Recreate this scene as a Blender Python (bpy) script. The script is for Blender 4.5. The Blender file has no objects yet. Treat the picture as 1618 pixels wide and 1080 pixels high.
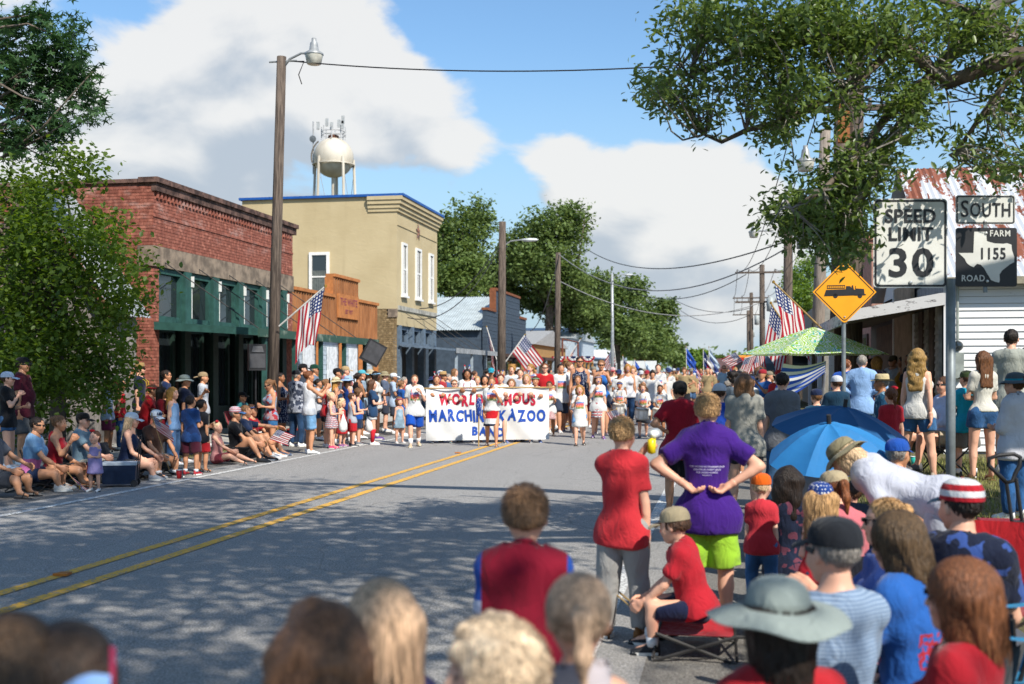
import bpy, math, random
import numpy as np
from math import radians as RAD, sin, cos, pi
from mathutils import Vector, Matrix
from mathutils.bvhtree import BVHTree
random.seed(7); RNG = np.random.default_rng(11)
SC = bpy.context.scene
COL = SC.collection
# ---------------------------------------------------------------- camera
TH = RAD(10.73); FPX = 1800.0; HZ = 590.0; CAMH = 1.6
cam = bpy.data.cameras.new('camera'); CAM = bpy.data.objects.new('camera', cam); COL.objects.link(CAM)
cam.sensor_width = 36; cam.lens = FPX/1618*36; cam.shift_y = (HZ-540)/1618
cam.clip_start = .1; cam.clip_end = 4000
CAM.location = (0, 0, CAMH); CAM.rotation_euler = (pi/2, 0, TH)
cam.dof.use_dof = True; cam.dof.focus_distance = 15; cam.dof.aperture_fstop = 2.3
SC.camera = CAM
# ---------------------------------------------------------------- light
SUN_AZ, SUN_EL = RAD(-46), RAD(44)       # azimuth from +X
S = Vector((cos(SUN_AZ)*cos(SUN_EL), sin(SUN_AZ)*cos(SUN_EL), sin(SUN_EL)))
sl = bpy.data.lights.new('sun', 'SUN'); sl.energy = 4.6; sl.angle = RAD(.53); sl.color = (1, .94, .84)
so = bpy.data.objects.new('sun', sl); COL.objects.link(so); so.rotation_euler = S.to_track_quat('Z', 'Y').to_euler()
SC.view_settings.view_transform = 'Standard'; SC.view_settings.look = 'None'
SC.view_settings.exposure = 0.5; SC.view_settings.gamma = 1
SC.view_settings.use_curve_mapping = False
SC.cycles.max_bounces = 6; SC.cycles.transparent_max_bounces = 8; SC.cycles.diffuse_bounces = 3
SC.cycles.use_denoising = True; SC.cycles.caustics_reflective = False; SC.cycles.caustics_refractive = False

def wdir(x, y):
    u = (x-809)/FPX; v = (HZ-y)/FPX
    return Vector((-sin(TH)+u*cos(TH), cos(TH)+u*sin(TH), v))
def W(x, y, d): return Vector((0, 0, CAMH)) + d*wdir(x, y)
def G(x, y, z=0.): return W(x, y, (CAMH-z)*FPX/(y-HZ))
def PX(x, y, X): return W(x, y, X/wdir(x, y).x)
def PY(x, y, Y): return W(x, y, Y/wdir(x, y).y)

class NT:
    def __init__(s, nt): s.nt = nt
    def __call__(s, typ, inp=None, **kw):
        n = s.nt.nodes.new('ShaderNode'+typ)
        for k, v in kw.items(): setattr(n, k, v)
        for k, v in (inp or {}).items():
            sk = n.inputs[k]
            if isinstance(v, bpy.types.NodeSocket): s.nt.links.new(v, sk)
            elif isinstance(v, bpy.types.Node): s.nt.links.new(v.outputs[0], sk)
            else: sk.default_value = v
        return n
    def m(s, op, a, b=0., c=0., clamp=False):
        return s('Math', {0: a, 1: b, 2: c}, operation=op, use_clamp=clamp).outputs[0]
    def vm(s, op, a, b=(0, 0, 0)):
        n = s('VectorMath', {0: a, 1: b}, operation=op)
        return n.outputs[1] if op in ('DISTANCE', 'DOT_PRODUCT', 'LENGTH') else n.outputs[0]
    def mix(s, f, a, b):
        n = s.nt.nodes.new('ShaderNodeMix'); n.data_type = 'RGBA'
        for i, v in ((0, f), (6, a), (7, b)):
            if isinstance(v, bpy.types.NodeSocket): s.nt.links.new(v, n.inputs[i])
            else: n.inputs[i].default_value = v if i == 0 or len(v) == 4 else (*v, 1)
        return n.outputs[2]
    def ss(s, v, a, b):   # smoothstep map
        return s('MapRange', {0: v, 1: a, 2: b, 3: 0., 4: 1.}, interpolation_type='SMOOTHSTEP').outputs[0]

# ---------------------------------------------------------------- sky with cumulus
world = bpy.data.worlds.new('World'); SC.world = world; world.use_nodes = True
wt = world.node_tree; wt.nodes.clear(); n = NT(wt)
sky = n('TexSky', sky_type='NISHITA'); sky.sun_disc = False; sky.sun_elevation = SUN_EL
sky.sun_rotation = math.atan2(S.x, S.y); sky.altitude = 60; sky.air_density = 1.15; sky.dust_density = .5; sky.ozone_density = 2.2
tc = n('TexCoord').outputs['Generated']
def cloud(vec, lite=False):
    v = n.vm('MULTIPLY', vec, (1, 1, 1.7))
    big = n('TexNoise', {'Vector': v, 'Scale': 3.1, 'Detail': 2., 'Roughness': .5}).outputs[0]
    fin = n('TexNoise', {'Vector': v, 'Scale': 9., 'Detail': 2. if lite else 8., 'Roughness': .58, 'Distortion': .35}).outputs[0]
    wv = n.vm('ADD', v, n.vm('MULTIPLY', n('TexNoise', {'Vector': v, 'Scale': 14., 'Detail': 4.}).outputs['Color'], (.035, .035, .035)))
    vo = n('TexVoronoi', {'Vector': wv, 'Scale': 10., 'Detail': 0. if lite else 2., 'Roughness': .5, 'Lacunarity': 2.3}, feature='F1', normalize=True).outputs['Distance']
    s = n.m('ADD', n.m('ADD', n.m('MULTIPLY', big, .30), n.m('MULTIPLY', fin, .55)), n.m('MULTIPLY', n.m('SUBTRACT', .62, vo), .40))
    for (x, y, r, a) in BLOBS:
        d = wdir(x, y).normalized()
        w = n.vm('DISTANCE', vec, tuple(d))
        s = n.m('ADD', s, n.m('MULTIPLY', n.ss(w, r, 0.), a))
    return s
BLOBS = [(430, 90, .17, .30), (250, 190, .13, .24), (620, 190, .12, .25), (330, 260, .10, .14), (740, 215, .07, .16), (90, 60, .1, .12), (890, 240, .055, .24), (990, 290, .09, .30),
         (1110, 300, .10, .30), (900, 360, .07, .08), (1210, 330, .08, .22), (960, 380, .11, .10), (1080, 440, .10, .16), (1120, 520, .12, .15),
         (820, 60, .12, -.30), (960, 130, .10, -.30), (700, 20, .07, -.12), (1300, 120, .2, -.22), (1480, 160, .16, -.14), (560, 300, .05, -.2), (640, 330, .07, -.22), (170, 60, .07, -.14), (250, 20, .05, -.1), (470, 270, .05, -.12),
         (1050, 150, .08, -.2), (780, 300, .045, -.2)]
c0 = cloud(tc)
sd = S*.045
c1 = cloud(n.vm('ADD', tc, tuple(sd)), True)
dens = n.ss(c0, .575, .69)
lit = n.m('SUBTRACT', c0, c1)
hz = n('SeparateXYZ', {0: tc}).outputs[2]
lum = n.ss(n.m('ADD', n.m('MULTIPLY', lit, 2.4), n.m('MULTIPLY', n.m('SUBTRACT', c0, .66), -.4)), -.30, .26)
ccol = n.mix(lum, (3.9, 4.4, 5.0), (6.9, 6.85, 6.7))
skyb = n('Mix', data_type='RGBA', blend_type='MULTIPLY'); skyb.inputs[0].default_value = 1; wt.links.new(sky.outputs[0], skyb.inputs[6]); skyb.inputs[7].default_value = (.98, 1.2, 1.34, 1)
skyc = n.mix(n.ss(hz, .30, -.03), skyb.outputs[2], (3.6, 4.9, 5.9))
up = n.ss(hz, -.01, .05)
col = n.mix(n.m('MULTIPLY', n.m('MULTIPLY', dens, up), .93), skyc, ccol)
bg = n('Background', {'Color': col, 'Strength': .092})
n('OutputWorld', {'Surface': bg.outputs[0]})

# ---------------------------------------------------------------- materials
def hx(h):
    h = h.lstrip('#'); h = h if len(h) == 6 else ''.join(c*2 for c in h); r = [int(h[i:i+2], 16)/255 for i in (0, 2, 4)]
    return tuple((c/12.92 if c <= .04045 else ((c+.055)/1.055)**2.4) for c in r)
MC = {}
def newmat(name):
    m = bpy.data.materials.new(name); m.use_nodes = True; m.node_tree.nodes.clear(); return m, NT(m.node_tree)
def finish(n, col, rough=.8, bump=None, bstr=.3, bdist=.01, metal=0., spec=.3, **kw):
    inp = {'Base Color': col if not isinstance(col, tuple) else (*col[:3], 1), 'Roughness': rough, 'Metallic': metal, 'Specular IOR Level': spec}
    inp.update(kw)
    if bump is not None: inp['Normal'] = n('Bump', {'Height': bump, 'Strength': bstr, 'Distance': bdist}).outputs[0]
    b = n('BsdfPrincipled', inp)
    n('OutputMaterial', {'Surface': b.outputs[0]}); return b
def mul(c, k): return tuple(min(1, max(0, x*k)) for x in c)
def M(name, col, rough=.8, var=.18, scale=6., bump=.0, bscale=60., metal=0., col2=None, spec=.3, rnd=0., stretch=(1, 1, 1), detail=6., thr=(.35, .65), bdist=.01):
    if name in MC: return MC[name]
    m, n = newmat(name)
    if isinstance(col, str): col = hx(col)
    if isinstance(col2, str): col2 = hx(col2)
    t = n.vm('MULTIPLY', n('TexCoord').outputs['Object'], stretch)
    nz = n('TexNoise', {'Vector': t, 'Scale': scale, 'Detail': detail, 'Roughness': .6}).outputs[0]
    c = n.mix(n.ss(nz, *thr), mul(col, 1-var), col2 or mul(col, 1+var))
    if rnd:
        r = n.m('FRACT', n.m('ADD', n('ObjectInfo').outputs['Random'], n('NewGeometry').outputs['Random Per Island']))
        c = n('HueSaturation', {'Value': n.m('MULTIPLY_ADD', r, 2*rnd, 1-rnd), 'Hue': n.m('MULTIPLY_ADD', r, .02, .49), 'Color': c}).outputs[0]
    bp = n('TexNoise', {'Vector': t, 'Scale': bscale, 'Detail': 4.}).outputs[0] if bump else None
    finish(n, c, rough, bp, bump, bdist, metal, spec)
    MC[name] = m; return m

# ---------------------------------------------------------------- mesh helpers
class MB:
    def __init__(s): s.v = []; s.f = []
    def add(s, vs, fs):
        o = len(s.v); s.v += [tuple(x) for x in vs]; s.f += [tuple(i+o for i in f) for f in fs]; return s
    def box(s, lo, hi, R=None, c=None):
        x0, y0, z0 = lo; x1, y1, z1 = hi
        vs = [Vector(p) for p in ((x0, y0, z0), (x1, y0, z0), (x1, y1, z0), (x0, y1, z0), (x0, y0, z1), (x1, y0, z1), (x1, y1, z1), (x0, y1, z1))]
        if R is not None: vs = [R @ p for p in vs]
        if c is not None: vs = [p+Vector(c) for p in vs]
        return s.add(vs, [(0, 3, 2, 1), (4, 5, 6, 7), (0, 1, 5, 4), (1, 2, 6, 5), (2, 3, 7, 6), (3, 0, 4, 7)])
    def tube(s, pts, r, k=8, cap=True):
        pts = [Vector(p) for p in pts]
        if not isinstance(r, (list, tuple)): r = [r]*len(pts)
        o = len(s.v); N = len(pts); ref = None
        for i, p in enumerate(pts):
            t = (pts[min(i+1, N-1)]-pts[max(i-1, 0)]).normalized()
            if ref is None: ref = t.orthogonal().normalized()
            a = (ref - t*ref.dot(t)); a = a.normalized() if a.length > 1e-6 else t.orthogonal().normalized()
            ref = a; b = t.cross(a)
            for j in range(k):
                q = 2*pi*j/k; s.v.append(tuple(p+(a*cos(q)+b*sin(q))*r[i]))
        for i in range(N-1):
            for j in range(k):
                s.f.append((o+i*k+j, o+i*k+(j+1) % k, o+(i+1)*k+(j+1) % k, o+(i+1)*k+j))
        if cap:
            s.f.append(tuple(o+j for j in range(k))[::-1]); s.f.append(tuple(o+(N-1)*k+j for j in range(k)))
        return s
    def lathe(s, prof, c=(0, 0, 0), k=24, sx=1., sy=1., R=None):
        o = len(s.v); c = Vector(c)
        for (r, z) in prof:
            for j in range(k):
                q = 2*pi*j/k; p = Vector((r*cos(q)*sx, r*sin(q)*sy, z))
                if R is not None: p = R @ p
                s.v.append(tuple(p+c))
        for i in range(len(prof)-1):
            for j in range(k):
                s.f.append((o+i*k+j, o+i*k+(j+1) % k, o+(i+1)*k+(j+1) % k, o+(i+1)*k+j))
        return s
    def sheet(s, fn, nu, nv):
        o = len(s.v)
        for j in range(nv+1):
            for i in range(nu+1): s.v.append(tuple(fn(i/nu, j/nv)))
        for j in range(nv):
            for i in range(nu):
                a = o+j*(nu+1)+i; s.f.append((a, a+1, a+nu+2, a+nu+1))
        return s
    def poly(s, pts, ext):   # prism from an outline, extruded by a vector
        pts = [Vector(p) for p in pts]; e = Vector(ext); k = len(pts)
        return s.add(pts+[p+e for p in pts], [tuple(range(k))[::-1], tuple(range(k, 2*k))]+[(i, (i+1) % k, k+(i+1) % k, k+i) for i in range(k)])
    def mesh(s, name, smooth=False, uv=None):
        me = bpy.data.meshes.new(name); me.from_pydata(s.v, [], s.f)
        if smooth: me.shade_smooth()
        if uv:
            l = me.uv_layers.new(name='UVMap')
            idx = np.empty(len(me.loops), np.int32); me.loops.foreach_get('vertex_index', idx)
            l.data.foreach_set('uv', np.asarray(uv, np.float32)[idx].ravel())
        return me
    def build(s, name, mat, parent=None, smooth=False, uv=None, **kw):
        return OB(name, s.mesh(name, smooth, uv), mat, parent, **kw)
def OB(name, me, mat=None, parent=None, label=None, cat=None, group=None, kind=None, loc=None, rz=None):
    o = bpy.data.objects.new(name, me); COL.objects.link(o)
    if mat is not None and me is not None:
        if me.materials: 
            o.material_slots[0].link = 'OBJECT'; o.material_slots[0].material = mat
        else: me.materials.append(mat)
    if parent is not None: o.parent = parent
    if loc is not None: o.location = loc
    if rz is not None: o.rotation_euler[2] = rz
    for k, v in (('label', label), ('category', cat), ('group', group), ('kind', kind)):
        if v: o[k] = v
    return o
def EM(name, label, cat, loc=(0, 0, 0), rz=0., group=None):
    o = OB(name, None, label=label, cat=cat, group=group, loc=loc, rz=rz); o.empty_display_size = .1; return o
def bx(name, lo, hi, mat, parent=None, **kw): return MB().box(lo, hi).build(name, mat, parent, **kw)
def npmesh(name, V, F, smooth=False):
    V = np.ascontiguousarray(V, np.float32); F = np.ascontiguousarray(F, np.int32); k = F.shape[1]
    me = bpy.data.meshes.new(name)
    me.vertices.add(len(V)); me.vertices.foreach_set('co', V.ravel())
    me.loops.add(F.size); me.loops.foreach_set('vertex_index', F.ravel())
    me.polygons.add(len(F)); me.polygons.foreach_set('loop_start', np.arange(0, F.size, k, dtype=np.int32))
    if smooth: me.polygons.foreach_set('use_smooth', np.ones(len(F), bool))
    me.update(calc_edges=True); return me
_fonts = {}
def textmesh(txt, size=1., offset=0., spacing=1., align='CENTER', extrude=0., shear=0.):
    cu = bpy.data.curves.new('t', 'FONT'); cu.body = txt; cu.size = size; cu.offset = offset; cu.space_character = spacing
    cu.align_x = align; cu.align_y = 'CENTER'; cu.extrude = extrude; cu.resolution_u = 3; cu.shear = shear
    o = bpy.data.objects.new('t', cu); COL.objects.link(o)
    dg = bpy.context.evaluated_depsgraph_get(); dg.update()
    me = bpy.data.meshes.new_from_object(o.evaluated_get(dg))
    bpy.data.objects.remove(o); bpy.data.curves.remove(cu); me.materials.clear(); return me
def gz(x, y):   # verge on the right side rises from the shoulder
    t = min(1, max(0, (x-.9)/1.7)); return .25*t*t*(3-2*t)
# ================================================================ people: signed-distance bodies, surface nets
def v3(*a): return np.array(a, np.float64)
def rotx(a): c, s = cos(a), sin(a); return np.array([[1, 0, 0], [0, c, -s], [0, s, c]])
def roty(a): c, s = cos(a), sin(a); return np.array([[c, 0, s], [0, 1, 0], [-s, 0, c]])
def rzm(a): c, s = cos(a), sin(a); return np.array([[c, -s, 0], [s, c, 0], [0, 0, 1]])
def unit(v): v = np.asarray(v, float); return v/(np.linalg.norm(v)+1e-9)
class Grid:
    def __init__(s, h): s.h = h; s.ops = []
    def cone(s, a, b, ra, rb, k=.03, cut=None, op='u'): s.ops.append(('c', np.asarray(a, float), np.asarray(b, float), ra, rb, k, cut, op)); return s
    def chain(s, pts, rs, k=.02):
        for i in range(len(pts)-1): s.cone(pts[i], pts[i+1], rs[i], rs[i+1], k)
        return s
    def ell(s, c, r, R=None, k=.03, op='u'): s.ops.append(('e', np.asarray(c, float), np.asarray(r, float), R, k, None, None, op)); return s
    def plane(s, p, nrm): s.ops.append(('p', np.asarray(p, float), unit(nrm))); return s
    def run(s):
        h = s.h; lo = np.full(3, 1e9); hi = -lo
        for o in s.ops:
            if o[0] == 'c' and o[7] == 'u': r = max(o[3], o[4]); lo = np.minimum(lo, np.minimum(o[1], o[2])-r); hi = np.maximum(hi, np.maximum(o[1], o[2])+r)
            elif o[0] == 'e' and o[7] == 'u': r = o[2].max() if o[3] is not None else o[2]; lo = np.minimum(lo, o[1]-r); hi = np.maximum(hi, o[1]+r)
        lo -= 2.5*h; hi += 2.5*h; N = np.ceil((hi-lo)/h).astype(int)+1
        ax = [(lo[i]+h*np.arange(N[i])).astype(np.float32) for i in range(3)]; v = np.full(N, .3, np.float32)
        for o in s.ops:
            if o[0] == 'p':
                d = (ax[0]-o[1][0])[:, None, None]*o[2][0]+(ax[1]-o[1][1])[None, :, None]*o[2][1]+(ax[2]-o[1][2])[None, None]*o[2][2]; np.maximum(v, d, out=v); continue
            if o[0] == 'c': r = max(o[3], o[4]); a = np.minimum(o[1], o[2])-r; b = np.maximum(o[1], o[2])+r; k = o[5]
            else: r = o[2].max() if o[3] is not None else o[2]; a = o[1]-r; b = o[1]+r; k = o[4]
            pad = k+2*h+.01; i0 = np.maximum(0, np.floor((a-pad-lo)/h).astype(int)); i1 = np.minimum(N, np.ceil((b+pad-lo)/h).astype(int)+1)
            if (i1 <= i0).any(): continue
            sl = tuple(slice(i0[j], i1[j]) for j in range(3)); X = ax[0][sl[0]][:, None, None]; Y = ax[1][sl[1]][None, :, None]; Z = ax[2][sl[2]][None, None]
            if o[0] == 'c':
                ba = o[2]-o[1]; L2 = float(ba@ba)+1e-12; px, py, pz = X-o[1][0], Y-o[1][1], Z-o[1][2]
                t = np.clip((px*ba[0]+py*ba[1]+pz*ba[2])/L2, 0, 1)
                d = np.sqrt((px-ba[0]*t)**2+(py-ba[1]*t)**2+(pz-ba[2]*t)**2)-(o[3]+(o[4]-o[3])*t)
                if o[6] is not None:
                    u = ba/math.sqrt(L2); e = o[1]+ba*o[6]; d = np.maximum(d, (X-e[0])*u[0]+(Y-e[1])*u[1]+(Z-e[2])*u[2])
            else:
                px, py, pz = X-o[1][0], Y-o[1][1], Z-o[1][2]
                if o[3] is not None: R = o[3]; px, py, pz = px*R[0, 0]+py*R[1, 0]+pz*R[2, 0], px*R[0, 1]+py*R[1, 1]+pz*R[2, 1], px*R[0, 2]+py*R[1, 2]+pz*R[2, 2]
                q = o[2]; k0 = np.sqrt((px/q[0])**2+(py/q[1])**2+(pz/q[2])**2); k1 = np.sqrt((px/q[0]**2)**2+(py/q[1]**2)**2+(pz/q[2]**2)**2); d = k0*(k0-1)/(k1+1e-6)
            w = v[sl]
            if o[7] == 'u': m = np.maximum(k-np.abs(w-d), 0)/k; v[sl] = np.minimum(w, d)-m*m*k*.25
            else: d = -d; m = np.maximum(k-np.abs(w-d), 0)/k; v[sl] = np.maximum(w, d)+m*m*k*.25
        return nets(v, lo, h)
def nets(v, lo, h):
    sg = v < 0; n0, n1, n2 = v.shape
    c = np.zeros((n0-1, n1-1, n2-1), np.int8)
    for i in (0, 1):
        for j in (0, 1):
            for k in (0, 1): c += sg[i:n0-1+i, j:n1-1+j, k:n2-1+k]
    act = (c > 0) & (c < 8); idx = np.argwhere(act)
    if len(idx) == 0: return np.zeros((0, 3)), np.zeros((0, 4), int)
    num = np.full(act.shape, -1, np.int32); num[act] = np.arange(len(idx))
    cor = {(i, j, k): v[idx[:, 0]+i, idx[:, 1]+j, idx[:, 2]+k] for i in (0, 1) for j in (0, 1) for k in (0, 1)}
    acc = np.zeros((len(idx), 3)); cnt = np.zeros(len(idx))
    for a in range(3):
        o = [x for x in range(3) if x != a]
        for p in (0, 1):
            for q in (0, 1):
                A = [0, 0, 0]; A[o[0]] = p; A[o[1]] = q; B = list(A); B[a] = 1
                va, vb = cor[tuple(A)], cor[tuple(B)]; x = (va < 0) != (vb < 0); t = np.where(x, va/np.where(x, va-vb, 1), 0)
                P = np.zeros((len(idx), 3)); P[:, a] = t; P[:, o[0]] = p; P[:, o[1]] = q; acc += P*x[:, None]; cnt += x
    V = lo+h*(idx+acc/cnt[:, None]); F = []
    for a in range(3):
        o1, o2 = (a+1) % 3, (a+2) % 3
        s0 = [slice(1, -1)]*3; s0[a] = slice(0, -1); s1 = list(s0); s1[a] = slice(1, None)
        A, B = sg[tuple(s0)], sg[tuple(s1)]; x = np.argwhere(A != B)
        if len(x) == 0: continue
        off = np.array([1, 1, 1]); off[a] = 0; e = x+off; fl = A[tuple(x.T)]; qs = []
        for (d1, d2) in ((-1, -1), (0, -1), (0, 0), (-1, 0)):
            g = e.copy(); g[:, o1] += d1; g[:, o2] += d2; qs.append(num[g[:, 0], g[:, 1], g[:, 2]])
        Q = np.stack(qs, 1); Q[~fl] = Q[~fl][:, ::-1]; F.append(Q[(Q >= 0).all(1)])
    return V, np.concatenate(F)
def relax(V, F, it=1, w=.5):
    for _ in range(it):
        acc = np.zeros_like(V); cn = np.zeros(len(V))
        for i in range(4):
            for j in (1, 3): np.add.at(acc, F[:, i], V[F[:, (i+j) % 4]]); np.add.at(cn, F[:, i], 1)
        V = V*(1-w)+w*acc/np.maximum(cn, 1)[:, None]
    return V
def normals(V, F):
    n = np.cross(V[F[:, 2]]-V[F[:, 0]], V[F[:, 3]]-V[F[:, 1]]); N = np.zeros_like(V)
    for i in range(4): np.add.at(N, F[:, i], n)
    return N/(np.linalg.norm(N, axis=1)[:, None]+1e-12)
def wrinkle(V, F, amp, seed, fr=1.):
    r = np.random.default_rng(seed); N = normals(V, F); d = np.zeros(len(V))
    for i, (f, a) in enumerate(((14, 1.), (22, .8), (37, .55), (60, .3))):
        for _ in range(2):
            k = unit(r.normal(0, 1, 3)*[1, 1, .55])*f*fr; w = unit(r.normal(0, 1, 3))*f*.35*fr
            d += a*np.sin(V@k+r.uniform(0, 6)+1.6*np.sin(V@w+r.uniform(0, 6)))
    d = np.sign(d)*np.abs(d)**1.2
    return V+N*(d*amp*.35)[:, None]
# ---- cloth, skin and hair materials
def clothmat(spec):
    key = 'cloth_'+str(spec)
    if key in MC: return MC[key]
    m, n = newmat('cloth'); t = n('TexCoord').outputs['Object']
    f = n('TexNoise', {'Vector': t, 'Scale': 9., 'Detail': 4.}).outputs[0]; w = n('TexNoise', {'Vector': t, 'Scale': 420., 'Detail': 2.}).outputs[0]
    xyz = n('SeparateXYZ', {0: t}).outputs
    S_ = spec if isinstance(spec, tuple) else ('plain', spec)
    p = S_[0]; H = [mul(hx(c), .85) for c in S_[1:] if isinstance(c, str)]; num = [c for c in S_[1:] if not isinstance(c, str)]
    if p == 'plain': c = n.mix(f, mul(H[0], .86), mul(H[0], 1.1))
    elif p == 'denim':
        a = n('TexNoise', {'Vector': t, 'Scale': 5., 'Detail': 5.}).outputs[0]; c = n.mix(n.ss(a, .35, .7), mul(H[0], .7), mul(H[0], 1.45))
    elif p in ('stripe', 'vstripe'):
        q = n.m('FRACT', n.m('MULTIPLY', xyz[2] if p == 'stripe' else n.m('ADD', xyz[0], n.m('MULTIPLY', xyz[1], .6)), num[0])); c = n.mix(n.m('GREATER_THAN', q, .5), H[0], H[1])
    elif p == 'plaid':
        a = n.m('GREATER_THAN', n.m('FRACT', n.m('MULTIPLY', xyz[2], num[0])), .5); b = n.m('GREATER_THAN', n.m('FRACT', n.m('MULTIPLY', n.m('ADD', xyz[0], xyz[1]), num[0])), .5)
        c = n.mix(a, H[0], n.mix(b, H[1], H[2])); c = n.mix(n.m('MULTIPLY', b, .4), c, H[1])
    elif p == 'dots':
        vo = n('TexVoronoi', {'Vector': t, 'Scale': num[0], 'Randomness': .35}).outputs['Distance']; c = n.mix(n.m('LESS_THAN', vo, .3), H[0], H[1])
    elif p in ('floral', 'camo'):
        vo = n('TexVoronoi', {'Vector': n.vm('ADD', t, n.vm('MULTIPLY', n('TexNoise', {'Vector': t, 'Scale': 12.}).outputs['Color'], (.08, .08, .08))), 'Scale': num[0]}).outputs['Color']
        r = n('SeparateXYZ', {0: vo}).outputs[0]; c = n.mix(n.m('GREATER_THAN', r, .45), H[0], H[1]); c = n.mix(n.m('GREATER_THAN', r, .78), c, H[2])
    elif p == 'ramp':     # bands of colour by height, z0..z1
        a = n('MapRange', {0: n.m('ADD', xyz[2], n.m('MULTIPLY', n.m('SUBTRACT', f, .5), num[2] if len(num) > 2 else .05)), 1: num[0], 2: num[1]}).outputs[0]; c = H[0]
        k = len(H); base = n('RGB'); base.outputs[0].default_value = (*H[0], 1); c = base.outputs[0]
        for i in range(1, k): c = n.mix(n.ss(a, i/k-.01, i/k+.01), c, H[i])
    elif p == 'print':    # plain shirt with a coloured picture on the chest, z centre given
        zc, hw = num[0], num[1]
        base = n.mix(f, mul(H[0], .9), mul(H[0], 1.08))
        inside = n.m('MULTIPLY', n.m('MULTIPLY', n.m('LESS_THAN', n.m('ABSOLUTE', xyz[0]), hw), n.m('LESS_THAN', n.m('ABSOLUTE', n.m('SUBTRACT', xyz[2], zc)), hw*.85)), n.m('GREATER_THAN', xyz[1], .0))
        nz = n('TexNoise', {'Vector': t, 'Scale': 38., 'Detail': 3.}).outputs[0]; a = n('MapRange', {0: n.m('ADD', xyz[2], n.m('MULTIPLY', n.m('SUBTRACT', nz, .5), .09)), 1: zc-hw*.85, 2: zc+hw*.85}).outputs[0]
        pc = n.mix(n.ss(a, .2, .28), hx('#5a7a2c'), hx('#d9702a')); pc = n.mix(n.ss(a, .45, .55), pc, hx('#d24a5c')); pc = n.mix(n.ss(a, .72, .8), pc, hx('#5b7fc0')); pc = n.mix(n.ss(nz, .6, .66), pc, (.7, .6, .6))
        c = n.mix(n.m('MULTIPLY', inside, .9), base, pc)
    elif p == 'chest':    # plain shirt with irregular print of another colour
        zc, hw = num[0], num[1]; nz = n('TexNoise', {'Vector': t, 'Scale': 45., 'Detail': 2.}).outputs[0]
        inside = n.m('MULTIPLY', n.m('MULTIPLY', n.m('LESS_THAN', n.m('ABSOLUTE', xyz[0]), hw), n.m('LESS_THAN', n.m('ABSOLUTE', n.m('SUBTRACT', xyz[2], zc)), hw*.7)), n.m('GREATER_THAN', nz, .5))
        c = n.mix(inside, n.mix(f, mul(H[0], .88), mul(H[0], 1.1)), H[1])
    elif p == 'sleeveband':   # dark shirt with blue and white bands at the sleeves
        ax_ = n.m('ABSOLUTE', xyz[0]); z = xyz[2]
        c = n.mix(f, mul(H[0], .88), mul(H[0], 1.1)); b = n.m('GREATER_THAN', ax_, num[0]); c = n.mix(n.m('MULTIPLY', b, n.m('GREATER_THAN', z, num[1])), c, H[1]); c = n.mix(n.m('MULTIPLY', b, n.m('MULTIPLY', n.m('GREATER_THAN', z, num[1]-.05), n.m('LESS_THAN', z, num[1]))), c, H[2])
    fo = n('TexNoise', {'Vector': n.vm('MULTIPLY', t, (1.5, 1.5, .8)), 'Scale': 8., 'Detail': 3., 'Distortion': 1.6}).outputs[0]
    b = finish(n, c, .88, n.m('ADD', n.m('MULTIPLY', w, .04), fo), .55, .03, spec=.12)
    try: b.inputs['Sheen Weight'].default_value = .12
    except Exception: pass
    MC[key] = m; return m
def skinmat(col):
    key = 'skin_'+col
    if key in MC: return MC[key]
    m, n = newmat('skin'); c = hx(col); at = n('Attribute', attribute_name='tint').outputs['Color']
    t = n('TexNoise', {'Vector': n('TexCoord').outputs['Object'], 'Scale': 14., 'Detail': 5.}).outputs[0]
    k = n('Mix', data_type='RGBA', blend_type='MULTIPLY'); k.inputs[0].default_value = 1
    n.nt.links.new(n.mix(t, mul(c, .85), mul(c, 1.12)), k.inputs[6]); n.nt.links.new(at, k.inputs[7])
    finish(n, k.outputs[2], .5, t, .08, .01, spec=.4, **{'Subsurface Weight': .0}); MC[key] = m; return m
def hairmat(col):
    key = 'hair_'+col
    if key in MC: return MC[key]
    m, n = newmat('hair'); c = hx(col); t = n('TexCoord').outputs['Object']; g = n('NewGeometry').outputs['Random Per Island']
    s = n('TexNoise', {'Vector': n.vm('MULTIPLY', t, (1, 1, .12)), 'Scale': 140., 'Detail': 3.}).outputs[0]
    k = n.mix(n.ss(s, .3, .7), mul(c, .5), mul(c, 1.35)); k = n('HueSaturation', {'Value': n.m('MULTIPLY_ADD', g, .7, .68), 'Color': k}).outputs[0]
    finish(n, k, .5, s, .9, .012, spec=.35); MC[key] = m; return m
def flat(col, rough=.6, **kw): return M('paint_'+col+str(rough), col, rough, .1, 12., **kw)
SK = {'l': '#d9a58a', 'm': '#c08a68', 't': '#9c6b4a', 'd': '#5b3a28', 'p': '#e0b39b'}
HC = {'blond': '#b48c5e', 'lblond': '#d6b690', 'brown': '#4d3322', 'dk': '#20160f', 'lbrown': '#7a5638', 'grey': '#8d867e', 'auburn': '#6b3d20', 'gold': '#a87b3e'}
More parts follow.
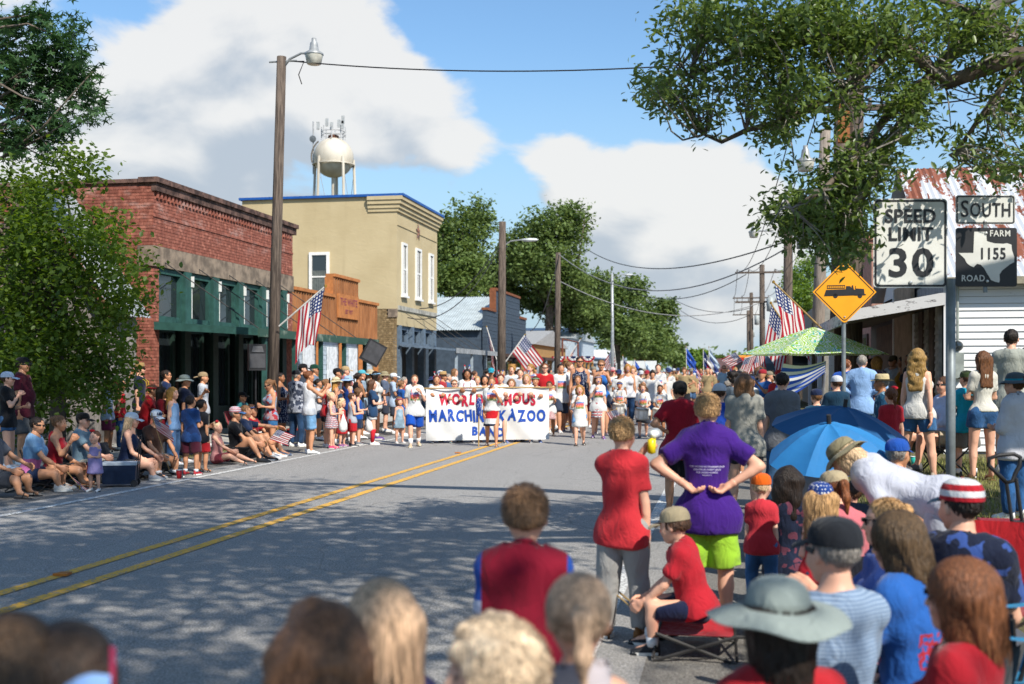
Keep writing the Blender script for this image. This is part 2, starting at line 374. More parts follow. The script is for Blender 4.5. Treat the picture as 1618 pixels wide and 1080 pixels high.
# ---- arm poses: upper arm direction, forearm direction, finger curl (x outward, y forward)
ARM = {'down': ((.16, .0, -1), (.04, .12, -1), .5), 'swing': ((.14, .3, -1), (.02, .65, -1), .6), 'back': ((.16, -.32, -1), (.06, -.05, -1), .5), 'hip': ((.85, -.32, -.75), (-.92, .22, -.48), .9),
       'hipb': ((.9, -.35, -.62), (-.85, -.1, -.55), .9), 'phone': ((.18, .75, -.62), (-.42, .62, .75), 1.2), 'mouth': ((.30, .42, -.92), (-.52, .48, .95), 1.3), 'fold': ((.24, .2, -1), (-.85, .6, -.05), .8),
       'drum': ((.24, .15, -1), (-.38, .95, -.28), 1.2), 'hold': ((.14, .12, -1), (-.3, 1, .12), 1.3), 'lap': ((.14, .42, -.95), (-.22, .9, -.34), .5), 'knee': ((.12, .75, -.72), (-.18, .85, -.35), .7), 'up': ((.5, .35, .75), (.1, .45, 1), .4),
       'reach': ((.3, .9, -.3), (.05, 1, .05), .3), 'point': ((.2, .9, -.15), (0, 1, -.1), .4), 'banner': ((.18, .35, -.95), (-.1, .9, .35), 1.4), 'clap': ((.2, .55, -.85), (-.45, .85, .5), .2), 'prop': ((.3, -.55, -.9), (.05, -.1, -1), .2), 'lift': ((.3, .5, -.7), (-.1, .4, .9), 1.2), 'gun': ((.25, .7, -.55), (-.2, .9, .35), 1.3), 'bendd': ((.15, .75, -.7), (-.05, .5, -.9), .5)}
PID = [0]
def person(label, loc, rz, H, top=('tee', '#888888'), bot=('shorts', '#334455'), hair=('short', 'brown'), skin='l', hat=None, shoes='#dddddd', socks=None, arms=('down', 'down'), legs='stand', seat=.42,
           lean=0., twist=0., head=(0., 0.), sex='m', build=1., glasses=False, lod=1, group=None, extras=(), hands=True, loose=0., name='person', belly=0., cat='person', sdens=1.):
    """builds one person: continuous body mesh with clothing, hair, shoes and headwear as its parts"""
    PID[0] += 1; sid = PID[0]*13+5; rng = random.Random(sid)
    e = EM(name, label, cat, loc, rz, group)
    kid = max(0., min(1., (1.62-H)/.75)); hh = H/(7.4-2.55*kid) if H > .7 else H/4.6
    hz = H*(.50-.055*kid); sz = H-hh*.985-.040*H; T = sz-hz; w = H*(.088 if sex == 'm' else .081)*(1-.06*kid)*(.55+.45*build); f = H
    hb = {0: .019, 1: .030, 2: .036}[lod]; hb = hb*min(1, max(.62, H/1.6)) if lod else hb
    bw = build; pel = v3(0, 0, hz); thL = hz*.5; shL = hz*.5-.035*H
    # legs
    hipw = .056*f*(.9+.1*bw); J = {}
    for s in (-1, 1):
        hj = v3(s*hipw, 0, hz)
        if legs == 'sit':
            hj[2] = seat+.055*f; kn = hj+v3(s*.035*f, thL*.98, .02*f); an = kn+v3(s*.01, shL*(.12 if s > 0 else -.02), -kn[2]+.045*f) if kn[2]-.045*f < shL*1.15 else kn+v3(0, .05, -shL)
        elif legs == 'floor':
            hj[2] = .07*f; kn = hj+unit(v3(s*.22, .72, .62))*thL; q = math.sqrt(max(.01, shL**2-(kn[2]-.045*f)**2)); an = v3(kn[0]+s*.02, kn[1]+q, .045*f)
        elif legs == 'floorflat':
            hj[2] = .07*f; kn = hj+unit(v3(s*.25, .95, .2))*thL; an = v3(kn[0]+s*.05, kn[1]+shL*.97, .045*f)
        elif legs == 'walk' or legs == 'walkr':
            g = s if legs == 'walk' else -s
            d1 = unit(v3(s*.02, .30*g+.1, -1)); kn = hj+d1*thL; d2 = unit(v3(0, (.12 if g > 0 else -.55), -1)); an = kn+d2*shL
        elif legs == 'wide': kn = hj+unit(v3(s*.16, .06, -1))*thL; an = kn+unit(v3(s*.1, -.05, -1))*shL
        else: kn = hj+unit(v3(s*(.05+.03*rng.random()), .07, -1))*thL; an = kn+unit(v3(s*.02, -.05-.05*rng.random(), -1))*shL
        J[s] = (hj, kn, an)
    pelv = (J[1][0]+J[-1][0])/2
    if legs in ('walk', 'walkr', 'stand', 'wide'):
        low = min(J[1][2][2], J[-1][2][2]); dz = .045*f-low
        for s in (-1, 1): J[s] = tuple(p+v3(0, 0, dz) for p in J[s])
        pelv = (J[1][0]+J[-1][0])/2
    RT = rzm(twist) @ rotx(-lean); tp = lambda x, y, z: pelv+RT @ v3(x, y, z)
    RH = rzm(twist+head[0]) @ rotx(-lean*.55+head[1]); nb = tp(0, -.004*f, T); hc = nb+RT @ v3(0, .006*f, .022*f)+RH @ v3(0, .02*hh, .50*hh)
    hd = lambda x, y, z: hc+RH @ (v3(x, y, z)*hh)
    A = {}
    for s, nm in ((-1, arms[0]), (1, arms[1])):     # s=-1: the person's left, s=+1: right
        a = ARM[nm] if isinstance(nm, str) else nm; S0 = tp(s*w*.97, -.004*f, T-.034*f); u = RT @ unit(v3(a[0][0]*s, a[0][1], a[0][2])); fo = RT @ unit(v3(a[1][0]*s, a[1][1], a[1][2]))
        E = S0+u*.172*f; Wr = E+fo*.150*f; A[s] = (S0, E, Wr, fo, a[2])
    def torso(g, ez=0., k=.03):
        g.ell(tp(0, -.004*f, .02*f), v3(.086*f*(1.04 if sex == 'f' else .97)*bw+ez, .064*f*bw+ez, .072*f+ez), RT, k)
        g.ell(tp(0, .004*f+belly*.5, .36*T), v3(.072*f*(.9 if sex == 'f' else 1)*bw+ez+belly*.4, .055*f*bw+ez+belly, .30*T+ez), RT, k)
        g.ell(tp(0, .0, .68*T), v3(.082*f*bw*(.94 if sex == 'f' else 1)*(1-.04*kid)+ez, .058*f*bw+ez, .30*T+ez), RT, k)
        [g.cone(tp(0, -.008*f, T-.018*f), tp(s*w*.88, -.006*f, T-.034*f), .044*f*(.6+.4*bw)+ez, .035*f*(.6+.4*bw)+ez, k) for s in (-1, 1)]; g.cone(tp(0, -.008*f, T-.03*f), tp(0, -.008*f, T+.010*f), .048*f+ez, .032*f+ez*.5, k)
        if sex == 'f' and H > 1.45:
            for s in (-1, 1): g.ell(tp(s*.045*f, .050*f*bw, .64*T), v3(.042*f+ez, .036*f+ez, .042*f+ez), RT, .02)
    # body
    g = Grid(hb*(1.2 if lod == 1 else 1)); torso(g, 0, .03*f/1.6+.005); ab = (.6+.4*bw)
    g.cone(nb-RT @ v3(0, 0, .01*f), hd(0, -.08, -.3), .034*f*(.75+.25*bw), .030*f, .015)
    for s in (-1, 1):
        S0, E, Wr, fo, cu = A[s]; g.cone(S0, E, .0285*f*ab, .0235*f*ab, .012); g.cone(E, E+(Wr-E)*.3, .0245*f*ab, .0245*f*ab, .008); g.cone(E+(Wr-E)*.3, Wr, .0245*f*ab, .0155*f, .008)
        if not hands: g.cone(Wr, Wr+fo*.07*f, .018*f, .02*f, .01)
        hj, kn, an = J[s]; g.cone(hj, kn, .056*f*(.7+.3*bw), .036*f*(.7+.3*bw), .014); g.cone(kn, kn+(an-kn)*.32, .034*f*(.7+.3*bw), .036*f*(.7+.3*bw), .008); g.cone(kn+(an-kn)*.32, an, .036*f*(.7+.3*bw), .021*f, .008); g.cone(an, an+v3(0, .085*f, -.025*f), .022*f, .016*f, .01)
    V, F = g.run(); V = relax(V, F, 1, .35); Vs, Fs = [V], [F]; tint = [np.ones((len(V), 3), np.float32)]; off = len(V)
    # head (own finer lattice)
    if lod < 2: g = Grid({0: .0085, 1: .0115}[lod]*min(1, max(.8, hh/.22)))
    else: g = Grid(.02)
    hk = .03
    g.ell(hd(0, -.06, .13), v3(.325, .40, .365)*hh, RH, hk); g.ell(hd(0, .12, -.12), v3(.255, .26, .33)*hh, RH, hk+.02); g.ell(hd(0, .22, -.36), v3(.14, .14, .12)*hh, RH, .03); g.cone(hd(0, -.10, -.2), hd(0, -.13, -.55), .17*hh, .155*hh, .02)
    if lod < 2:
        for s in (-1, 1):
            g.ell(hd(s*.14, .415, .035), v3(.085, .07, .05)*hh, RH, .012, 's'); g.ell(hd(s*.135, .335, .03), v3(.06, .06, .05)*hh, RH, .006)
            g.ell(hd(s*.335, -.03, -.02), v3(.035, .075, .125)*hh, RH, .008); g.ell(hd(s*.16, .26, -.14), v3(.1, .08, .09)*hh, RH, .03)
        g.cone(hd(0, .37, .06), hd(0, .445, -.12), .028*hh, .045*hh, .014); g.ell(hd(0, .345, -.235), v3(.095, .05, .04)*hh, RH, .012)
    V, F = g.run(); q = ((V-hc)@RH)/hh; tc_ = np.ones((len(V), 3), np.float32)
    if lod < 2:
        fr = q[:, 1] > .2; eye = fr & (np.abs(np.abs(q[:, 0])-.135) < .055) & (np.abs(q[:, 2]-.03) < .024); br = fr & (np.abs(np.abs(q[:, 0])-.15) < .08) & (np.abs(q[:, 2]-.125) < .018); lp = fr & (np.abs(q[:, 0]) < .095) & (np.abs(q[:, 2]+.235) < .032)
        tc_[eye] = (.18, .16, .16); tc_[br] = (.38, .33, .3); tc_[lp] = (.85, .5, .5); ck = fr & (np.abs(np.abs(q[:, 0])-.2) < .08) & (np.abs(q[:, 2]+.1) < .07); tc_[ck] = (1.05, .88, .86)
        if lod <= 1 and hair[0] in ('buzz',): tc_[(q[:, 2] > .1) & (q[:, 1] < .2)] = (.4, .35, .3)
    Vs.append(V); Fs.append(F+off); off += len(V); tint.append(tc_)
    # hands with five fingers
    HP = {}
    for s in (-1, 1):
        S0, E, Wr, fo, cu = A[s]; fwd = RT @ v3(-.3*s, 1, .15); th = fwd-fo*(fwd@fo); th = unit(th) if np.linalg.norm(th) > .2 else unit(RT @ v3(0, 0, 1)-fo*(RT @ v3(0, 0, 1)@fo)); pn = np.cross(fo, th)*s; pn = unit(pn)
        if pn @ (RT @ v3(-s, 0, 0)) < -.2: pn = -pn
        sc = f*(.1+.006*kid); HP[s] = Wr+fo*sc*.62+pn*sc*.16
        if not hands or lod == 2: continue
        g = Grid({0: .0062, 1: .0118}[lod]*max(.75, min(1, H/1.6))); g.cone(E+(Wr-E)*.86, Wr, .0175*f, .0155*f, .004)
        g.cone(Wr, Wr+fo*sc*.1, .0155*f, .016*f, .006)
        for j, (o, L) in enumerate(((.20, .42), (.07, .48), (-.06, .45), (-.185, .36))):
            k0 = Wr+fo*sc*(.48-.03*abs(j-1))+th*o*sc; g.cone(Wr+fo*sc*.08+th*o*sc*.55, k0, .085*sc+.001, .088*sc, .010)
            a1, a2, a3 = cu*.6+.06*j, cu*1.25+.1, cu*1.7+.15; dirs = [fo*cos(a)+pn*sin(a) for a in (a1, a2, a3)]; L *= sc
            p1 = k0+dirs[0]*L*.45; p2 = p1+dirs[1]*L*.32; p3 = p2+dirs[2]*L*.23; rr = .078*sc; g.chain([k0, p1, p2, p3], [rr, rr*.95, rr*.88, rr*.75], .0035)
        b0 = Wr+fo*sc*.12+th*.14*sc; b1 = b0+unit(fo*.75+th*.7+pn*.35)*sc*.28; b2 = b1+unit(fo*1+th*.25+pn*(.3+cu*.3))*sc*.2; b3 = b2+unit(fo*1+pn*(.2+cu*.4))*sc*.13; g.chain([b0, b1, b2, b3], [.11*sc, .09*sc, .08*sc, .068*sc], .005)
        V, F = g.run(); Vs.append(V); Fs.append(F+off); off += len(V); t_ = np.ones((len(V), 3), np.float32); t_[:] = (1.0, .93, .91); tint.append(t_)
    me = npmesh('body', np.concatenate(Vs), np.concatenate(Fs), True); ca = me.color_attributes.new('tint', 'FLOAT_COLOR', 'POINT'); tt = np.concatenate(tint); ca.data.foreach_set('color', np.concatenate([tt, np.ones((len(tt), 1), np.float32)], 1).ravel())
    OB('body', me, skinmat(SK.get(skin, skin)), e)
    # top garment
    hg = hb*(.85 if lod < 2 else .92); kind = top[0]; ez = .010+.006*f+loose; tops = None
    if kind:
        dress = kind.startswith('dress'); tank = 'tank' in kind or kind == 'dress'; long = kind == 'long'
        g = Grid(hg); torso(g, ez, .04); hem = {'crop': .02}.get(kind, -.07 if not tank else -.045)*f
        if dress:
            L = top[2] if len(top) > 2 else .23; g.cone(tp(0, 0, .1*f), tp(0, 0, -L*f), .075*f+ez, .115*f+ez, .04); hem = -L*f
        else: g.ell(tp(0, 0, -.03*f), v3(.124*f*(.6+.4*bw)+ez, .076*f*(.5+.5*bw)+ez, .14*f), RT, .04); hem -= loose
        if legs in ('sit', 'floor', 'floorflat') and not dress: hem = max(hem, -.03*f)
        if not tank:
            for s in (-1, 1):
                S0, E, Wr, fo, cu = A[s]
                if long: g.cone(S0, E, .040*f*ab+loose*.4, .033*f+loose*.3, .03); g.cone(E, E+(Wr-E), .033*f+loose*.3, .024*f, .012, .96)
                else: t = .68+loose*2; g.cone(S0-(E-S0)*.02, E, .037*f*ab+loose*.5, .037*f*ab+loose*.6, .02, min(.92, t))
        g.plane(tp(0, 0, hem), RT @ v3(0, 0, -1))
        g.ell(tp(0, .012*f, T+.028*f), v3(.052, .058, .040 if not tank else .06)*f, RT, .01, 's')
        if tank:
            for s in (-1, 1): g.ell(tp(s*(w*1.12), 0, T-.012*f), v3(.048, .075, .060)*f, RT, .012, 's')
            g.ell(tp(0, .05*f, T+.01*f), v3(.055, .05, .05)*f, RT, .015, 's')
        V, F = g.run(); V = relax(V, F, 1, .4); V = wrinkle(V, F, (.0072 if lod < 2 else .004)*(.7+.5*min(1, f/1.5)), sid); me = npmesh('shirt', V, F, True); tops = (V, F)
        sp = top[1]
        if isinstance(sp, tuple) and sp[0] in ('print', 'chest') and len([c for c in sp if not isinstance(c, str)]) == 0: sp = sp+(round(pelv[2]+.60*T, 1), round(.062*f, 2))
        OB({'long': 'shirt'}.get(kind, 'dress' if dress else 'shirt'), me, clothmat(sp), e)
    # lower garment
    kind = bot[0]
    if kind:
        g = Grid(hg); ez2 = .008+.004*f
        g.ell(tp(0, -.004*f, .02*f), v3(.088*f*bw*(1.03 if sex == 'f' else .97)+ez2, .066*f*bw+ez2, .08*f), None if legs == 'stand' else RT, .03)
        if kind == 'skirt':
            L = bot[2] if len(bot) > 2 else .2; g.cone(pelv+v3(0, 0, .06*f), pelv+v3(0, .01, -L*f), .08*f, .118*f, .03, 1.); 
        else:
            for s in (-1, 1):
                hj, kn, an = J[s]; fl = .012*f
                if kind in ('shorts', 'mini'): t = (bot[2] if len(bot) > 2 else (.86 if sex == 'm' else .5)); g.cone(hj, kn, .058*f*(.7+.3*bw)+ez2, .050*f*(.7+.3*bw)+ez2+fl*(1 if sex == 'm' else .2), .02, t)
                else: g.cone(hj, kn, .058*f*(.7+.3*bw)+ez2, .042*f+ez2, .02); g.cone(kn, an, .042*f+ez2, .030*f+ez2, .015, 1.0)
        g.plane(tp(0, 0, .085*f), RT @ v3(0, 0, 1)); V, F = g.run()
        if len(V):
            V = relax(V, F, 1, .4); V = wrinkle(V, F, .0075*(.7+.5*min(1, f/1.5)), sid+3); OB({'pants': 'trousers', 'mini': 'shorts'}.get(kind, kind), npmesh('bottoms', V, F, True), clothmat(bot[1]), e)
    # shoes
    fd = [unit(J[s][2]-J[s][1]) for s in (-1, 1)]
    for s in (-1, 1):
        hj, kn, an = J[s]; L = .152*f; flatp = abs(an[2]-.045*f) < .02 or legs == 'sit'; pitch = 0 if flatp else -.75
        R = rotx(pitch) @ rzm(-s*.14); mb = MB(); rings = [(-.26, .30, .62), (-.22, .62, 1.0), (-.05, .78, 1.05), (.15, .8, .92), (.4, .98, .62), (.6, 1., .46), (.72, .72, .36), (.765, .28, .26)]; K = 10
        sand = shoes in ('sandal', 'bare', 'flop')
        for (yy, ww, ht) in rings:
            for j in range(K):
                a = 2*pi*j/K; xx = cos(a)*.038*f*ww*.78; zz = max(0, sin(a))*ht*(.075 if not sand else .012)*f*(.85) if sin(a) > 0 else 0
                mb.v.append(tuple(an+R @ v3(xx, yy*L, zz-.045*f)))
        for i in range(len(rings)-1):
            for j in range(K): mb.f.append((i*K+j, i*K+(j+1) % K, (i+1)*K+(j+1) % K, (i+1)*K+j))
        mb.f.append(tuple(range(K))[::-1]); mb.f.append(tuple(len(mb.v)-K+j for j in range(K)))
        c_ = {'sandal': '#7a5236', 'flop': '#2c2a2a', 'bare': '#c08a68'}.get(shoes, shoes); sh = mb.build('sandal' if sand else 'shoe', flat(c_), e, smooth=not sand)
        if sand: MB().tube([an+R @ v3(-.032*f, .35*L, -.038*f), an+R @ v3(0, .32*L, .002*f), an+R @ v3(.032*f, .35*L, -.038*f)], .008, 5).build('strap', flat(c_), sh)
        elif lod < 2: mb2 = MB(); [mb2.v.append(tuple(an+R @ v3(cos(2*pi*j/14)*.034*f, (.25+.53*sin(2*pi*j/14))*L, z_-.045*f))) for z_ in (.0, .014*f) for j in range(14)]; mb2.f += [(j, (j+1) % 14, 14+(j+1) % 14, 14+j) for j in range(14)]+[tuple(range(14, 28))]; mb2.build('sole', flat('#d8d6d0' if rng.random() < .7 else '#262626'), sh)
        if socks:
            up_ = socks[1] if isinstance(socks, tuple) else .22; MB().tube([an-v3(0, 0, .005), an+(kn-an)*up_*.5, an+(kn-an)*up_], [.029*f, .031*f, .027*f+.022*f*up_], 12).build('sock', flat(socks[0] if isinstance(socks, tuple) else socks, .9), e, smooth=True)
    # hair
    style, hcol = hair[0], HC.get(hair[1], hair[1])
    if style and style not in ('bald', 'buzz'):
        t = {'short': .028, 'curly': .11, 'long': .06, 'pony': .04, 'bun': .04, 'bob': .09, 'afro': .2, 'wave': .1, 'crop': .012}.get(style, .05); t = min(t, .045) if hat and hat[0] in ('cap', 'capback', 'sun', 'straw', 'bucket') else t; g = Grid({0: .010, 1: .0145, 2: .022}[lod]); hk = .02
        g.ell(hd(0, -.075, .14), v3(.325+t, .40+t*.9, .365+t)*hh, RH, hk)
        if hat and hat[0] in ('cap', 'capback', 'sun', 'straw', 'bucket'): g.plane(hd(0, 0, .17), RH @ v3(0, .1, 1))
        if style in ('short', 'crop', 'curly', 'pony', 'bun', 'afro'): g.ell(hd(0, .44, -.20), v3(.335, .46, .50)*hh, RH, .02, 's'); g.plane(hd(0, -.2, -.26 if style != 'crop' else -.18), RH @ v3(0, .35, -1)); g.ell(hd(.42, -.02, -.12), v3(.16, .16, .2)*hh, RH, .01, 's'); g.ell(hd(-.42, -.02, -.12), v3(.16, .16, .2)*hh, RH, .01, 's')
        if style in ('long', 'wave', 'bob'):
            L = (hair[2] if len(hair) > 2 else {'long': 1.15, 'wave': 1.2, 'bob': .42}[style]); ww = .36 if style != 'wave' else .44
            RB = RT; bk = hd(0, -.22, .02); dn = RH @ v3(0, -.25, -1) if style == 'bob' else unit(RT @ v3(0, -.2, -1)+v3(0, 0, -.4))
            for i, (o, r_) in enumerate(((-.23, .19), (0, .21), (.23, .19))): g.cone(bk+RH @ v3(o*hh, 0, 0), bk+RH @ v3(o*hh*1.15, 0, 0)+dn*L*hh, (r_+.06)*hh*(ww/.36), r_*.62*hh*(ww/.36), .035)
            if style != 'wave' or True:
                for s in (-1, 1): g.cone(hd(s*.27, .0, .15), hd(s*.31, .02, -.42 if style == 'bob' else -.62), .1*hh, .075*hh, .03)
            g.ell(hd(0, .46, -.18), v3(.27, .45, .50)*hh, RH, .02, 's')
        if style == 'pony': g.chain([hd(0, -.40, .22), hd(0, -.62, .16), hd(0, -.66, -.25), hd(.03, -.58, -.75)], [.07*hh, .11*hh, .10*hh, .03*hh], .02)
        if style == 'bun': g.ell(hd(0, -.46, .26), v3(.16, .14, .15)*hh, RH, .02)
        V, F = g.run()
        if len(V):
            N = normals(V, F); q = ((V-hc)@RH)/hh; ang = np.arctan2(q[:, 0], q[:, 1]+.1)
            if style in ('curly', 'afro', 'wave'): V = wrinkle(V, F, (.02 if style != 'wave' else .010)*hh/.2, sid+9, 3.2 if style != 'wave' else 2.2)
            else: V = V+N*((np.sin(ang*23+np.sin(q[:, 2]*5+sid)*1.5)+0.7*np.sin(ang*41+sid))*(.0045 if lod else .002)*hh/.2)[:, None]
            ho = OB('hair', npmesh('hair', V, F, True), hairmat(hcol), e)
            if lod == 0: strands(ho, style, hd, hh, RH, RT, hcol, hair, rng, hat is not None and hat[0] in ('cap', 'capback', 'sun', 'straw', 'bucket'), sdens)
    # headwear and glasses
    if hat: headwear(e, hat, hd, RH, hh, lod)
    if glasses:
        gl = MB()
        for s in (-1, 1):
            gl.sheet(lambda u, v, s=s: tuple(hd(s*(.05+.2*u), .415-.16*u*u, .09-.14*v)), 3, 2); gl.tube([tuple(hd(s*.25, .28, .07)), tuple(hd(s*.34, -.02, .06))], .012*hh/.2, 4)
        gl.tube([tuple(hd(-.06, .43, .06)), tuple(hd(.06, .43, .06))], .012*hh/.2, 4); gl.build('sunglasses', M('dark_lens', (.01, .01, .012), .15, spec=.7), e)
    for x in extras: x(e, hd, hh, HP, tp, f, A, J, tops, RH, RT)
    e['_top'] = 0; del e['_top']
    return e, dict(hd=hd, hh=hh, HP=HP, tp=tp, A=A, J=J, tops=tops)
def strands(ho, style, hd, hh, RH, RT, hcol, hair, rng, hatted, sdens=1.):
    """fine ribbons of hair laid over the hair mass"""
    r = np.random.default_rng(rng.randrange(10**6)); n = {'curly': 2600, 'long': 2600, 'wave': 2600, 'bob': 2400, 'pony': 2200, 'short': 2600, 'crop': 1800}.get(style, 1000); n = int(n*sdens); V = []; F = []
    c = v3(0, -.075, .14); rad = v3(.325, .40, .365)+{'short': .02, 'crop': .004, 'curly': .08, 'bob': .10, 'long': .075, 'pony': .05, 'wave': .1}.get(style, .05)
    Lh = hair[2] if len(hair) > 2 else {'long': 1.15, 'bob': .42, 'wave': 1.2}.get(style, 0)
    for i in range(n):
        th = r.uniform(-pi, pi); ph = math.acos(r.uniform(-.25, 1))
        if abs(th) < 1.0 and ph > .75: continue      # keep the face free (th=0 is forward)
        if hatted and ph < 1.35: continue
        P = []; wv = r.uniform(0, 6); w0 = .0034*hh/.2*(1 if sdens > .8 else 1.8)*r.uniform(.5, 1.1)
        if style in ('long', 'bob', 'wave', 'pony'):
            a = min(ph, 1.7); q = None; drop = r.uniform(.75, 1.08)
            for k in range(9):
                if style == 'pony':
                    t = k/8; p0 = c+rad*v3(sin(th)*sin(ph), cos(th)*sin(ph), cos(ph)); p1 = v3(0, -.44, .22); p = p0*(1-t)+p1*t; d = (p-c)/rad; p = c+rad*d/np.linalg.norm(d)*(1.0+.02*r.random())
                elif a < 1.75:
                    p = c+rad*1.015*v3(sin(th)*sin(a), cos(th)*sin(a), cos(a)); a += .2; q = p
                else: q = q+v3(math.copysign(.012, q[0])*(1 if style != 'bob' else -.6), -.012+.012*math.sin(k+wv), -(Lh+.1)*drop/6); p = q+v3(.03*sin(k*1.3+wv), .02*cos(k*1.1+wv), 0)*(1.6 if style == 'wave' else .7)
                P.append(p)
        elif style == 'curly':
            p0 = c+rad*v3(sin(th)*sin(ph), cos(th)*sin(ph), cos(ph)); nr = unit((p0-c)/rad); t1 = unit(np.cross(nr, v3(.3, .2, 1))); t2 = np.cross(nr, t1)
            for k in range(9): a = k*1.25+wv; P.append(p0+nr*(.02+.018*k*r.uniform(.6, 1))+(t1*cos(a)+t2*sin(a))*.055-v3(0, 0, .012*k))
        else:
            p0 = c+rad*v3(sin(th)*sin(ph), cos(th)*sin(ph), cos(ph)); nr = unit((p0-c)/rad); dn = unit(v3(.15*sin(i), .25 if ph < .9 else -.05, -.1) + v3(0, 0, -1)*sin(ph)); dn = unit(dn-nr*(dn@nr))
            for k in range(5): P.append(p0+nr*(.002+.014*k/4*r.uniform(.0, 1.2))+dn*(.05 if style == 'short' else .03)*k)
        P = np.array(P); o = len(V); m = len(P)
        for k in range(m):
            t = P[min(k+1, m-1)]-P[max(k-1, 0)]; nr = unit((P[k]-c)/rad); sdv = unit(np.cross(t, nr))*w0/hh*(1-.6*k/m)
            V.append(hd(*(P[k]-sdv))); V.append(hd(*(P[k]+sdv)))
        for k in range(m-1): F.append((o+2*k, o+2*k+1, o+2*k+3, o+2*k+2))
    if V: OB('strands', npmesh('strands', np.array(V), np.array(F), True), hairmat(hcol), ho, kind='stuff')
def headwear(e, hat, hd, RH, hh, lod):
    k, col = hat[0], hat[1]; mt = clothmat(col); M3 = Matrix(RH.tolist()); K = 24
    def dome(mb, rx_, ry_, z0, ht, cy=-.06, prof=None):
        o = len(mb.v); pr = prof or [(1, 0), (1.0, .25), (.95, .5), (.84, .72), (.6, .9), (.3, .98), (.02, 1)]
        for (r, z) in pr:
            for j in range(K): a = 2*pi*j/K; mb.v.append(tuple(hd(cos(a)*rx_*r, cy+sin(a)*ry_*r, z0+z*ht)))
        for i in range(len(pr)-1):
            for j in range(K): mb.f.append((o+i*K+j, o+i*K+(j+1) % K, o+(i+1)*K+(j+1) % K, o+(i+1)*K+j))
    def brim(mb, fn, r0, z0, cy=-.06, nr=5, thick=.012):
        for dz in (0, thick):
            o = len(mb.v)
            for i in range(nr+1):
                for j in range(2*K):
                    a = pi*j/K; rr = fn(a)*i/nr; x = cos(a)*(r0[0]+rr); y = sin(a)*(r0[1]+rr); mb.v.append(tuple(hd(x, cy+y, z0+dz+hat_droop(a, i/nr))))
            for i in range(nr):
                for j in range(2*K): mb.f.append((o+i*2*K+j, o+i*2*K+(j+1) % (2*K), o+(i+1)*2*K+(j+1) % (2*K), o+(i+1)*2*K+j))
    if k == 'cap' or k == 'capback':
        mb = MB(); dome(mb, .385, .46, .16, .42); o = mb.build('cap', mt, e, smooth=True); sg = 1 if k == 'cap' else -1; vis = MB()
        vis.sheet(lambda u, v: tuple(hd((u-.5)*.62*(1-.25*v), -.06+sg*(.36+.12*(1-(2*u-1)**2)+v*.40), .17-.10*v*v-.07*(2*u-1)**2)), 10, 5); vis.sheet(lambda u, v: tuple(hd((u-.5)*.62*(1-.25*v), -.06+sg*(.36+.12*(1-(2*u-1)**2)+v*.40), .155-.10*v*v-.07*(2*u-1)**2)), 10, 5)
        vis.build('visor', clothmat(hat[2]) if len(hat) > 2 and hat[2] else mt, o, smooth=True); MB().lathe([(0, .03), (.03, .02), (.035, 0)], (0, 0, 0), 8).build('button', mt, o).matrix_local = Matrix.Translation(Vector(hd(0, -.06, .57))) @ Matrix.Scale(hh, 4)
        if len(hat) > 3 and hat[3]:
            me = textmesh(hat[3], .26*hh, .004); t = OB('lettering', me, flat(hat[4] if len(hat) > 4 else '#15203f'), o); t.matrix_local = Matrix.Translation(Vector(hd(0, .425, .34))) @ M3.to_4x4() @ Matrix.Rotation(pi, 4, 'Z') @ Matrix.Rotation(RAD(68), 4, 'X')
    elif k in ('sun', 'straw', 'bucket'):
        bw_ = {'sun': .42, 'straw': .26, 'bucket': .24}[k]*(hat[3] if len(hat) > 3 else 1); mb = MB(); z0 = .22
        dome(mb, .40, .46, z0-.04, .40 if k != 'straw' else .44, prof=None if k != 'straw' else [(1, 0), (.98, .4), (.93, .75), (.82, 1.0), (.5, .93), (.02, .9)]); o = mb.build('hat', mt, e, smooth=True)
        global hat_droop
        dr = {'sun': -.16, 'straw': .02, 'bucket': -.17}[k]; hat_droop = lambda a, t: dr*t*t+(.05 if k != 'bucket' else .02)*t*sin(2*a+1)+.03*t*sin(5*a)*(k == 'sun')
        bm = MB(); brim(bm, lambda a: bw_, (.39, .45), z0-.03); bm.build('brim', mt, o, smooth=True)
        bd = MB(); dome(bd, .408, .468, z0-.03, .09, prof=[(1, 0), (1, 1)]); bd.build('hat_band', clothmat(hat[2]) if len(hat) > 2 and hat[2] else mt, o, smooth=True)
    elif k == 'band':
        mb = MB(); 
        for j in range(K): a = 2*pi*j/K
        mb.tube([tuple(hd(cos(a)*.40, -.05+sin(a)*.47, .24+.06*sin(a))) for a in np.linspace(0, 2*pi, 25)], .05*hh, 6); mb.build('headband', mt, e, smooth=True)
    elif k == 'boppers':
        o = MB().tube([tuple(hd(cos(a)*.40, -.02, .12+sin(a)*.42)) for a in np.linspace(0, pi, 13)], .035*hh, 6).build('headband', mt, e, smooth=True)
        for s in (-1, 1):
            MB().tube([tuple(hd(s*.16, -.02, .5)), tuple(hd(s*.22, -.02, .68)), tuple(hd(s*.24, 0, .78))], .012*hh/.2, 4).build('spring', flat('#c0c4c8'), o)
            b = MB(); c0 = v3(s*.24, 0, .84)
            for q in range(5):
                a = pi/2+q*2*pi/5; b.add([hd(*(c0+v3(.14*cos(a), .0, .14*sin(a)))), hd(*(c0+v3(.06*cos(a+.63), 0, .06*sin(a+.63)))), hd(*(c0+v3(0, .06, 0))), hd(*(c0+v3(.06*cos(a-.63), 0, .06*sin(a-.63)))), hd(*(c0+v3(0, -.06, 0)))], [(0, 1, 2), (0, 2, 3), (1, 0, 4), (0, 3, 4)])
            b.build('bopper_star', flat('#2f56a8' if s < 0 else '#b03038'), o)
    elif k == 'bow':
        o = MB(); 
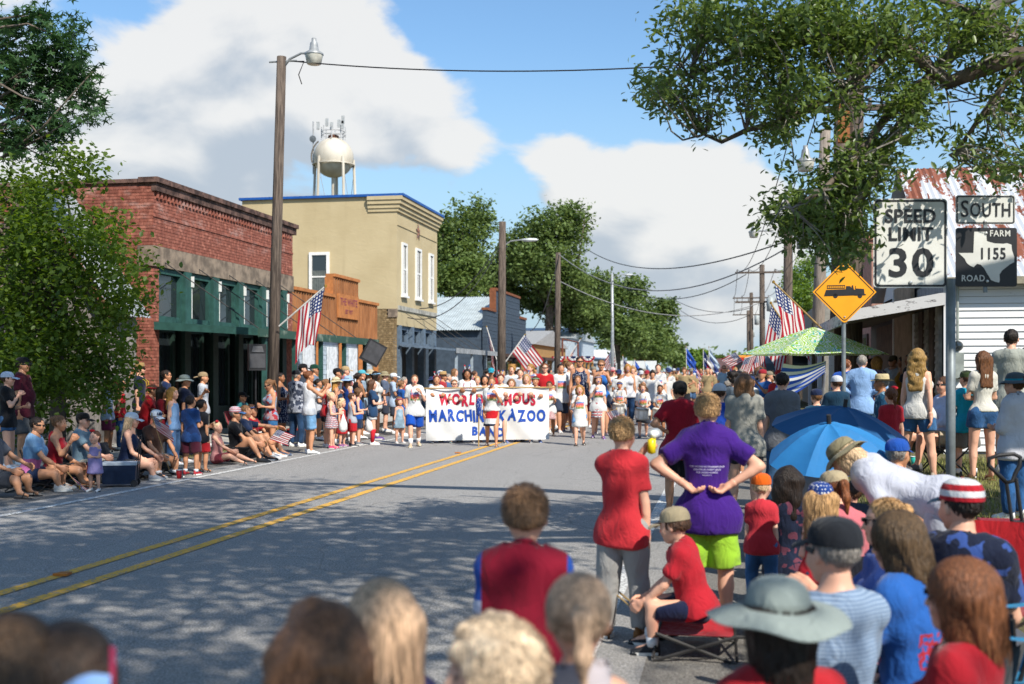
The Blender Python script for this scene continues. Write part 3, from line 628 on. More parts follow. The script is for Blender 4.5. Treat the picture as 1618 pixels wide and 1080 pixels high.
        for s in (-1, 1): o.lathe([(0, -.2), (.07, -.14), (.12, 0), (.07, .14), (0, .2)], tuple(hd(.2+s*.14, .05, .5)), 8, R=M3 @ Matrix.Rotation(pi/2, 3, 'Y'))
        for i in range(len(o.v)): pass
        o.v = [tuple(np.array(hd(.2, .05, .5))+(np.array(p)-np.array(hd(.2, .05, .5)))*hh) if False else p for p in o.v]
        c0 = np.array(hd(.2, .05, .52)); o.v = [tuple(c0+(np.array(p)-c0)*(hh*1.2)) for p in o.v]; o.build('bow', mt, e, smooth=True)
    elif k == 'visor':
        mb = MB(); mb.tube([tuple(hd(cos(a)*.40, -.05+sin(a)*.47, .2)) for a in np.linspace(0, 2*pi, 25)], .04*hh, 6); mb.sheet(lambda u, v: tuple(hd((u-.5)*.66, -.06+(.36+.12*(1-(2*u-1)**2)+v*.42), .18-.1*v*v)), 10, 4); mb.build('visor', mt, e, smooth=True)
# ================================================================ ground, road
def asphalt(name, base, patch):
    m, n = newmat(name); t = n('TexCoord').outputs['Object']
    a = n('TexNoise', {'Vector': t, 'Scale': 90., 'Detail': 6., 'Roughness': .75}).outputs[0]
    b = n('TexNoise', {'Vector': n.vm('MULTIPLY', t, (1, .12, 1)), 'Scale': .9, 'Detail': 5.}).outputs[0]
    v = n('TexVoronoi', {'Vector': t, 'Scale': 70.}).outputs['Distance']
    c = n.mix(n.ss(b, .3, .7), base, patch)
    c = n.mix(n.ss(a, .42, .62), mul(base, .5), c)
    c = n.mix(n.m('MULTIPLY', n.ss(v, .5, .75), .5), c, mul(base, 1.5))
    w = n('TexNoise', {'Vector': t, 'Scale': .5, 'Detail': 3.}).outputs['Color']
    cr = n('TexVoronoi', {'Vector': n.vm('ADD', n.vm('MULTIPLY', t, (1, .45, 1)), n.vm('MULTIPLY', w, (1.4, 1.4, 0))), 'Scale': .55}, feature='DISTANCE_TO_EDGE').outputs[0]
    c = n.mix(n.m('MULTIPLY', n.ss(cr, .006, .001), .35), c, mul(base, .3))
    xx = n('SeparateXYZ', {0: t}).outputs[0]; wp_ = n.m('ABSOLUTE', n.m('SUBTRACT', n.m('FRACT', n.m('MULTIPLY', n.m('ADD', xx, 8.1), .54)), .5))
    c = n.mix(n.m('MULTIPLY', n.ss(wp_, .12, .42), .22), c, mul(base, .72))
    sn = n('TexNoise', {'Vector': n.vm('MULTIPLY', t, (1, .35, 1)), 'Scale': 1.7, 'Detail': 6., 'Roughness': .65}).outputs[0]; c = n.mix(n.m('MULTIPLY', n.ss(sn, .58, .72), .4), c, mul(base, .6))
    vp = n('TexVoronoi', {'Vector': n.vm('MULTIPLY', t, (.55, .16, 1)), 'Scale': 1., 'Randomness': 1.}).outputs['Color']; c = n.mix(n.m('MULTIPLY', n.m('GREATER_THAN', n('SeparateXYZ', {0: vp}).outputs[0], .8), .13), c, mul(base, .55))
    finish(n, c, .9, n.m('ADD', a, v), .7, .006, spec=.25); return m
ASPH = asphalt('road_asphalt', (.33, .318, .303), (.38, .368, .352))
SHOUL = asphalt('shoulder_asphalt', (.20, .188, .17), (.27, .25, .22))
def worn_paint(name, col, thr):
    m, n = newmat(name); t = n('TexCoord').outputs['Object']
    a = n('TexNoise', {'Vector': t, 'Scale': 34., 'Detail': 8., 'Roughness': .7}).outputs[0]
    c = n.mix(n.ss(a, thr, thr+.1), (.21, .2, .19), col)
    finish(n, c, .8, a, .4, .004); return m
WHITEP = worn_paint('white_paint', (.62, .62, .6), .42); YELLP = worn_paint('yellow_paint', (.70, .38, .045), .40)
def groundmat():
    m, n = newmat('grass_ground'); t = n('TexCoord').outputs['Object']
    a = n('TexNoise', {'Vector': t, 'Scale': 1.3, 'Detail': 8., 'Roughness': .7}).outputs[0]
    b = n('TexNoise', {'Vector': t, 'Scale': 40., 'Detail': 5.}).outputs[0]
    c = n.mix(n.ss(a, .40, .62), (.20, .155, .085), (.10, .115, .03)); c = n.mix(n.ss(b, .3, .7), mul((.13, .12, .05), .7), c)
    finish(n, c, .95, b, .8, .03); return m
GRASS = groundmat()
DIRT = M('dirt', (.23, .185, .125), .95, .3, 3., .6, 40.)
CONC = M('concrete', (.36, .345, .31), .9, .2, 2.5, .25, 90.)
def strip(name, prof, y0, y1, mat, ny=1, **kw):
    mb = MB(); k = len(prof)
    for j in range(ny+1):
        y = y0+(y1-y0)*j/ny
        for (x, z) in prof: mb.v.append((x, y, z))
    for j in range(ny):
        for i in range(k-1): a = j*k+i; mb.f.append((a, a+1, a+k+1, a+k))
    return mb.build(name, mat, kind='structure', **kw)
pr = [(-900, -.05), (-9.0, -.03), (.9, -.03)]+[(.9+i*.17, gz(.9+i*.17, 0)) for i in range(1, 11)]+[(40, .25), (900, .25)]
strip('ground', pr, -120, 1500, GRASS)
strip('road', [(-8.55, 0), (-4.95, .012), (-.45, 0)], -60, 1400, ASPH)
strip('road_shoulder', [(-.45, -.003), (1.25, .03)], -60, 400, SHOUL)
strip('gravel_strip', [(-10.35, -.005), (-8.55, -.004)], -60, 400, SHOUL)
strip('sidewalk', [(-10.36, -.05), (-10.35, .10), (-10.2, .13), (-13.4, .15)], 12, 140, CONC)
for x0, x1, mt, nm in ((-8.06, -7.94, WHITEP, 'white_edge_line'), (-.86, -.74, WHITEP, 'white_edge_line'), (-5.22, -5.10, YELLP, 'yellow_centre_line'), (-4.82, -4.70, YELLP, 'yellow_centre_line')):
    f = lambda x: .012-abs(x+4.95)/3.6*.012+.006
    strip(nm, [(x0, f(x0)), (x1, f(x1))], -20, 400, mt)
for (x, y) in ((100, 912), (724, 717)):
    p = G(x, y); MB().poly([(-.06, -.05, 0), (.06, -.05, 0), (.045, .05, .0), (-.045, .05, 0)], (0, 0, .018)).build('road_reflector', M('reflector', '#b06a2a', .4), loc=(p.x, p.y, .02),
        label='small amber reflector on the yellow centre line '+('in the near shade' if x < 300 else 'just before the banner'), cat='reflector')
# grass blades on the verge
def grass(nm, n, x0, x1, y0, y1, h0, h1, lab):
    x = RNG.uniform(x0, x1, n); y = RNG.uniform(y0, y1, n); h = RNG.uniform(h0, h1, n); a = RNG.uniform(0, 2*pi, n)
    z = np.array([gz(i, 0) for i in x])-.01; dx, dy = np.cos(a)*.006, np.sin(a)*.006; lx, ly = RNG.normal(0, .4, n)*h, RNG.normal(0, .4, n)*h
    V = np.stack([np.stack([x-dx, y-dy, z], 1), np.stack([x+dx, y+dy, z], 1), np.stack([x+lx, y+ly, z+h], 1)], 1).reshape(-1, 3)
    OB(nm, npmesh(nm, V, np.arange(3*n).reshape(-1, 3)), M('grass_blade', (.19, .19, .055), .7, .4, 2., rnd=.35, spec=.2), label=lab, cat='grass', kind='stuff')
grass('grass', 26000, 1.3, 5.5, 7.5, 19, .03, .10, 'short dry grass of the roadside verge on the right')
grass('weeds', 3500, -10.9, -9.9, 17, 30, .02, .1, 'thin weeds along the kerb on the left')

# ================================================================ building helpers
def brickmat(name, c1, c2, white=0.):
    m, n = newmat(name); t = n('TexCoord').outputs['Object']; g = n('NewGeometry')
    r = n.m('FRACT', n.m('ADD', n('ObjectInfo').outputs['Random'], g.outputs['Random Per Island']))
    a = n('TexNoise', {'Vector': g.outputs['Position'], 'Scale': 9., 'Detail': 7.}).outputs[0]
    c = n.mix(r, c1, c2); c = n.mix(n.ss(a, .35, .75), mul(c1, .62), c)
    if white:
        b = n('TexNoise', {'Vector': n.vm('MULTIPLY', g.outputs['Position'], (1, 1, 2.2)), 'Scale': 1.3, 'Detail': 9., 'Roughness': .72}).outputs[0]
        z = n('SeparateXYZ', {0: g.outputs['Position']}).outputs[2]
        k = n.m('MULTIPLY', n.ss(b, .5, .72), n.ss(z, 4.7, 5.5)); c = n.mix(n.m('MULTIPLY', k, white), c, (.55, .42, .38))
    finish(n, c, .9, a, .5, .008); return m
RBRICK = brickmat('red_brick', (.32, .105, .072), (.47, .18, .125), .55)
BBRICK = brickmat('buff_brick', (.26, .175, .085), (.40, .285, .15))
MORT = M('mortar', (.20, .11, .085), .95, .25, 10., .3); MORTB = M('mortar_buff', (.22, .17, .11), .95, .2, 10.)
def bricks(par, o, ua, w, h, nrm, mat, bw=.215, bh=.076, skip=None, proud=.014, nobj=300, pick=None, name='brick'):
    o = Vector(o); ua = Vector(ua).normalized(); nrm = Vector(nrm).normalized(); za = Vector((0, 0, 1)); g = .009
    R = Matrix((ua, nrm, za)).transposed(); cells = []
    for r in range(int(h/bh)):
        off = (r % 2)*bw/2
        for c in range(-1, int(w/bw)+2):
            u0 = max(0, c*bw+off); u1 = min(w, (c+1)*bw+off)
            if u1-u0 < .05: continue
            cu, cv = (u0+u1)/2, (r+.5)*bh
            if skip and skip(cu, cv): continue
            cells.append((u0, u1, r*bh, full := (u1-u0 > bw-.001)))
    key = pick or (lambda c: c[0])
    full = sorted([c for c in cells if c[3]], key=key)[:nobj]; fs = set(map(tuple, full))
    mb = MB().box((-bw/2+g/2, -.012, g/2), (bw/2-g/2, proud, bh-g/2)); me = mb.mesh('brick'); me.materials.append(mat)
    for c in full:
        b = OB(name, me, None, par); b.matrix_local = Matrix.Translation(o+ua*((c[0]+c[1])/2)+za*c[2]+nrm*random.uniform(-.003, .004)) @ R.to_4x4()
    rest = MB()
    for c in cells:
        if tuple(c) in fs: continue
        j = random.uniform(-.004, .004); rest.box((c[0]+g/2, -.012, c[2]+g/2), (c[1]-g/2, proud+j, c[2]+bh-g/2), R, o)
    if rest.v: rest.build(name+'work', mat, par, kind='stuff')
GLASS, ng = newmat('window_glass')
finish(ng, (.018, .024, .028), .04, spec=.9)
GREEN = M('green_paint', '#2c4f49', .6, .2, 4., .2, 50.); GREEND = M('weathered_green_paint', '#3f5f52', .7, .3, 3., .3, 40., col2='#8b9484', thr=(.5, .75))
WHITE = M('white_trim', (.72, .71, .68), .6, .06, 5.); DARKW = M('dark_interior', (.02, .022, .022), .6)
def window(par, c, ua, w, h, nrm, frame=WHITE, fw=.09, sill=True, bars=1, curtain=True, depth=.08):
    """window centred at c on a wall with normal nrm: frame and sill, meeting rail, glass panes"""
    R = Matrix((Vector(ua), Vector(nrm), Vector((0, 0, 1)))).transposed(); c = Vector(c)
    wdw = MB()
    for lo, hi in (((-w/2-fw, -.05, -h/2-fw), (-w/2, depth, h/2+fw)), ((w/2, -.05, -h/2-fw), (w/2+fw, depth, h/2+fw)), ((-w/2, -.05, h/2), (w/2, depth, h/2+fw)), ((-w/2, -.05, -h/2-fw), (w/2, depth, -h/2))): wdw.box(lo, hi, R, c)
    if bars >= 1: wdw.box((-w/2, -.04, -.03), (w/2, depth*.6, .03), R, c)
    if bars >= 2: wdw.box((-.02, -.04, -h/2), (.02, depth*.5, h/2), R, c)
    o = wdw.build('window', frame, par)
    MB().box((-w/2, .004, .03), (w/2, .02, h/2), R, c).build('pane', GLASS, o); MB().box((-w/2, .004, -h/2), (w/2, .02, -.03), R, c).build('pane', GLASS, o)
    if curtain: MB().sheet(lambda u, v: tuple(R @ Vector(((u-.5)*w, .025+.003*sin(u*40), -h/2+.04+v*h*.62))+c), 40, 1).build('curtain', M('curtain', (.10, .115, .11), .9), o)
    if sill: MB().box((-w/2-fw-.05, -.02, -h/2-fw-.08), (w/2+fw+.05, depth+.06, -h/2-fw-.002), R, c).build('sill', frame, o)
    return o
def corrug(fn, nu, amp, per, nv=2):   # sheet with ridges running along v
    mb = MB()
    return mb.sheet(lambda u, v: fn(u, v, amp*(1 if int(u*nu) % 2 else -1)), nu, nv)
# ---------------------------------------------------------------- red brick store
XF = -13.0; RY0, RY1 = 24.2, 32.75
red = EM('brick_store', 'one-storey red brick store with green storefront under a hanging green canopy', 'building', (XF, RY0, 0))
T = lambda x, y, z: (x-XF, y-RY0, z)
bx('side_wall', T(-21, RY0+.02, 0), T(XF-.02, RY0+.3, 6.0), MORT, red)
bricks(red, T(XF, RY0, 0), (-1, 0, 0), 6.6, 6.0, (0, -1, 0), RBRICK, pick=lambda c: c[0]+abs(c[2]-4.6)*.6)
bx('front_wall', T(XF-.3, RY0+.32, 4.56), T(XF-.02, RY1, 6.0), MORT, red)
bricks(red, T(XF, RY0, 4.56), (0, 1, 0), RY1-RY0, 1.45, (1, 0, 0), RBRICK, nobj=0, name='front_brick')
for ya, yb in ((RY0, RY0+.28), (RY1-.55, RY1)):
    bx('pier', T(XF-.3, ya+.32 if ya == RY0 else ya, 0), T(XF-.02, yb, 4.08), MORT, red)
    bricks(red, T(XF, ya, 0), (0, 1, 0), yb-ya, 4.08, (1, 0, 0), RBRICK, nobj=0, name='pier_brick')
STONE = M('stone_lintel', (.20, .155, .12), .95, .35, 3., .5, 30., col2=(.30, .23, .17))
bx('lintel', T(XF-.35, RY0-.05, 4.08), T(XF+.05, RY1, 4.55), STONE, red)
for i in range(46):      # corbel teeth under the cornice
    y = RY0+.12+i*(RY1-RY0-.2)/46
    bx('corbel', T(XF, y, 5.66), T(XF+.06, y+.085, 5.80), RBRICK, red)
DARKCAP = M('sooty_coping', (.085, .05, .042), .95, .5, 4., .5, 30., col2=(.17, .10, .08))
bx('string_course', T(XF, RY0, 5.22), T(XF+.035, RY1, 5.27), RBRICK, red)
bx('cornice', T(XF-.02, RY0-.02, 5.81), T(XF+.1, RY1+.1, 6.0), DARKCAP, red)
bx('coping', T(XF-.32, RY0-.08, 6.0), T(XF+.16, RY1+.14, 6.12), DARKCAP, red)
bx('side_coping', T(-21, RY0-.05, 6.002), T(XF-.33, RY0+.34, 6.09), DARKCAP, red)
bx('roof', T(-21, RY0+.3, 5.3), T(XF-.3, RY1, 5.4), DARKCAP, red)
bx('rear_wall', T(-21, RY1-.2, 0), T(XF-.32, RY1, 5.9), MORT, red)
bays = 5; bwid = (RY1-.55-RY0-.28)/bays
for i in range(bays):
    y0 = RY0+.28+i*bwid
    p = MB().box(T(XF-.05, y0+bwid-.34, 2.7), T(XF+.07, y0+bwid, 4.07)).build('green_pilaster', GREEN, red); MB().box(T(XF-.05, y0+bwid-.32, .15), T(XF+.05, y0+bwid-.02, 2.698)).build('shade_dark_pilaster', M('frame_and_shade_green', '#20332c', .6), red)  # lower pilaster coloured darker to stand in for shade under the canopy
    MB().box(T(XF+.07, y0+bwid-.05, 3.72), T(XF+.13, y0+bwid, 3.98)).box(T(XF+.07, y0+bwid-.02, 2.95), T(XF+.08, y0+bwid, 3.718)).build('scroll_bracket', WHITE, p)
    w = MB().box(T(XF-.16, y0, 3.94), T(XF-.02, y0+bwid-.34, 4.07)).box(T(XF-.16, y0, 2.8), T(XF-.02, y0+bwid-.34, 2.95)).box(T(XF-.16, y0, 2.95), T(XF-.02, y0+.09, 3.94)).box(T(XF-.16, y0+bwid-.43, 2.95), T(XF-.02, y0+bwid-.34, 3.94)).build('transom', GREEN, red)
    MB().box(T(XF-.14, y0+.09, 2.95), T(XF-.12, y0+bwid-.43, 3.94)).build('pane', GLASS, w)
    d = MB().box(T(XF-.34, y0+.0, .15), T(XF-.2, y0+.12, 2.8)).box(T(XF-.34, y0+bwid-.46, .15), T(XF-.2, y0+bwid-.34, 2.8)).box(T(XF-.34, y0+.12, .15), T(XF-.2, y0+bwid-.46, .75)).box(T(XF-.34, y0+.12, 2.6), T(XF-.2, y0+bwid-.46, 2.8)).build('shop_window', M('frame_and_shade_green', '#20332c', .6), red)
    MB().box(T(XF-.3, y0+.12, .75), T(XF-.28, y0+bwid-.46, 2.6)).build('pane', GLASS, d)
    MB().box(T(XF-.19, y0+.1, .75), T(XF-.17, y0+.14, 2.6)).build('gold_bead', M('gold_bead', '#8a7444', .6), d)
bx('shop_floor_back', T(XF-1.4, RY0+.4, .1), T(XF-1.3, RY1-.3, 4.0), DARKW, red)
CX = -10.45
MB().poly([T(XF+.08, RY0+.1, 2.66), T(CX, RY0+.1, 2.52), T(CX, RY0+.1, 2.60), T(XF+.08, RY0+.1, 2.78)], (0, RY1-RY0+.3, 0)).build('canopy', M('canopy_boards', '#5f7267', .8, .3, 5., .3), red)
bx('canopy_fascia', T(CX, RY0+.05, 2.44), T(CX+.05, RY1+.45, 2.63), GREEND, red)
MB().poly([T(XF, RY0+.04, 2.62), T(CX, RY0+.04, 2.47), T(CX, RY0+.04, 2.63), T(XF, RY0+.04, 2.80)], (0, .05, 0)).build('canopy_end_board', GREEN, red)
for i in range(5):
    y = RY0+.6+i*1.85
    MB().box(T(CX-.12, y-.05, .14), T(CX-.02, y+.05, 2.5)).build('post', GREEN, red)
    yy = RY0+.5+i*1.75
    MB().tube([T(XF+.05, yy, 4.2), T(CX-.15, yy, 2.63)], .014, 6).build('tie_rod', M('iron', (.03, .028, .027), .6), red)
# ---------------------------------------------------------------- tin shed in front of the side wall
TIN = M('tin', (.42, .43, .43), .45, .15, 3., .1, 20., metal=.5); RUSTY = M('rust_edge', (.16, .07, .04), .9, .3, 8.)
sh = EM('tin_shed', 'small grey tin-roofed shed against the red brick side wall', 'shed', (-18, 20.6, 0))
A = W(62, 300, 23.9); hh0 = A.z
MB().poly([(-1.6, 0, 0), (1.6, 0, 0), (1.6, 0, 3.1), (0, 0, hh0), (-1.6, 0, 3.1)], (0, 1.2, 0)).build('wall', M('grey_boards', (.22, .2, .19), .9, .3, 4., .4, stretch=(6, 1, 1)), sh)
for sgn in (-1, 1):
    corrug(lambda u, v, a, s=sgn: (s*(v*1.85), -.2+u*1.6, hh0+.08-v*1.85*(hh0-3.1)/1.6+a), 26, .012, 1).build('roof_sheet', TIN, sh)
    MB().tube([(0, -.24, hh0+.04), (sgn*1.85, -.24, hh0+.04-1.85*(hh0-3.1)/1.6)], .06, 4).build('barge_board', RUSTY, sh)
sh.location = (A.x, A.y-.1, 0)
# ---------------------------------------------------------------- yellow stucco building
YY0, YY1 = 43.9, 50.3; YH = 8.7
def stuccomat():
    m, n = newmat('yellow_stucco'); t = n('TexCoord').outputs['Object']
    a = n('TexNoise', {'Vector': t, 'Scale': .7, 'Detail': 6.}).outputs[0]; b = n('TexNoise', {'Vector': n.vm('MULTIPLY', t, (1, 1, .12)), 'Scale': 2.5, 'Detail': 6.}).outputs[0]
    c = n('TexNoise', {'Vector': n.vm('MULTIPLY', t, (1, 1, 1.8)), 'Scale': 3., 'Detail': 5., 'Distortion': .8}).outputs[0]
    k = n.mix(n.ss(a, .3, .7), (.43, .345, .20), (.49, .40, .24)); k = n.mix(n.m('MULTIPLY', n.ss(b, .55, .8), .45), k, (.36, .28, .16))
    finish(n, k, .9, n.m('ADD', c, n.m('MULTIPLY', b, .4)), .22, .035); return m
STUC = stuccomat(); BLUE = M('blue_metal', '#1d4f96', .5, .1)
yb = EM('stucco_building', 'two-storey yellow stucco building with blue roof edge and star ornament', 'building', (XF, YY0, 0))
T = lambda x, y, z: (x-XF, y-YY0, z)
XB = -19.6
bx('wall', T(XB, YY0, 4.2), T(XF, YY1, YH), STUC, yb); bx('lower_core', T(XB, YY0+.03, 0), T(XF-.6, YY1, 4.198), MORTB, yb)
bx('rear_wing', T(-30, YY0+.5, 0), T(XB-.002, YY1-.4, YH-.9), STUC, yb); bx('wing_roof_edge', T(-30.1, YY0+.4, YH-.9), T(XB, YY1-.3, YH-.78), BLUE, yb)
bx('roof_edge', T(XB-.1, YY0-.12, YH+.002), T(XF+.3, YY1+.15, YH+.1), BLUE, yb)
for i, (dz, e) in enumerate(((.0, .26), (.16, .2), (.32, .13), (.46, .07))):
    bx('cornice', T(XF-.0, YY0-e*.7, YH-.15-dz), T(XF+e, YY1+e*.5, YH-.002-dz), STUC, yb)
    bx('cornice_return', T(XF-1.2, YY0-e*.7, YH-.15-dz), T(XF-.002, YY0-.002, YH-.002-dz), STUC, yb)
bx('frieze_line', T(XF, YY0+.02, YH-1.15), T(XF+.03, YY1-.1, YH-1.1), STUC, yb)
bx('belt_course', T(XF, YY0+.1, 4.16), T(XF+.05, YY1-.2, 4.34), M('grey_patch', (.33, .32, .28), .9, .25, 4.), yb)
bricks(yb, T(XF, YY0, 0), (-1, 0, 0), 3., 4.2, (0, -1, 0), BBRICK, nobj=300, skip=lambda u, v: u < .36 and v > 3.85, pick=lambda c: c[0]+abs(c[2]-3.2)*.5)
bx('brick_capital', T(XF-.36, YY0-.05, 3.86), T(XF+.02, YY0+.02, 4.198), STONE, yb)
for y, w in ((YY0+.95, .5), (YY0+3.1, .62), (YY0+5.2, .5)):
    window(yb, T(XF, y, 5.85), (0, 1, 0), w, 1.95, (1, 0, 0), fw=.1, bars=2, curtain=False)
cx = PY(505, 430, YY0)
window(yb, T(cx.x, YY0, PY(505, 437, YY0).z), (-1, 0, 0), .62, 1.75, (0, -1, 0), fw=.12)
star = MB(); cy, cz = YY0+3.1, 7.62
for k in range(5):
    a = pi/2+k*2*pi/5; tip = T(XF+.02, cy+.34*cos(a), cz+.42*sin(a)); l = T(XF+.02, cy+.14*cos(a+pi/5), cz+.17*sin(a+pi/5)); r = T(XF+.02, cy+.14*cos(a-pi/5), cz+.17*sin(a-pi/5)); c = T(XF+.10, cy, cz)
    star.add([tip, l, c, r], [(0, 1, 2), (0, 2, 3)])
star.build('star_ornament', M('star_metal', '#6d6a70', .5, .3, 20., col2='#8a5b3a'), yb)
bx('front_shop', T(XF-.55, YY0+.4, 0), T(XF-.5, YY1-.3, 4.2), DARKW, yb)
bx('lower_front', T(XF-.3, YY0+.05, 3.552), T(XF-.004, YY1-.1, 4.198), STUC, yb)
GB = M('greyblue_paint', '#5d6c7b', .6, .15, 6.)
for i in range(4):
    y = YY0+.3+i*1.85; p = bx('grey_pilaster', T(XF-.25, y, .15), T(XF+.03, y+.3, 3.55), GB, yb)
    if i < 3:
        wd = MB().box(T(XF-.3, y+.3, 3.4), T(XF-.1, y+1.85, 3.55)).box(T(XF-.3, y+.3, 2.7), T(XF-.1, y+1.85, 2.9)).box(T(XF-.3, y+.5, 2.9), T(XF-.1, y+.6, 3.4)).box(T(XF-.3, y+1.55, 2.9), T(XF-.1, y+1.65, 3.4)).build('transom', GB, yb)
        MB().box(T(XF-.27, y+.3, 2.9), T(XF-.24, y+1.85, 3.4)).build('pane', GLASS, wd)
CY = -10.6
MB().poly([T(XF+.04, YY0+.2, 2.72), T(CY, YY0+.2, 2.5), T(CY, YY0+.2, 2.58), T(XF+.04, YY0+.2, 2.80)], (0, 9.2, 0)).build('canopy', GB, yb)
bx('canopy_fascia', T(CY, YY0+.15, 2.42), T(CY+.05, YY0+9.4, 2.62), M('grey_fascia', '#8b8f92', .8, .25, 5.), yb)
for i in range(4): MB().box(T(CY-.12, YY0+.4+i*2.8, .14), T(CY-.02, YY0+.5+i*2.8, 2.48)).build('post', M('pale_post', '#8e9aa3', .7), yb)
for i in range(4): MB().tube([T(XF+.05, YY0+.6+i*1.7, 4.15), T(CY-.1, YY0+.6+i*1.7, 2.6)], .013, 6).build('tie_rod', MC['iron'], yb)
# ---------------------------------------------------------------- orange board-and-batten false front
OY0, OY1 = RY1+.1, 41.3
ORG = M('orange_boards', (.30, .125, .05), .8, .22, 3., .3, 30., stretch=(1, 1, .3), col2=(.38, .17, .07)); ORG2 = M('orange_trim', (.42, .16, .05), .7, .15)
wf = EM('wooden_store', 'low store with stepped orange board-and-batten false front', 'building', (XF, OY0, 0))
T = lambda x, y, z: (x-XF, y-OY0, z)
yc0, yc1 = PX(527, 440, XF).y, PX(566, 450, XF).y
ZT = lambda y: 4.86 if yc0 <= y <= yc1 else 4.16
for nm, ya, yb_, z1 in (('front_board', OY0, yc0, 4.16), ('centre_board', yc0, yc1, 4.86), ('end_board', yc1, OY1, 4.16)):
    MB().box(T(XF-.25, ya+.001, 2.75), T(XF, yb_-.001, z1)).build(nm, ORG, wf); MB().box(T(XF-.27, ya-.02, z1-.002), T(XF+.07, yb_+.02, z1+.1)).build('cap_trim', ORG2, wf)
k = int((OY1-OY0)/.22)
for i in range(k):
    y = OY0+.1+i*.22; bx('batten', T(XF, y, 2.76), T(XF+.035, y+.045, ZT(y+.02)-.01), ORG, wf)
sb = MB().box(T(XF+.036, yc0+.25, 3.5), T(XF+.09, yc1-.2, 4.32)).build('sign_board', ORG2, wf)
for nm, s_, z in (('THE WHITE', .34, 4.05), ('EST 1977', .2, 3.72)):
    me = textmesh(nm, s_, .006); o = OB('lettering', me, M('sign_ink', '#7d3a4a', .8), sb); o.matrix_local = Matrix.Translation(T(XF+.095, (yc0+yc1)/2+.02, z)) @ Matrix.Rotation(pi/2, 4, 'Z') @ Matrix.Rotation(pi/2, 4, 'X')
bx('side_panel', T(XF-.3, yc0-.03, 4.26), T(XF-.02, yc0-.0, 4.86), ORG2, wf)
bx('body', T(-21, OY0, 0), T(XF-.26, OY1, 3.3), M('cream_wall', '#b9ab8c', .9, .1), wf)
PALE = M('pale_boards', '#a7b3bd', .8, .15, 5.)
for i in range(15): bx('siding_board', T(XF-.20, OY0+.4, .3+i*.16), T(XF-.14-.012*(i % 2), OY1-.15, .3+i*.16+.152), PALE, wf)
for y in (OY0+.1, OY0+2.2, OY0+4.4, OY0+6.5, OY1-.15): bx('orange_post', T(XF-.1, y, .15), T(XF+.04, y+.14, 2.75), ORG2, wf)
for y in (OY0+1.1, OY0+3.3, OY0+5.5):
    d = bx('shutter', T(XF-.13, y, 1.0), T(XF-.10, y+.9, 2.5), M('white_board', '#c9cdd0', .8), wf)
# ---------------------------------------------------------------- blue-grey store with tin roof
BY0, BY1 = 61.3, 73.4; BG = M('bluegrey_siding', '#3e4a57', .8, .15, 4.)
bs = EM('slate_store', 'slate-blue store with stepped false front and grey tin roof', 'building', (XF, BY0, 0))
T = lambda x, y, z: (x-XF, y-BY0, z)
ym = (BY0+BY1)/2
bx('wall', T(-22, BY0, 0), T(XF-.3, BY1, 4.0), BG, bs)
def rf(u, v, a): y = BY0-.3+(ym-BY0+.3)*v; return T(-22+u*(22+XF-.3), y, 4.0+v*2.25+a)
corrug(rf, 120, .02, 1).build('roof_sheet', M('galvanised', (.45, .50, .50), .5, .12, 2., metal=.3), bs)
MB().add([T(-22, ym, 6.25), T(XF-.3, ym, 6.25), T(XF-.3, BY1, 4.0), T(-22, BY1, 4.0)], [(0, 1, 2, 3)]).build('roof_back', TIN, bs)
for nm, a, b, z in (('false_front', BY0-.1, BY0+2.2, 5.2), ('false_front_centre', BY0+2.2, BY1-2.2, 6.45), ('false_front_end', BY1-2.2, BY1+.1, 5.2)):
    for i in range(int((z-2.8)/.2)): bx('siding_board', T(XF-.25, a, 2.8+i*.2), T(XF+(.0 if i % 2 else .012), b, 2.8+i*.2+.19), BG, bs)
    bx('trim_board', T(XF-.3, a-.04, z-.1), T(XF+.06, b+.04, z+.04), M('rust_trim', '#7a4a30', .8), bs)
bx('trim_corner', T(XF-.32, BY0+2.1, 5.2), T(XF+.05, BY0+2.2, 6.4), M('rust_trim', ''), bs)
MB().poly([T(XF, BY0-.3, 2.62), T(-10.6, BY0-.3, 2.4), T(-10.6, BY0-.3, 2.55), T(XF, BY0-.3, 2.8)], (0, 12.6, 0)).build('porch_roof', M('porch_brown', '#4b3a35', .8), bs)
for i in range(5): bx('post', T(-10.75, BY0+.1+i*2.9, .1), T(-10.62, BY0+.22+i*2.9, 2.42), M('pale_post', ''), bs)
for i in range(4):
    f = bx('shop_window', T(XF-.29, BY0+.8+i*2.9, .8), T(XF-.2, BY0+2.6+i*2.9, 2.5), M('pale_post', ''), bs); bx('pane', T(XF-.195, BY0+.9+i*2.9, .9), T(XF-.19, BY0+2.5+i*2.9, 2.4), GLASS, f)
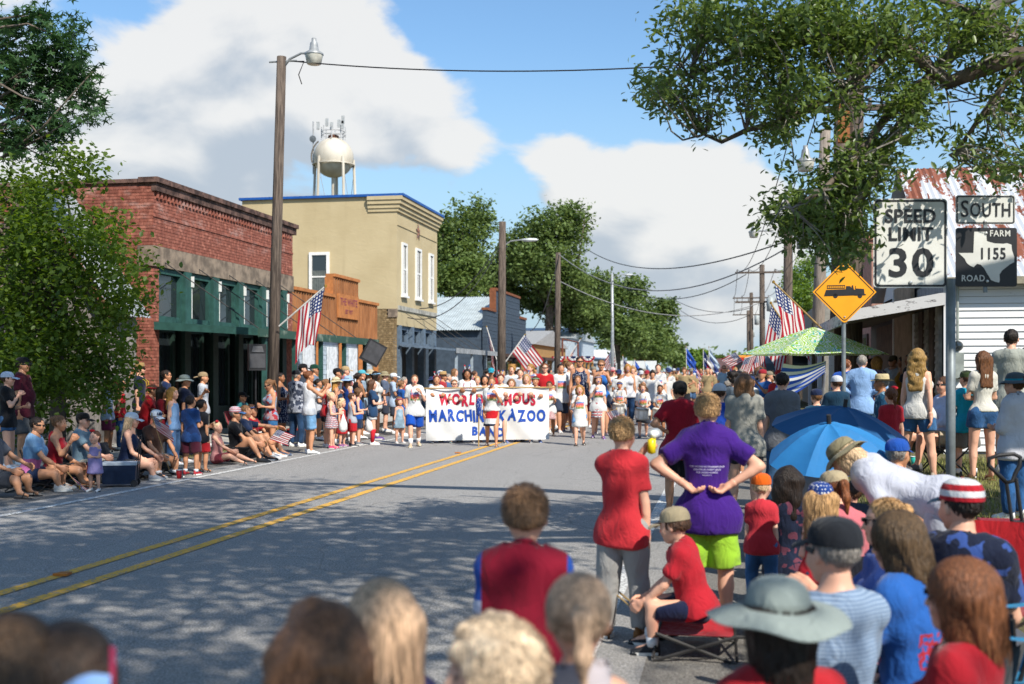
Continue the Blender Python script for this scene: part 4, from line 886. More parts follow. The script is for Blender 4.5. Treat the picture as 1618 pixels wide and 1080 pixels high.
# ---------------------------------------------------------------- plain stores farther along on the left
def store(nm, lab, y0, y1, h, wall, roofc, posts, x0=-24, pitch=1.2, trim=None):
    e = EM(nm, lab, 'building', (XF, y0, 0)); T = lambda x, y, z: (x-XF, y-y0, z)
    bx('wall', T(x0, y0, 0), T(XF, y1, h), wall, e)
    MB().poly([T(XF+.2, y0-.2, h), T(XF+.2, y1+.2, h), T(XF+.2, (y0+y1)/2, h+pitch)], (x0-XF-.4, 0, 0)).build('roof', roofc, e)
    MB().poly([T(XF, y0, 2.6), T(-10.7, y0, 2.45), T(-10.7, y0, 2.62), T(XF, y0, 2.8)], (0, y1-y0, 0)).build('porch_roof', trim or roofc, e)
    for i in range(posts): bx('post', T(-10.85, y0+.2+i*(y1-y0-.5)/(posts-1), .1), T(-10.7, y0+.36+i*(y1-y0-.5)/(posts-1), 2.5), trim or wall, e)
    k = int((y1-y0)/2.6)
    for i in range(k):
        y = y0+.7+i*(y1-y0)/k; f = bx('window', T(XF, y, .9), T(XF+.05, y+1.4, 2.3), WHITE, e); bx('pane', T(XF+.051, y+.1, 1.0), T(XF+.06, y+1.3, 2.2), GLASS, f)
    return e
store('tan_store', 'tan timber store beyond the slate-blue one with wooden porch posts', 76, 92, 3.6, M('tan_board', '#9a7a50', .8, .2), M('grey_roof', (.3, .3, .3), .7), 7, trim=M('tan_post', '#a07848', .8))
store('bunting_building', 'pale building with railed porch hung with patriotic bunting', 95, 112, 4.6, M('pale_wall', '#aab4bd', .8), M('tin_roof2', (.5, .53, .55), .5, metal=.3), 6)
store('white_store', 'low white roofed stand far along the left side', 125, 140, 3.2, M('white_wall', '#c8ccce', .8), M('white_roof', (.65, .65, .64), .6), 5)
fw = EM('pipe_gallows', 'rusty square pipe frame standing beside the tan store', 'pipe frame', (-10.8, 75, 0))
p0 = PX(815, 516, -11.0); p1 = PX(872, 516, -11.0)
MB().tube([(0, 0, 0), (0, 0, 3.9), (0, 8, 3.9), (0, 8, 0)], .06, 6).build('pipe', M('rusty_pipe', '#6b3b2c', .8), fw)
# ---------------------------------------------------------------- white clapboard house on the right
HX, HY0, HY1 = 3.62, 20.2, 28.2; ER, RR = 3.28, 5.75
wh = EM('clapboard_house', 'white clapboard house with rust-streaked tin roof', 'house', (HX, HY0, .25))
T = lambda x, y, z: (x-HX, y-HY0, z-.25)
def peelmat(name, base, under, thr):
    m, n = newmat(name); t = n('TexCoord').outputs['Object']
    a = n('TexNoise', {'Vector': n.vm('MULTIPLY', t, (1, 1, 3)), 'Scale': 3.5, 'Detail': 9., 'Roughness': .72}).outputs[0]
    c = n.mix(n.ss(a, thr, thr+.04), base, under); finish(n, c, .85, a, .3, .01); return m
CLAP = peelmat('peeling_white_paint', (.68, .68, .68), (.36, .35, .35), .64); PEEL = peelmat('peeling_fascia_paint', (.52, .51, .50), (.15, .14, .14), .54)
bx('wall', T(HX, HY0+.02, 0), T(14, HY1, ER), M('wall_core', (.3, .3, .3)), wh)
for i in range(26):
    z = .3+i*.118
    if z > ER-.1: break
    MB().poly([T(HX-.02, HY0+.02, z), T(HX-.02, HY0-.028, z), T(HX-.02, HY0-.008, z+.112), T(HX-.02, HY0+.02, z+.112)], (10.4, 0, 0)).build('clapboard', CLAP, wh)
bx('corner_board', T(HX-.06, HY0-.06, .25), T(HX+.1, HY0-.029, ER), CLAP, wh)
def rustroof():
    m, n = newmat('rust_streaked_tin'); t = n('TexCoord').outputs['Object']
    a = n('TexNoise', {'Vector': n.vm('MULTIPLY', t, (1.0, .16, .16)), 'Scale': 3.6, 'Detail': 6., 'Roughness': .7}).outputs[0]
    b = n('TexNoise', {'Vector': t, 'Scale': 9., 'Detail': 6.}).outputs[0]
    z = n('SeparateXYZ', {0: t}).outputs[2]
    v = n.m('ADD', n.m('ADD', a, n.m('MULTIPLY', n.m('SUBTRACT', b, .5), .22)), n.m('MULTIPLY', n.m('SUBTRACT', z, 4.2), .03))
    c = n.mix(n.ss(v, .50, .545), (.58, .60, .62), n.mix(b, (.16, .055, .03), (.30, .10, .055))); finish(n, c, .6, b, .2, .01, .15); return m
yr = (HY0+HY1)/2
corrug(lambda u, v, a: T(HX-.25+u*10.6, HY0-.3+v*(yr-HY0+.3), ER-.1+v*(RR-ER+.1)+a), 180, .016, 1, 6).build('roof_sheet', rustroof(), wh)
MB().add([T(HX-.25, yr, RR), T(14, yr, RR), T(14, HY1+.3, ER), T(HX-.25, HY1+.3, ER)], [(0, 1, 2, 3)]).build('roof_back', TIN, wh)
MB().poly([T(HX, HY0+.03, ER-.05), T(HX, HY1, ER-.05), T(HX, yr, RR-.08)], (.1, 0, 0)).build('gable', CLAP, wh)
bx('eave_board', T(HX-.2, HY0-.3, ER-.2), T(14, HY0-.27, ER-.08), M('eave', '#8d8674', .8, .2), wh)
mt = EM('electric_meter', 'grey electric meter box with conduit on the white clapboard wall', 'meter', (0, 0, 0)); mp = PY(1512, 555, HY0-.03); mt.location = mp
MB().box((-.09, -.12, -.45), (.09, 0, -.02)).build('box', M('meter_grey', '#8f958f', .5), mt); MB().lathe([(.0, .0), (.085, 0), (.085, .07), (.06, .1), (0, .11)], (0, -.02, .09), 16, R=Matrix.Rotation(pi/2, 3, 'X')).build('dial', GLASS, mt)
MB().tube([(0, -.05, .1), (0, -.05, 1.35)], .022, 6).build('conduit', MC['meter_grey'], mt)
# road-facing front under the porch roof: doors, shutters, stucco bays
TAN = M('tan_stucco', (.40, .30, .21), .95, .15, 4., .5, 60.); SHUT = M('weathered_shutter', (.30, .27, .23), .9, .25, 5.); DOORW = M('brown_door', (.10, .065, .045), .7, .3, 5.)
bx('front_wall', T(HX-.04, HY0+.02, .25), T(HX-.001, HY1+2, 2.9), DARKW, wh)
for i, (ya, yb_, mm) in enumerate(((.15, .5, SHUT), (.75, 1.15, DOORW), (1.25, 1.65, SHUT), (1.85, 2.25, DOORW), (2.35, 2.7, SHUT), (2.75, 3.0, CLAP))):
    d = bx('shutter' if mm is SHUT else 'door', T(HX-.1, HY0+ya, .3), T(HX-.05, HY0+yb_, 2.75), mm, wh)
    if mm is SHUT:
        for k in range(18): MB().poly([T(HX-.1, HY0+ya+.04, .4+k*.125), T(HX-.125, HY0+ya+.04, .4+k*.125), T(HX-.1, HY0+ya+.04, .4+k*.125+.1)], (0, yb_-ya-.08, 0)).build('slat', SHUT, d)
bx('stucco_bay', T(HX-.12, HY0+3.05, .25), T(HX-.05, HY0+5.3, 3.4), TAN, wh); bx('stucco_edge', T(HX-.14, HY0+5.3, .25), T(HX-.06, HY0+5.42, 3.4), WHITE, wh)
bx('window_bay', T(HX-.08, HY0+5.5, .3), T(HX-.05, HY0+8.6, 2.7), DOORW, wh)
x0 = 2.0
MB().poly([T(HX, HY0-.15, 2.80), T(x0, HY0-.15, 2.52), T(x0, HY0-.15, 2.58), T(HX, HY0-.15, 2.86)], (0, 10.5, 0)).build('porch_roof', M('bare_soffit', (.34, .28, .22), .9, .25, 4., .3), wh)
MB().poly([T(HX, HY0-.2, 2.76), T(x0-.05, HY0-.2, 2.48), T(x0-.05, HY0-.2, 2.66), T(HX, HY0-.2, 2.97)], (0, .045, 0)).build('end_fascia', PEEL, wh)
bx('front_fascia', T(x0-.05, HY0-.15, 2.45), T(x0-.005, HY0+10.3, 2.66), PEEL, wh)
for i in range(1, 4): bx('post', T(x0, HY0+.5+i*3, .25), T(x0+.1, HY0+.6+i*3, 2.5), CLAP, wh)
# brick store past the house with stepped pink parapet
pk = EM('pink_brick_store', 'salmon brick store with capped parapet behind the utility poles', 'building', (HX, HY1+2.2, .25))
PB = brickmat('pink_brick', (.42, .20, .15), (.50, .26, .20))
z1 = 4.6; bx('wall', (0, 0, 0), (9, 10, z1), M('salmon', (.40, .22, .17), .9, .2), pk)
for i in range(5): bx('parapet_step', (-.05, 1.9*i+.1, z1-.002), (.25, 1.9*i+1.9, z1+.75-.28*abs(i-2)), PB, pk); bx('coping_tile', (-.12, 1.9*i+.05, z1+.752-.28*abs(i-2)), (.32, 1.9*i+1.95, z1+.9-.28*abs(i-2)), M('terracotta', '#b0796a', .8, .2), pk)
for i in range(3): f = bx('shop_window', (-.05, .6+i*3.1, .6), (-.002, 2.9+i*3.1, 2.4), DOORW, pk); bx('pane', (-.06, .75+i*3.1, .8), (-.052, 2.75+i*3.1, 2.3), GLASS, f)
for i, (ya, yb_, h, c, lab) in enumerate(((45, 58, 4.2, '#8e8a80', 'grey store farther along the right side'), (62, 80, 3.8, '#a58f78', 'beige store far along the right side'), (84, 120, 4.4, '#8b6a58', 'brown store at the far end of the right side'))):
    e = EM('far_store', lab, 'building', (HX, ya, .25)); bx('wall', (0, 0, 0), (8, yb_-ya, h), M('farwall%d' % i, c, .9, .15), e); bx('canopy', (-1.6, 0, 2.4), (-.002, yb_-ya, 2.55), M('farcanopy', '#66605a', .8), e)
    for k in range(int((yb_-ya)/4)): bx('window', (-.05, 1+k*4, .8), (-.002, 3+k*4, 2.2), GLASS, e)
# ================================================================ water tower
wd_ = 105.; c = W(527, 249, wd_); rad = 31.5/FPX*wd_
CREAM = M('cream_steel', (.50, .44, .35), .6, .14, .6, stretch=(1, 1, .25), col2=(.60, .55, .46)); STEEL = M('galv_steel', (.4, .4, .4), .5, metal=.4)
tw = EM('water_tower', 'cream spherical water tower with antennas rising above the yellow building', 'water tower', (c.x, c.y, 0))
MB().lathe([(rad*sin(a), -rad*cos(a)) for a in np.linspace(0.001, pi, 25)], (0, 0, c.z), 40).build('tank', CREAM, tw, smooth=True)
MB().lathe([(rad*.97, -.38*rad), (rad*1.06, -.38*rad), (rad*1.06, -.33*rad), (rad*.97, -.33*rad)], (0, 0, c.z), 40).build('balcony_ring', CREAM, tw)
for k in range(5):
    a = .5+k*pi/2.5; MB().tube([(rad*1.0*cos(a), rad*1.0*sin(a), c.z-.05*rad), (rad*1.03*cos(a), rad*1.03*sin(a), c.z-.4*rad), (rad*1.45*cos(a), rad*1.45*sin(a), 0)], .13, 8).build('leg', CREAM, tw)
    a2 = a+pi/3
    MB().tube([(rad*1.05*cos(a), rad*1.05*sin(a), c.z-.5*rad), (rad*1.25*cos(a2), rad*1.25*sin(a2), c.z*.5)], .025, 4).build('brace', STEEL, tw)
MB().tube([(0, 0, c.z-rad+.1), (0, 0, 0)], .2, 10).build('riser', CREAM, tw)
MB().lathe([(.5, rad*.95), (.5, rad*1.1), (.3, rad*1.15), (0, rad*1.15)], (0, 0, c.z), 12).build('vent_cap', RUSTY, tw)
ant = MB()
for k in range(8):
    a = k*pi/4+.2; ant.tube([(1.1*cos(a), 1.1*sin(a), c.z+rad*.9), (1.1*cos(a), 1.1*sin(a), c.z+rad*1.55)], .05, 5)
for z in (1.12, 1.3): ant.tube([(1.1*cos(k*pi/4+.2), 1.1*sin(k*pi/4+.2), c.z+rad*z) for k in range(9)], .035, 4)
ant.build('railing', STEEL, tw)
for k, (dx, dz) in enumerate(((-1.2, 1.35), (-.35, 1.5), (.1, 1.3), (.8, 1.42), (1.2, 1.6), (1.15, 1.35))): MB().box((dx-.13, -.9, c.z+rad*dz), (dx+.13, -.75, c.z+rad*dz+.7)).build('panel_antenna', M('antenna_grey', '#a9abab', .5), tw)
mx = W(496, 230, wd_).x-c.x; mzt = W(496, 192, wd_).z; mzb = W(496, 275, wd_).z
MB().tube([(mx, -.5, mzb), (mx, -.5, mzt)], .07, 6).build('mast', STEEL, tw); MB().lathe([(0, -.1), (.32, 0), (.3, .1), (0, .14)], (mx, -.6, W(496, 220, wd_).z), 14, R=Matrix.Rotation(pi/2, 3, 'X')).build('dish', M('dish_grey', '#5d6266', .5), tw)
MB().tube([(mx, -.5, W(496, 243, wd_).z), (-rad*.6, -.3, c.z+rad*.5)], .05, 5).build('bracket', STEEL, tw)
MB().tube([(-rad*.98*cos(t)*1.02, -rad*.45, c.z+rad*.98*sin(t)) for t in np.linspace(-.3, .9, 9)], .07, 5).build('ladder', M('ladder_grey', '#6a6257', .6), tw)
# ================================================================ utility poles, lamps, wires
POLE = M('pole_wood', (.085, .064, .052), .9, .35, 5., .6, 40., stretch=(6, 6, .4), col2=(.15, .115, .09)); POLEG = M('grey_pole_wood', (.24, .20, .165), .9, .3, 5., .6, 40., stretch=(6, 6, .4))
LAMPM = M('lamp_metal', (.32, .33, .33), .4, metal=.3); LENS = M('lamp_lens', (.62, .6, .52), .3)
def pole(lab, xt, yt, xb, X, r0=.15, r1=.11, mat=POLE, name='utility_pole', cat='utility pole'):
    b = PX(xb, HZ, X); d = (b.x-0)*-sin(TH)+b.y*cos(TH)
    t = W(xt, yt, d); e = EM(name, lab, cat, (b.x, b.y, 0)); o = Vector((b.x, b.y, 0)); t.y = b.y+(t.y-b.y)*.2
    z0 = -.05
    MB().tube([(0, 0, z0), tuple(Vector((t.x-b.x, t.y-b.y, t.z))*.5), (t.x-b.x, t.y-b.y, t.z)], [r0, (r0+r1)/2, r1], 14).build('shaft', mat, e, smooth=True)
    return e, t-o, d
def yardlamp(e, top, s=1., dz=-.35, L=.95, dirx=1.):
    p = top+Vector((0, 0, dz)); a = [p, p+Vector((.25*L*dirx, 0, .22)), p+Vector((.6*L*dirx, 0, .33)), p+Vector((L*dirx, 0, .33))]
    MB().tube(a, .026, 8).build('lamp_arm', LAMPM, e, smooth=True); q = a[-1]
    h = MB().lathe([(0, .30), (.05, .30), (.05, .24), (.08, .2), (.1, .05), (.2, -.02), (.2, -.05)], tuple(q), 16).build('lamp_head', LAMPM, e, smooth=True)
    MB().lathe([(.19, -.05), (.15, -.24), (.13, -.25), (0, -.25)], tuple(q), 16).build('lens', LENS, h, smooth=True)
def cobra(e, top, dz, L, dirx=1.):
    p = top+Vector((0, 0, dz)); MB().tube([p, p+Vector((.4*L*dirx, 0, .25)), p+Vector((L*dirx, 0, .3))], .03, 6).build('lamp_arm', LAMPM, e)
    MB().lathe([(0, -.35), (.1, -.3), (.14, 0), (.1, .3), (0, .4)], tuple(p+Vector(((L+.3)*dirx, 0, .28))), 10, sx=.6, R=Matrix.Rotation(pi/2*dirx, 3, 'Y')).build('lamp_head', M('pale_lamp', '#c9cccb', .4), e, smooth=True)
def crossarm(e, top, dz, w, ins=True):
    p = top+Vector((0, 0, dz)); a = MB().box((p.x-w/2, p.y-.2, p.z-.06), (p.x+w/2, p.y-.1, p.z+.06)).build('crossarm', POLE, e)
    for q in (-.46, -.25, .25, .46): MB().lathe([(0, .22), (.05, .2), (.03, .12), (.06, .1), (.03, .06)], (p.x+q*w, p.y-.15, p.z), 8).build('insulator', M('porcelain', (.3, .28, .26), .3), a)
poles = {}
e, t, d = pole('tall wooden lamp pole on the left kerb before the red brick store', 446, 90, 428, -9.5, .125, .098); poles['A'] = Vector(e.location)+t
yardlamp(e, t, dz=-.28, L=.72); MB().tube([t+Vector((-.28, 0, -.1)), t+Vector((.34, 0, -.1))], .02, 6).build('bolt', LAMPM, e)
MB().tube([t+Vector((.15, 0, -.1)), t+Vector((.5, 0, -.12)), t+Vector((.38, 0, -.4)), t+Vector((.45, 0, -.6))], .012, 5).build('dangling_cable', MC['iron'], e)
e, t, d = pole('brown utility pole with street lamp in front of the slate-blue store', 794, 350, 792, -9.7, .2, .15); poles['B'] = Vector(e.location)+t; cobra(e, t, -1.1, .9)
e, t, d = pole('bare wooden pole standing before the big oaks on the left', 882, 399, 880, -9.7, .19, .15); poles['C'] = Vector(e.location)+t
e, t, d = pole('grey steel street light among the far oaks on the left', 967, 432, 968, -9.8, .16, .12, M('steel_pole', (.36, .38, .40), .4, metal=.3), 'street_light', 'street light'); poles['D'] = Vector(e.location)+t; cobra(e, t, -.4, 1.1)
for i, (lab, xt, yt, xb, X, r0, r1, mt_, arms) in enumerate((
    ('reddish utility pole of the pair rising through the oak branches, left one', 1330, 130, 1320, 2.25, .17, .14, POLE, 1), ('thicker dark utility pole of the pair rising through the oak branches', 1352, 60, 1346, 2.42, .19, .16, POLE, 0),
    ('leaning grey wooden pole left of the orange diamond sign', 1304, 205, 1286, 2.15, .17, .13, POLEG, 0), ('utility pole with transformer can and yard lamp left of the leaning pole', 1246, 340, 1243, 2.2, .2, .16, POLE, 0),
    ('tall crossarm utility pole far along the right side', 1204, 418, 1205, 2.2, .2, .16, POLE, 2), ('second crossarm utility pole far along the right side', 1187, 462, 1188, 2.2, .2, .16, POLE, 1), ('smallest crossarm utility pole at the far right roadside', 1182, 490, 1183, 2.3, .2, .16, POLE, 1))):
    e, t, d = pole(lab, xt, yt, xb, X, r0, r1, mt_); poles['R%d' % i] = Vector(e.location)+t
    if i == 0: crossarm(e, t, -.6, 2.2); yardlamp(e, t, dz=-1.95, L=.75, dirx=-1)
    if i == 3: yardlamp(e, t, dz=-.9, L=1.3, dirx=-1); MB().lathe([(0, .5), (.2, .48), (.22, .4), (.22, -.4), (0, -.42)], (t.x+.5, t.y-.2, t.z-.9), 14).build('transformer', M('transformer_grey', '#9aa09f', .5), e, smooth=True)
    if arms and i > 3: 
        for k in range(arms): crossarm(e, t, -.5-k*1.9, 3.4)
        MB().lathe([(0, .5), (.22, .45), (.22, -.4), (0, -.45)], (t.x+.5, t.y-.3, t.z-2.6), 10).build('transformer', M('transformer_grey', '#9aa09f', .5), e, smooth=True)
    if i == 1: MB().box((t.x-.36, t.y-.26, t.z-2.1), (t.x-.14, t.y-.1, t.z-1.35)).build('orange_sleeve', M('orange_sleeve', '#8f5a34', .8), e)
WIRE = M('black_wire', (.02, .02, .022), .6); WIREG = M('grey_wire', (.22, .22, .22), .6)
def wire(lab, a, b, sag, r=.012, mat=WIRE, k=24):
    a, b = Vector(a), Vector(b); pts = [a.lerp(b, i/k)-Vector((0, 0, 4*sag*(i/k)*(1-i/k))) for i in range(k+1)]
    MB().tube(pts, r, 5).build('overhead_wire', mat, label=lab, cat='wire')
A, B, C, D = poles['A'], poles['B'], poles['C'], poles['D']
wire('twisted cable from the tall left lamp pole across the sky to the oak', A+Vector((.2, 0, -.1)), W(1340, 78, 21), .3, .014)
wire('dark cable from the leaning right pole up to the oak', poles['R1']+Vector((0, 0, -1.2)), W(1620, 135, 19), .2, .014)
R3, R4, R5, R6 = poles['R3'], poles['R4'], poles['R5'], poles['R6']
wire('upper black cable crossing the street above the far crowd', W(930, 395, 95), R3+Vector((0, 0, -.95)), 1.3, .03)
wire('lower black cable crossing the street above the far crowd', C+Vector((0, 0, -.05)), R3+Vector((0, 0, -1.2)), 1.9, .028, WIREG)
wire('cable from the bare left pole to the far right crossarm pole', C+Vector((0, 0, -1.6)), R4+Vector((0, 0, -2.4)), 1.4, .03, WIREG)
wire('thin cable from the steel street light to the far crossarm pole', D+Vector((0, 0, -.6)), R4+Vector((-1, 0, -.6)), 1.6, .03)
wire('lowest far cable between the oaks and the smallest crossarm pole', W(1060, 470, 120), R5+Vector((0, 0, -1.4)), .9, .03)
wire('far cable dipping below the others at the end of the street', W(1075, 490, 150), R6+Vector((0, 0, -.6)), 1.2, .035)
wire('black service cable from the lamp pole with street lamp to the yellow building', B+Vector((0, 0, -.7)), (XF, YY1-3, 4.4), .8, .02)
wire('second service cable sloping down behind the yellow building', B+Vector((0, 0, -.9)), (XF+.1, YY0+1.2, 3.9), 1.1, .02)
wire('guy wire curving down left from the bare pole', C+Vector((0, 0, -.3)), (XF+.2, 74, 4.4), .9, .025, WIREG)
for k, q in enumerate((-1.55, -.8, .8, 1.55)):
    wire('power line strung between the far crossarm poles, number %s from the street' % ['one', 'two', 'three', 'four'][k], R4+Vector((q, -.15, -.3)), R5+Vector((q, -.15, -.3)), .5, .02); wire('power line running beyond the second crossarm pole, number %s from the street' % ['one', 'two', 'three', 'four'][k], R5+Vector((q, -.15, -.3)), R6+Vector((q, -.15, -.3)), .4, .02)
    wire('power line from the near pole pair to the far crossarm, number %s from the street' % ['one', 'two', 'three', 'four'][k], poles['R0']+Vector((q*.6, -.15, -.5)), R4+Vector((q, -.15, -.3)), 1.2, .014)
# ================================================================ trees
def leafmat(name, c1, c2, trans=.35, rough=.45, spec=.35):
    m, n = newmat(name); g = n('NewGeometry'); t = n('TexNoise', {'Vector': g.outputs['Position'], 'Scale': .55, 'Detail': 3.}).outputs[0]
    r = g.outputs['Random Per Island']
    c = n.mix(r, c1, c2); c = n.mix(n.m('MULTIPLY', n.ss(t, .35, .7), .5), c, mul(c2, 1.25))
    b = n('BsdfPrincipled', {'Base Color': c, 'Roughness': rough, 'Specular IOR Level': spec})
    tr = n('BsdfTranslucent', {'Color': n('HueSaturation', {'Hue': .485, 'Saturation': 1.15, 'Value': 1.9, 'Color': c}).outputs[0]})
    mx = n('MixShader', {0: trans, 1: b.outputs[0], 2: tr.outputs[0]}); n('OutputMaterial', {'Surface': mx.outputs[0]}); return m
def tpl(kind):
    if kind == 'oak': V = [(0, 0, 0), (.17, .3, .05), (.19, .65, .05), (0, 1, -.06), (-.19, .65, .05), (-.17, .3, .05)]; F = [(0, 1, 2), (0, 2, 3), (0, 3, 4), (0, 4, 5)]
    elif kind == 'star':
        V = [(0, .35, 0)]
        for k in range(10):
            a = -pi/2+k*pi/5; r = (.62 if k % 2 else .2); V.append((r*cos(a), .35+r*sin(a), -.1*(k % 2)))
        F = [(0, k, k % 10+1) for k in range(2, 11)]
    elif kind == 'broad': V = [(0, 0, 0), (.3, .3, .07), (.28, .65, .05), (0, 1, -.08), (-.28, .65, .05), (-.3, .3, .07)]; F = [(0, 1, 2), (0, 2, 3), (0, 3, 4), (0, 4, 5)]
    else: V = [(0, 0, 0), (.33, .5, .08), (0, 1, 0), (-.33, .5, .08)]; F = [(0, 1, 2), (0, 2, 3)]
    return np.array(V, np.float32), np.array(F, np.int32)
def leaves(name, P, size, kind, mat, parent, droop=.25, jit=.35):
    """one joined leaf mesh with a leaf at every point of P"""
    V, F = tpl(kind); N = len(P)
    a = RNG.uniform(0, 2*pi, N); el = RNG.normal(-droop, .55, N)
    y = np.stack([np.cos(a)*np.cos(el), np.sin(a)*np.cos(el), np.sin(el)], 1)
    up = np.stack([RNG.normal(0, .55, N), RNG.normal(0, .55, N), np.ones(N)], 1)
    x = np.cross(y, up); x /= np.linalg.norm(x, axis=1)[:, None]+1e-9; z = np.cross(x, y)
    s = size*RNG.uniform(1-jit, 1+jit, N)
    W_ = P[:, None, :]+s[:, None, None]*(V[None, :, 0, None]*x[:, None]+V[None, :, 1, None]*y[:, None]+V[None, :, 2, None]*z[:, None])
    FF = (F[None]+(np.arange(N)*len(V))[:, None, None]).reshape(-1, 3)
    return OB(name, npmesh(name, W_.reshape(-1, 3), FF), mat, parent, kind='stuff')
def clumps(c, r, n, hollow=.55):
    d = RNG.normal(0, 1, (n, 3)); d /= np.linalg.norm(d, axis=1)[:, None]
    t = (hollow+(1-hollow)*RNG.random(n))[:, None]
    return np.array(c)+d*t*np.array(r)
def around(C, k, sp):
    return (C[:, None, :]+RNG.normal(0, 1, (len(C), k, 3))*np.asarray(sp)).reshape(-1, 3)
BARK = M('oak_bark', (.12, .095, .075), .95, .35, 6., .7, 30.); BARKG = M('grey_bark', (.22, .2, .175), .95, .35, 6., .7, 30.)
def bend(a, b, k=5, j=.06):
    a, b = Vector(a), Vector(b); L = (b-a).length; v = Vector((random.gauss(0, j), random.gauss(0, j), random.gauss(0, j)))*L; w = Vector((random.gauss(0, j), random.gauss(0, j), random.gauss(0, j)))*L
    return [a.lerp(b, i/k)+v*sin(pi*i/k)+w*sin(2*pi*i/k)*.6 for i in range(k+1)]
LIVE = leafmat('live_oak_leaf', (.070, .115, .030), (.145, .21, .055), .32, .38, .5)
GUM = leafmat('sweetgum_leaf', (.028, .070, .028), (.050, .105, .035), .25)
ELM = leafmat('elm_leaf', (.042, .080, .017), (.11, .17, .028), .5)
FAROAK = leafmat('far_oak_leaf', (.060, .095, .028), (.15, .21, .065), .3, .55, .25)
YOUNG = leafmat('light_leaf', (.10, .17, .03), (.16, .24, .05), .4)
# ---- the near live oak on the right; its limbs hang into the picture, its crown shades the road
oak = EM('live_oak', 'spreading live oak whose leafy limbs hang over the street from the right', 'tree', (7.2, 9.4, .25))
O = Vector(oak.location)
def rel(p): return tuple(Vector(p)-O)
tr = MB().tube([(0, 0, -.2), (-.1, 0, 1.5), (-.25, -.1, 3.0), (-.5, -.1, 4.2)], [.52, .42, .38, .34], 14).build('trunk', BARK, oak, smooth=True)
limbs = [([W(1700, -60, 9.6), W(1580, 0, 9.8), W(1480, 110, 9.9), W(1412, 215, 9.7), W(1368, 300, 9.5), W(1330, 330, 9.4)], .085, .025, BARKG), ([W(1760, 60, 9.2), W(1600, 90, 9.2), W(1500, 130, 9.4), W(1420, 70, 9.6), W(1300, 60, 9.8), W(1180, 80, 10), W(1090, 120, 10)], .085, .02, BARK),
         ([W(1480, 110, 9.9), W(1400, 185, 9.6), W(1352, 250, 9.2), W(1300, 300, 9.1), W(1250, 330, 9.0)], .045, .012, BARK), ([W(1800, 120, 9.0), W(1618, 95, 9.2), W(1560, 170, 9.3), W(1510, 240, 9.4)], .05, .012, BARK),
         ([W(1420, 70, 9.6), W(1340, 140, 9.5), W(1240, 190, 9.6), W(1180, 205, 9.7), W(1140, 224, 9.7), W(1112, 212, 9.7)], .04, .012, BARK), ([W(1330, 60, 9.7), W(1230, 70, 9.9), W(1110, 60, 10.2), W(1040, 150, 10.2)], .035, .01, BARK), ([W(1600, 60, 9.2), W(1540, 20, 9.6), W(1400, -30, 10), W(1200, -30, 10.4)], .05, .02, BARK)]
for pts, a, b, m_ in limbs:
    k = len(pts); MB().tube([rel(p) for p in pts], [a+(b-a)*i/(k-1) for i in range(k)], 9).build('limb', m_, oak, smooth=True)
for p in (limbs[0][0][0], limbs[1][0][0], limbs[3][0][0]): MB().tube([(-.5, -.1, 4.1), rel(p)], [.2, .09], 9).build('limb', BARK, oak, smooth=True)
vis = []   # leaf lobes (px x, y, radius px, n clumps)
for x, y, rx, ry, nc in ((1100, 40, 60, 45, 30), (1040, 130, 26, 22, 12), (1075, 150, 34, 30, 16), (1180, 50, 80, 55, 46), (1150, 130, 60, 34, 20), (1280, 60, 90, 60, 50), (1240, 150, 50, 45, 24), (1225, 205, 30, 26, 11), (1380, 60, 90, 60, 44), (1330, 140, 60, 50, 22),
                         (1430, 150, 60, 42, 24), (1445, 190, 36, 30, 14), (1480, 40, 80, 50, 36), (1560, 50, 70, 60, 34), (1590, 110, 40, 40, 16), (1590, 190, 40, 50, 22), (1535, 235, 40, 30, 18), (1600, 265, 24, 30, 9), (1120, 185, 12, 18, 5),
                         (1392, 238, 44, 34, 22), (1340, 275, 60, 40, 32), (1290, 320, 56, 40, 34), (1245, 345, 36, 34, 18), (1312, 335, 46, 36, 36), (1300, 375, 50, 30, 22), (1335, 380, 36, 24, 14), (1320, 30, 60, 40, 24)):
    q = RNG.normal(0, .55, (nc, 2))
    for (a, b) in q:
        vis.append(W(x+a*rx, y+b*ry, 9.55+random.gauss(0, .32)))
C = np.array([rel(p) for p in vis]); leaves('crown', around(C[RNG.random(len(C)) < .86], 38, (.085, .085, .07)), .07, 'oak', LIVE, oak)
tw_ = MB()
for p in vis:
    l = min((Vector(q) for pts, *_ in limbs for q in pts), key=lambda q: (q-p).length)
    if (l-p).length < 1.6: tw_.tube([rel(q) for q in bend(l, p, 4, .09)], [.011, .009, .007, .005, .003], 4, False)
tw_.build('twigs', BARKG, oak, kind='stuff')
def thin(C):   # gaps cut into the unseen crowns to let sun onto the right-hand group
    w_ = C+np.array(O); k = ~((w_[:, 0] > 4.3) & (w_[:, 1] < 8.)) | (RNG.random(len(C)) < .05); return C[k & (RNG.random(len(C)) < .78)]
HI = []
for c, r, k in (((1.6, 3.2, 8.3), (4.0, 3.6, 1.2), 400), ((-1.6, 1.0, 8.6), (3.4, 3.6, 1.1), 330), ((-3.2, 9.2, 10.9), (3.2, 5.6, 1.2), 330), ((-.6, 6.6, 9.6), (2.6, 2.8, 1), 170)):  # unseen lobes added to cast shade on the road and left kerb
    HI.append(thin(clumps(rel(c), r, k, .2)))
leaves('shade_crown', around(np.concatenate(HI), 36, (.36, .36, .2)), .15, 'quad', LIVE, oak)
for c in ((2.5, 5, 8), (5, 12, 9), (-2.5, 9, 10.4), (0, 3.5, 8.4)): MB().tube([rel(p) for p in bend((6.7, 9.3, 4.3), c, 5, .05)], [.3, .25, .2, .15, .1, .05], 8).build('limb', BARK, oak, smooth=True)
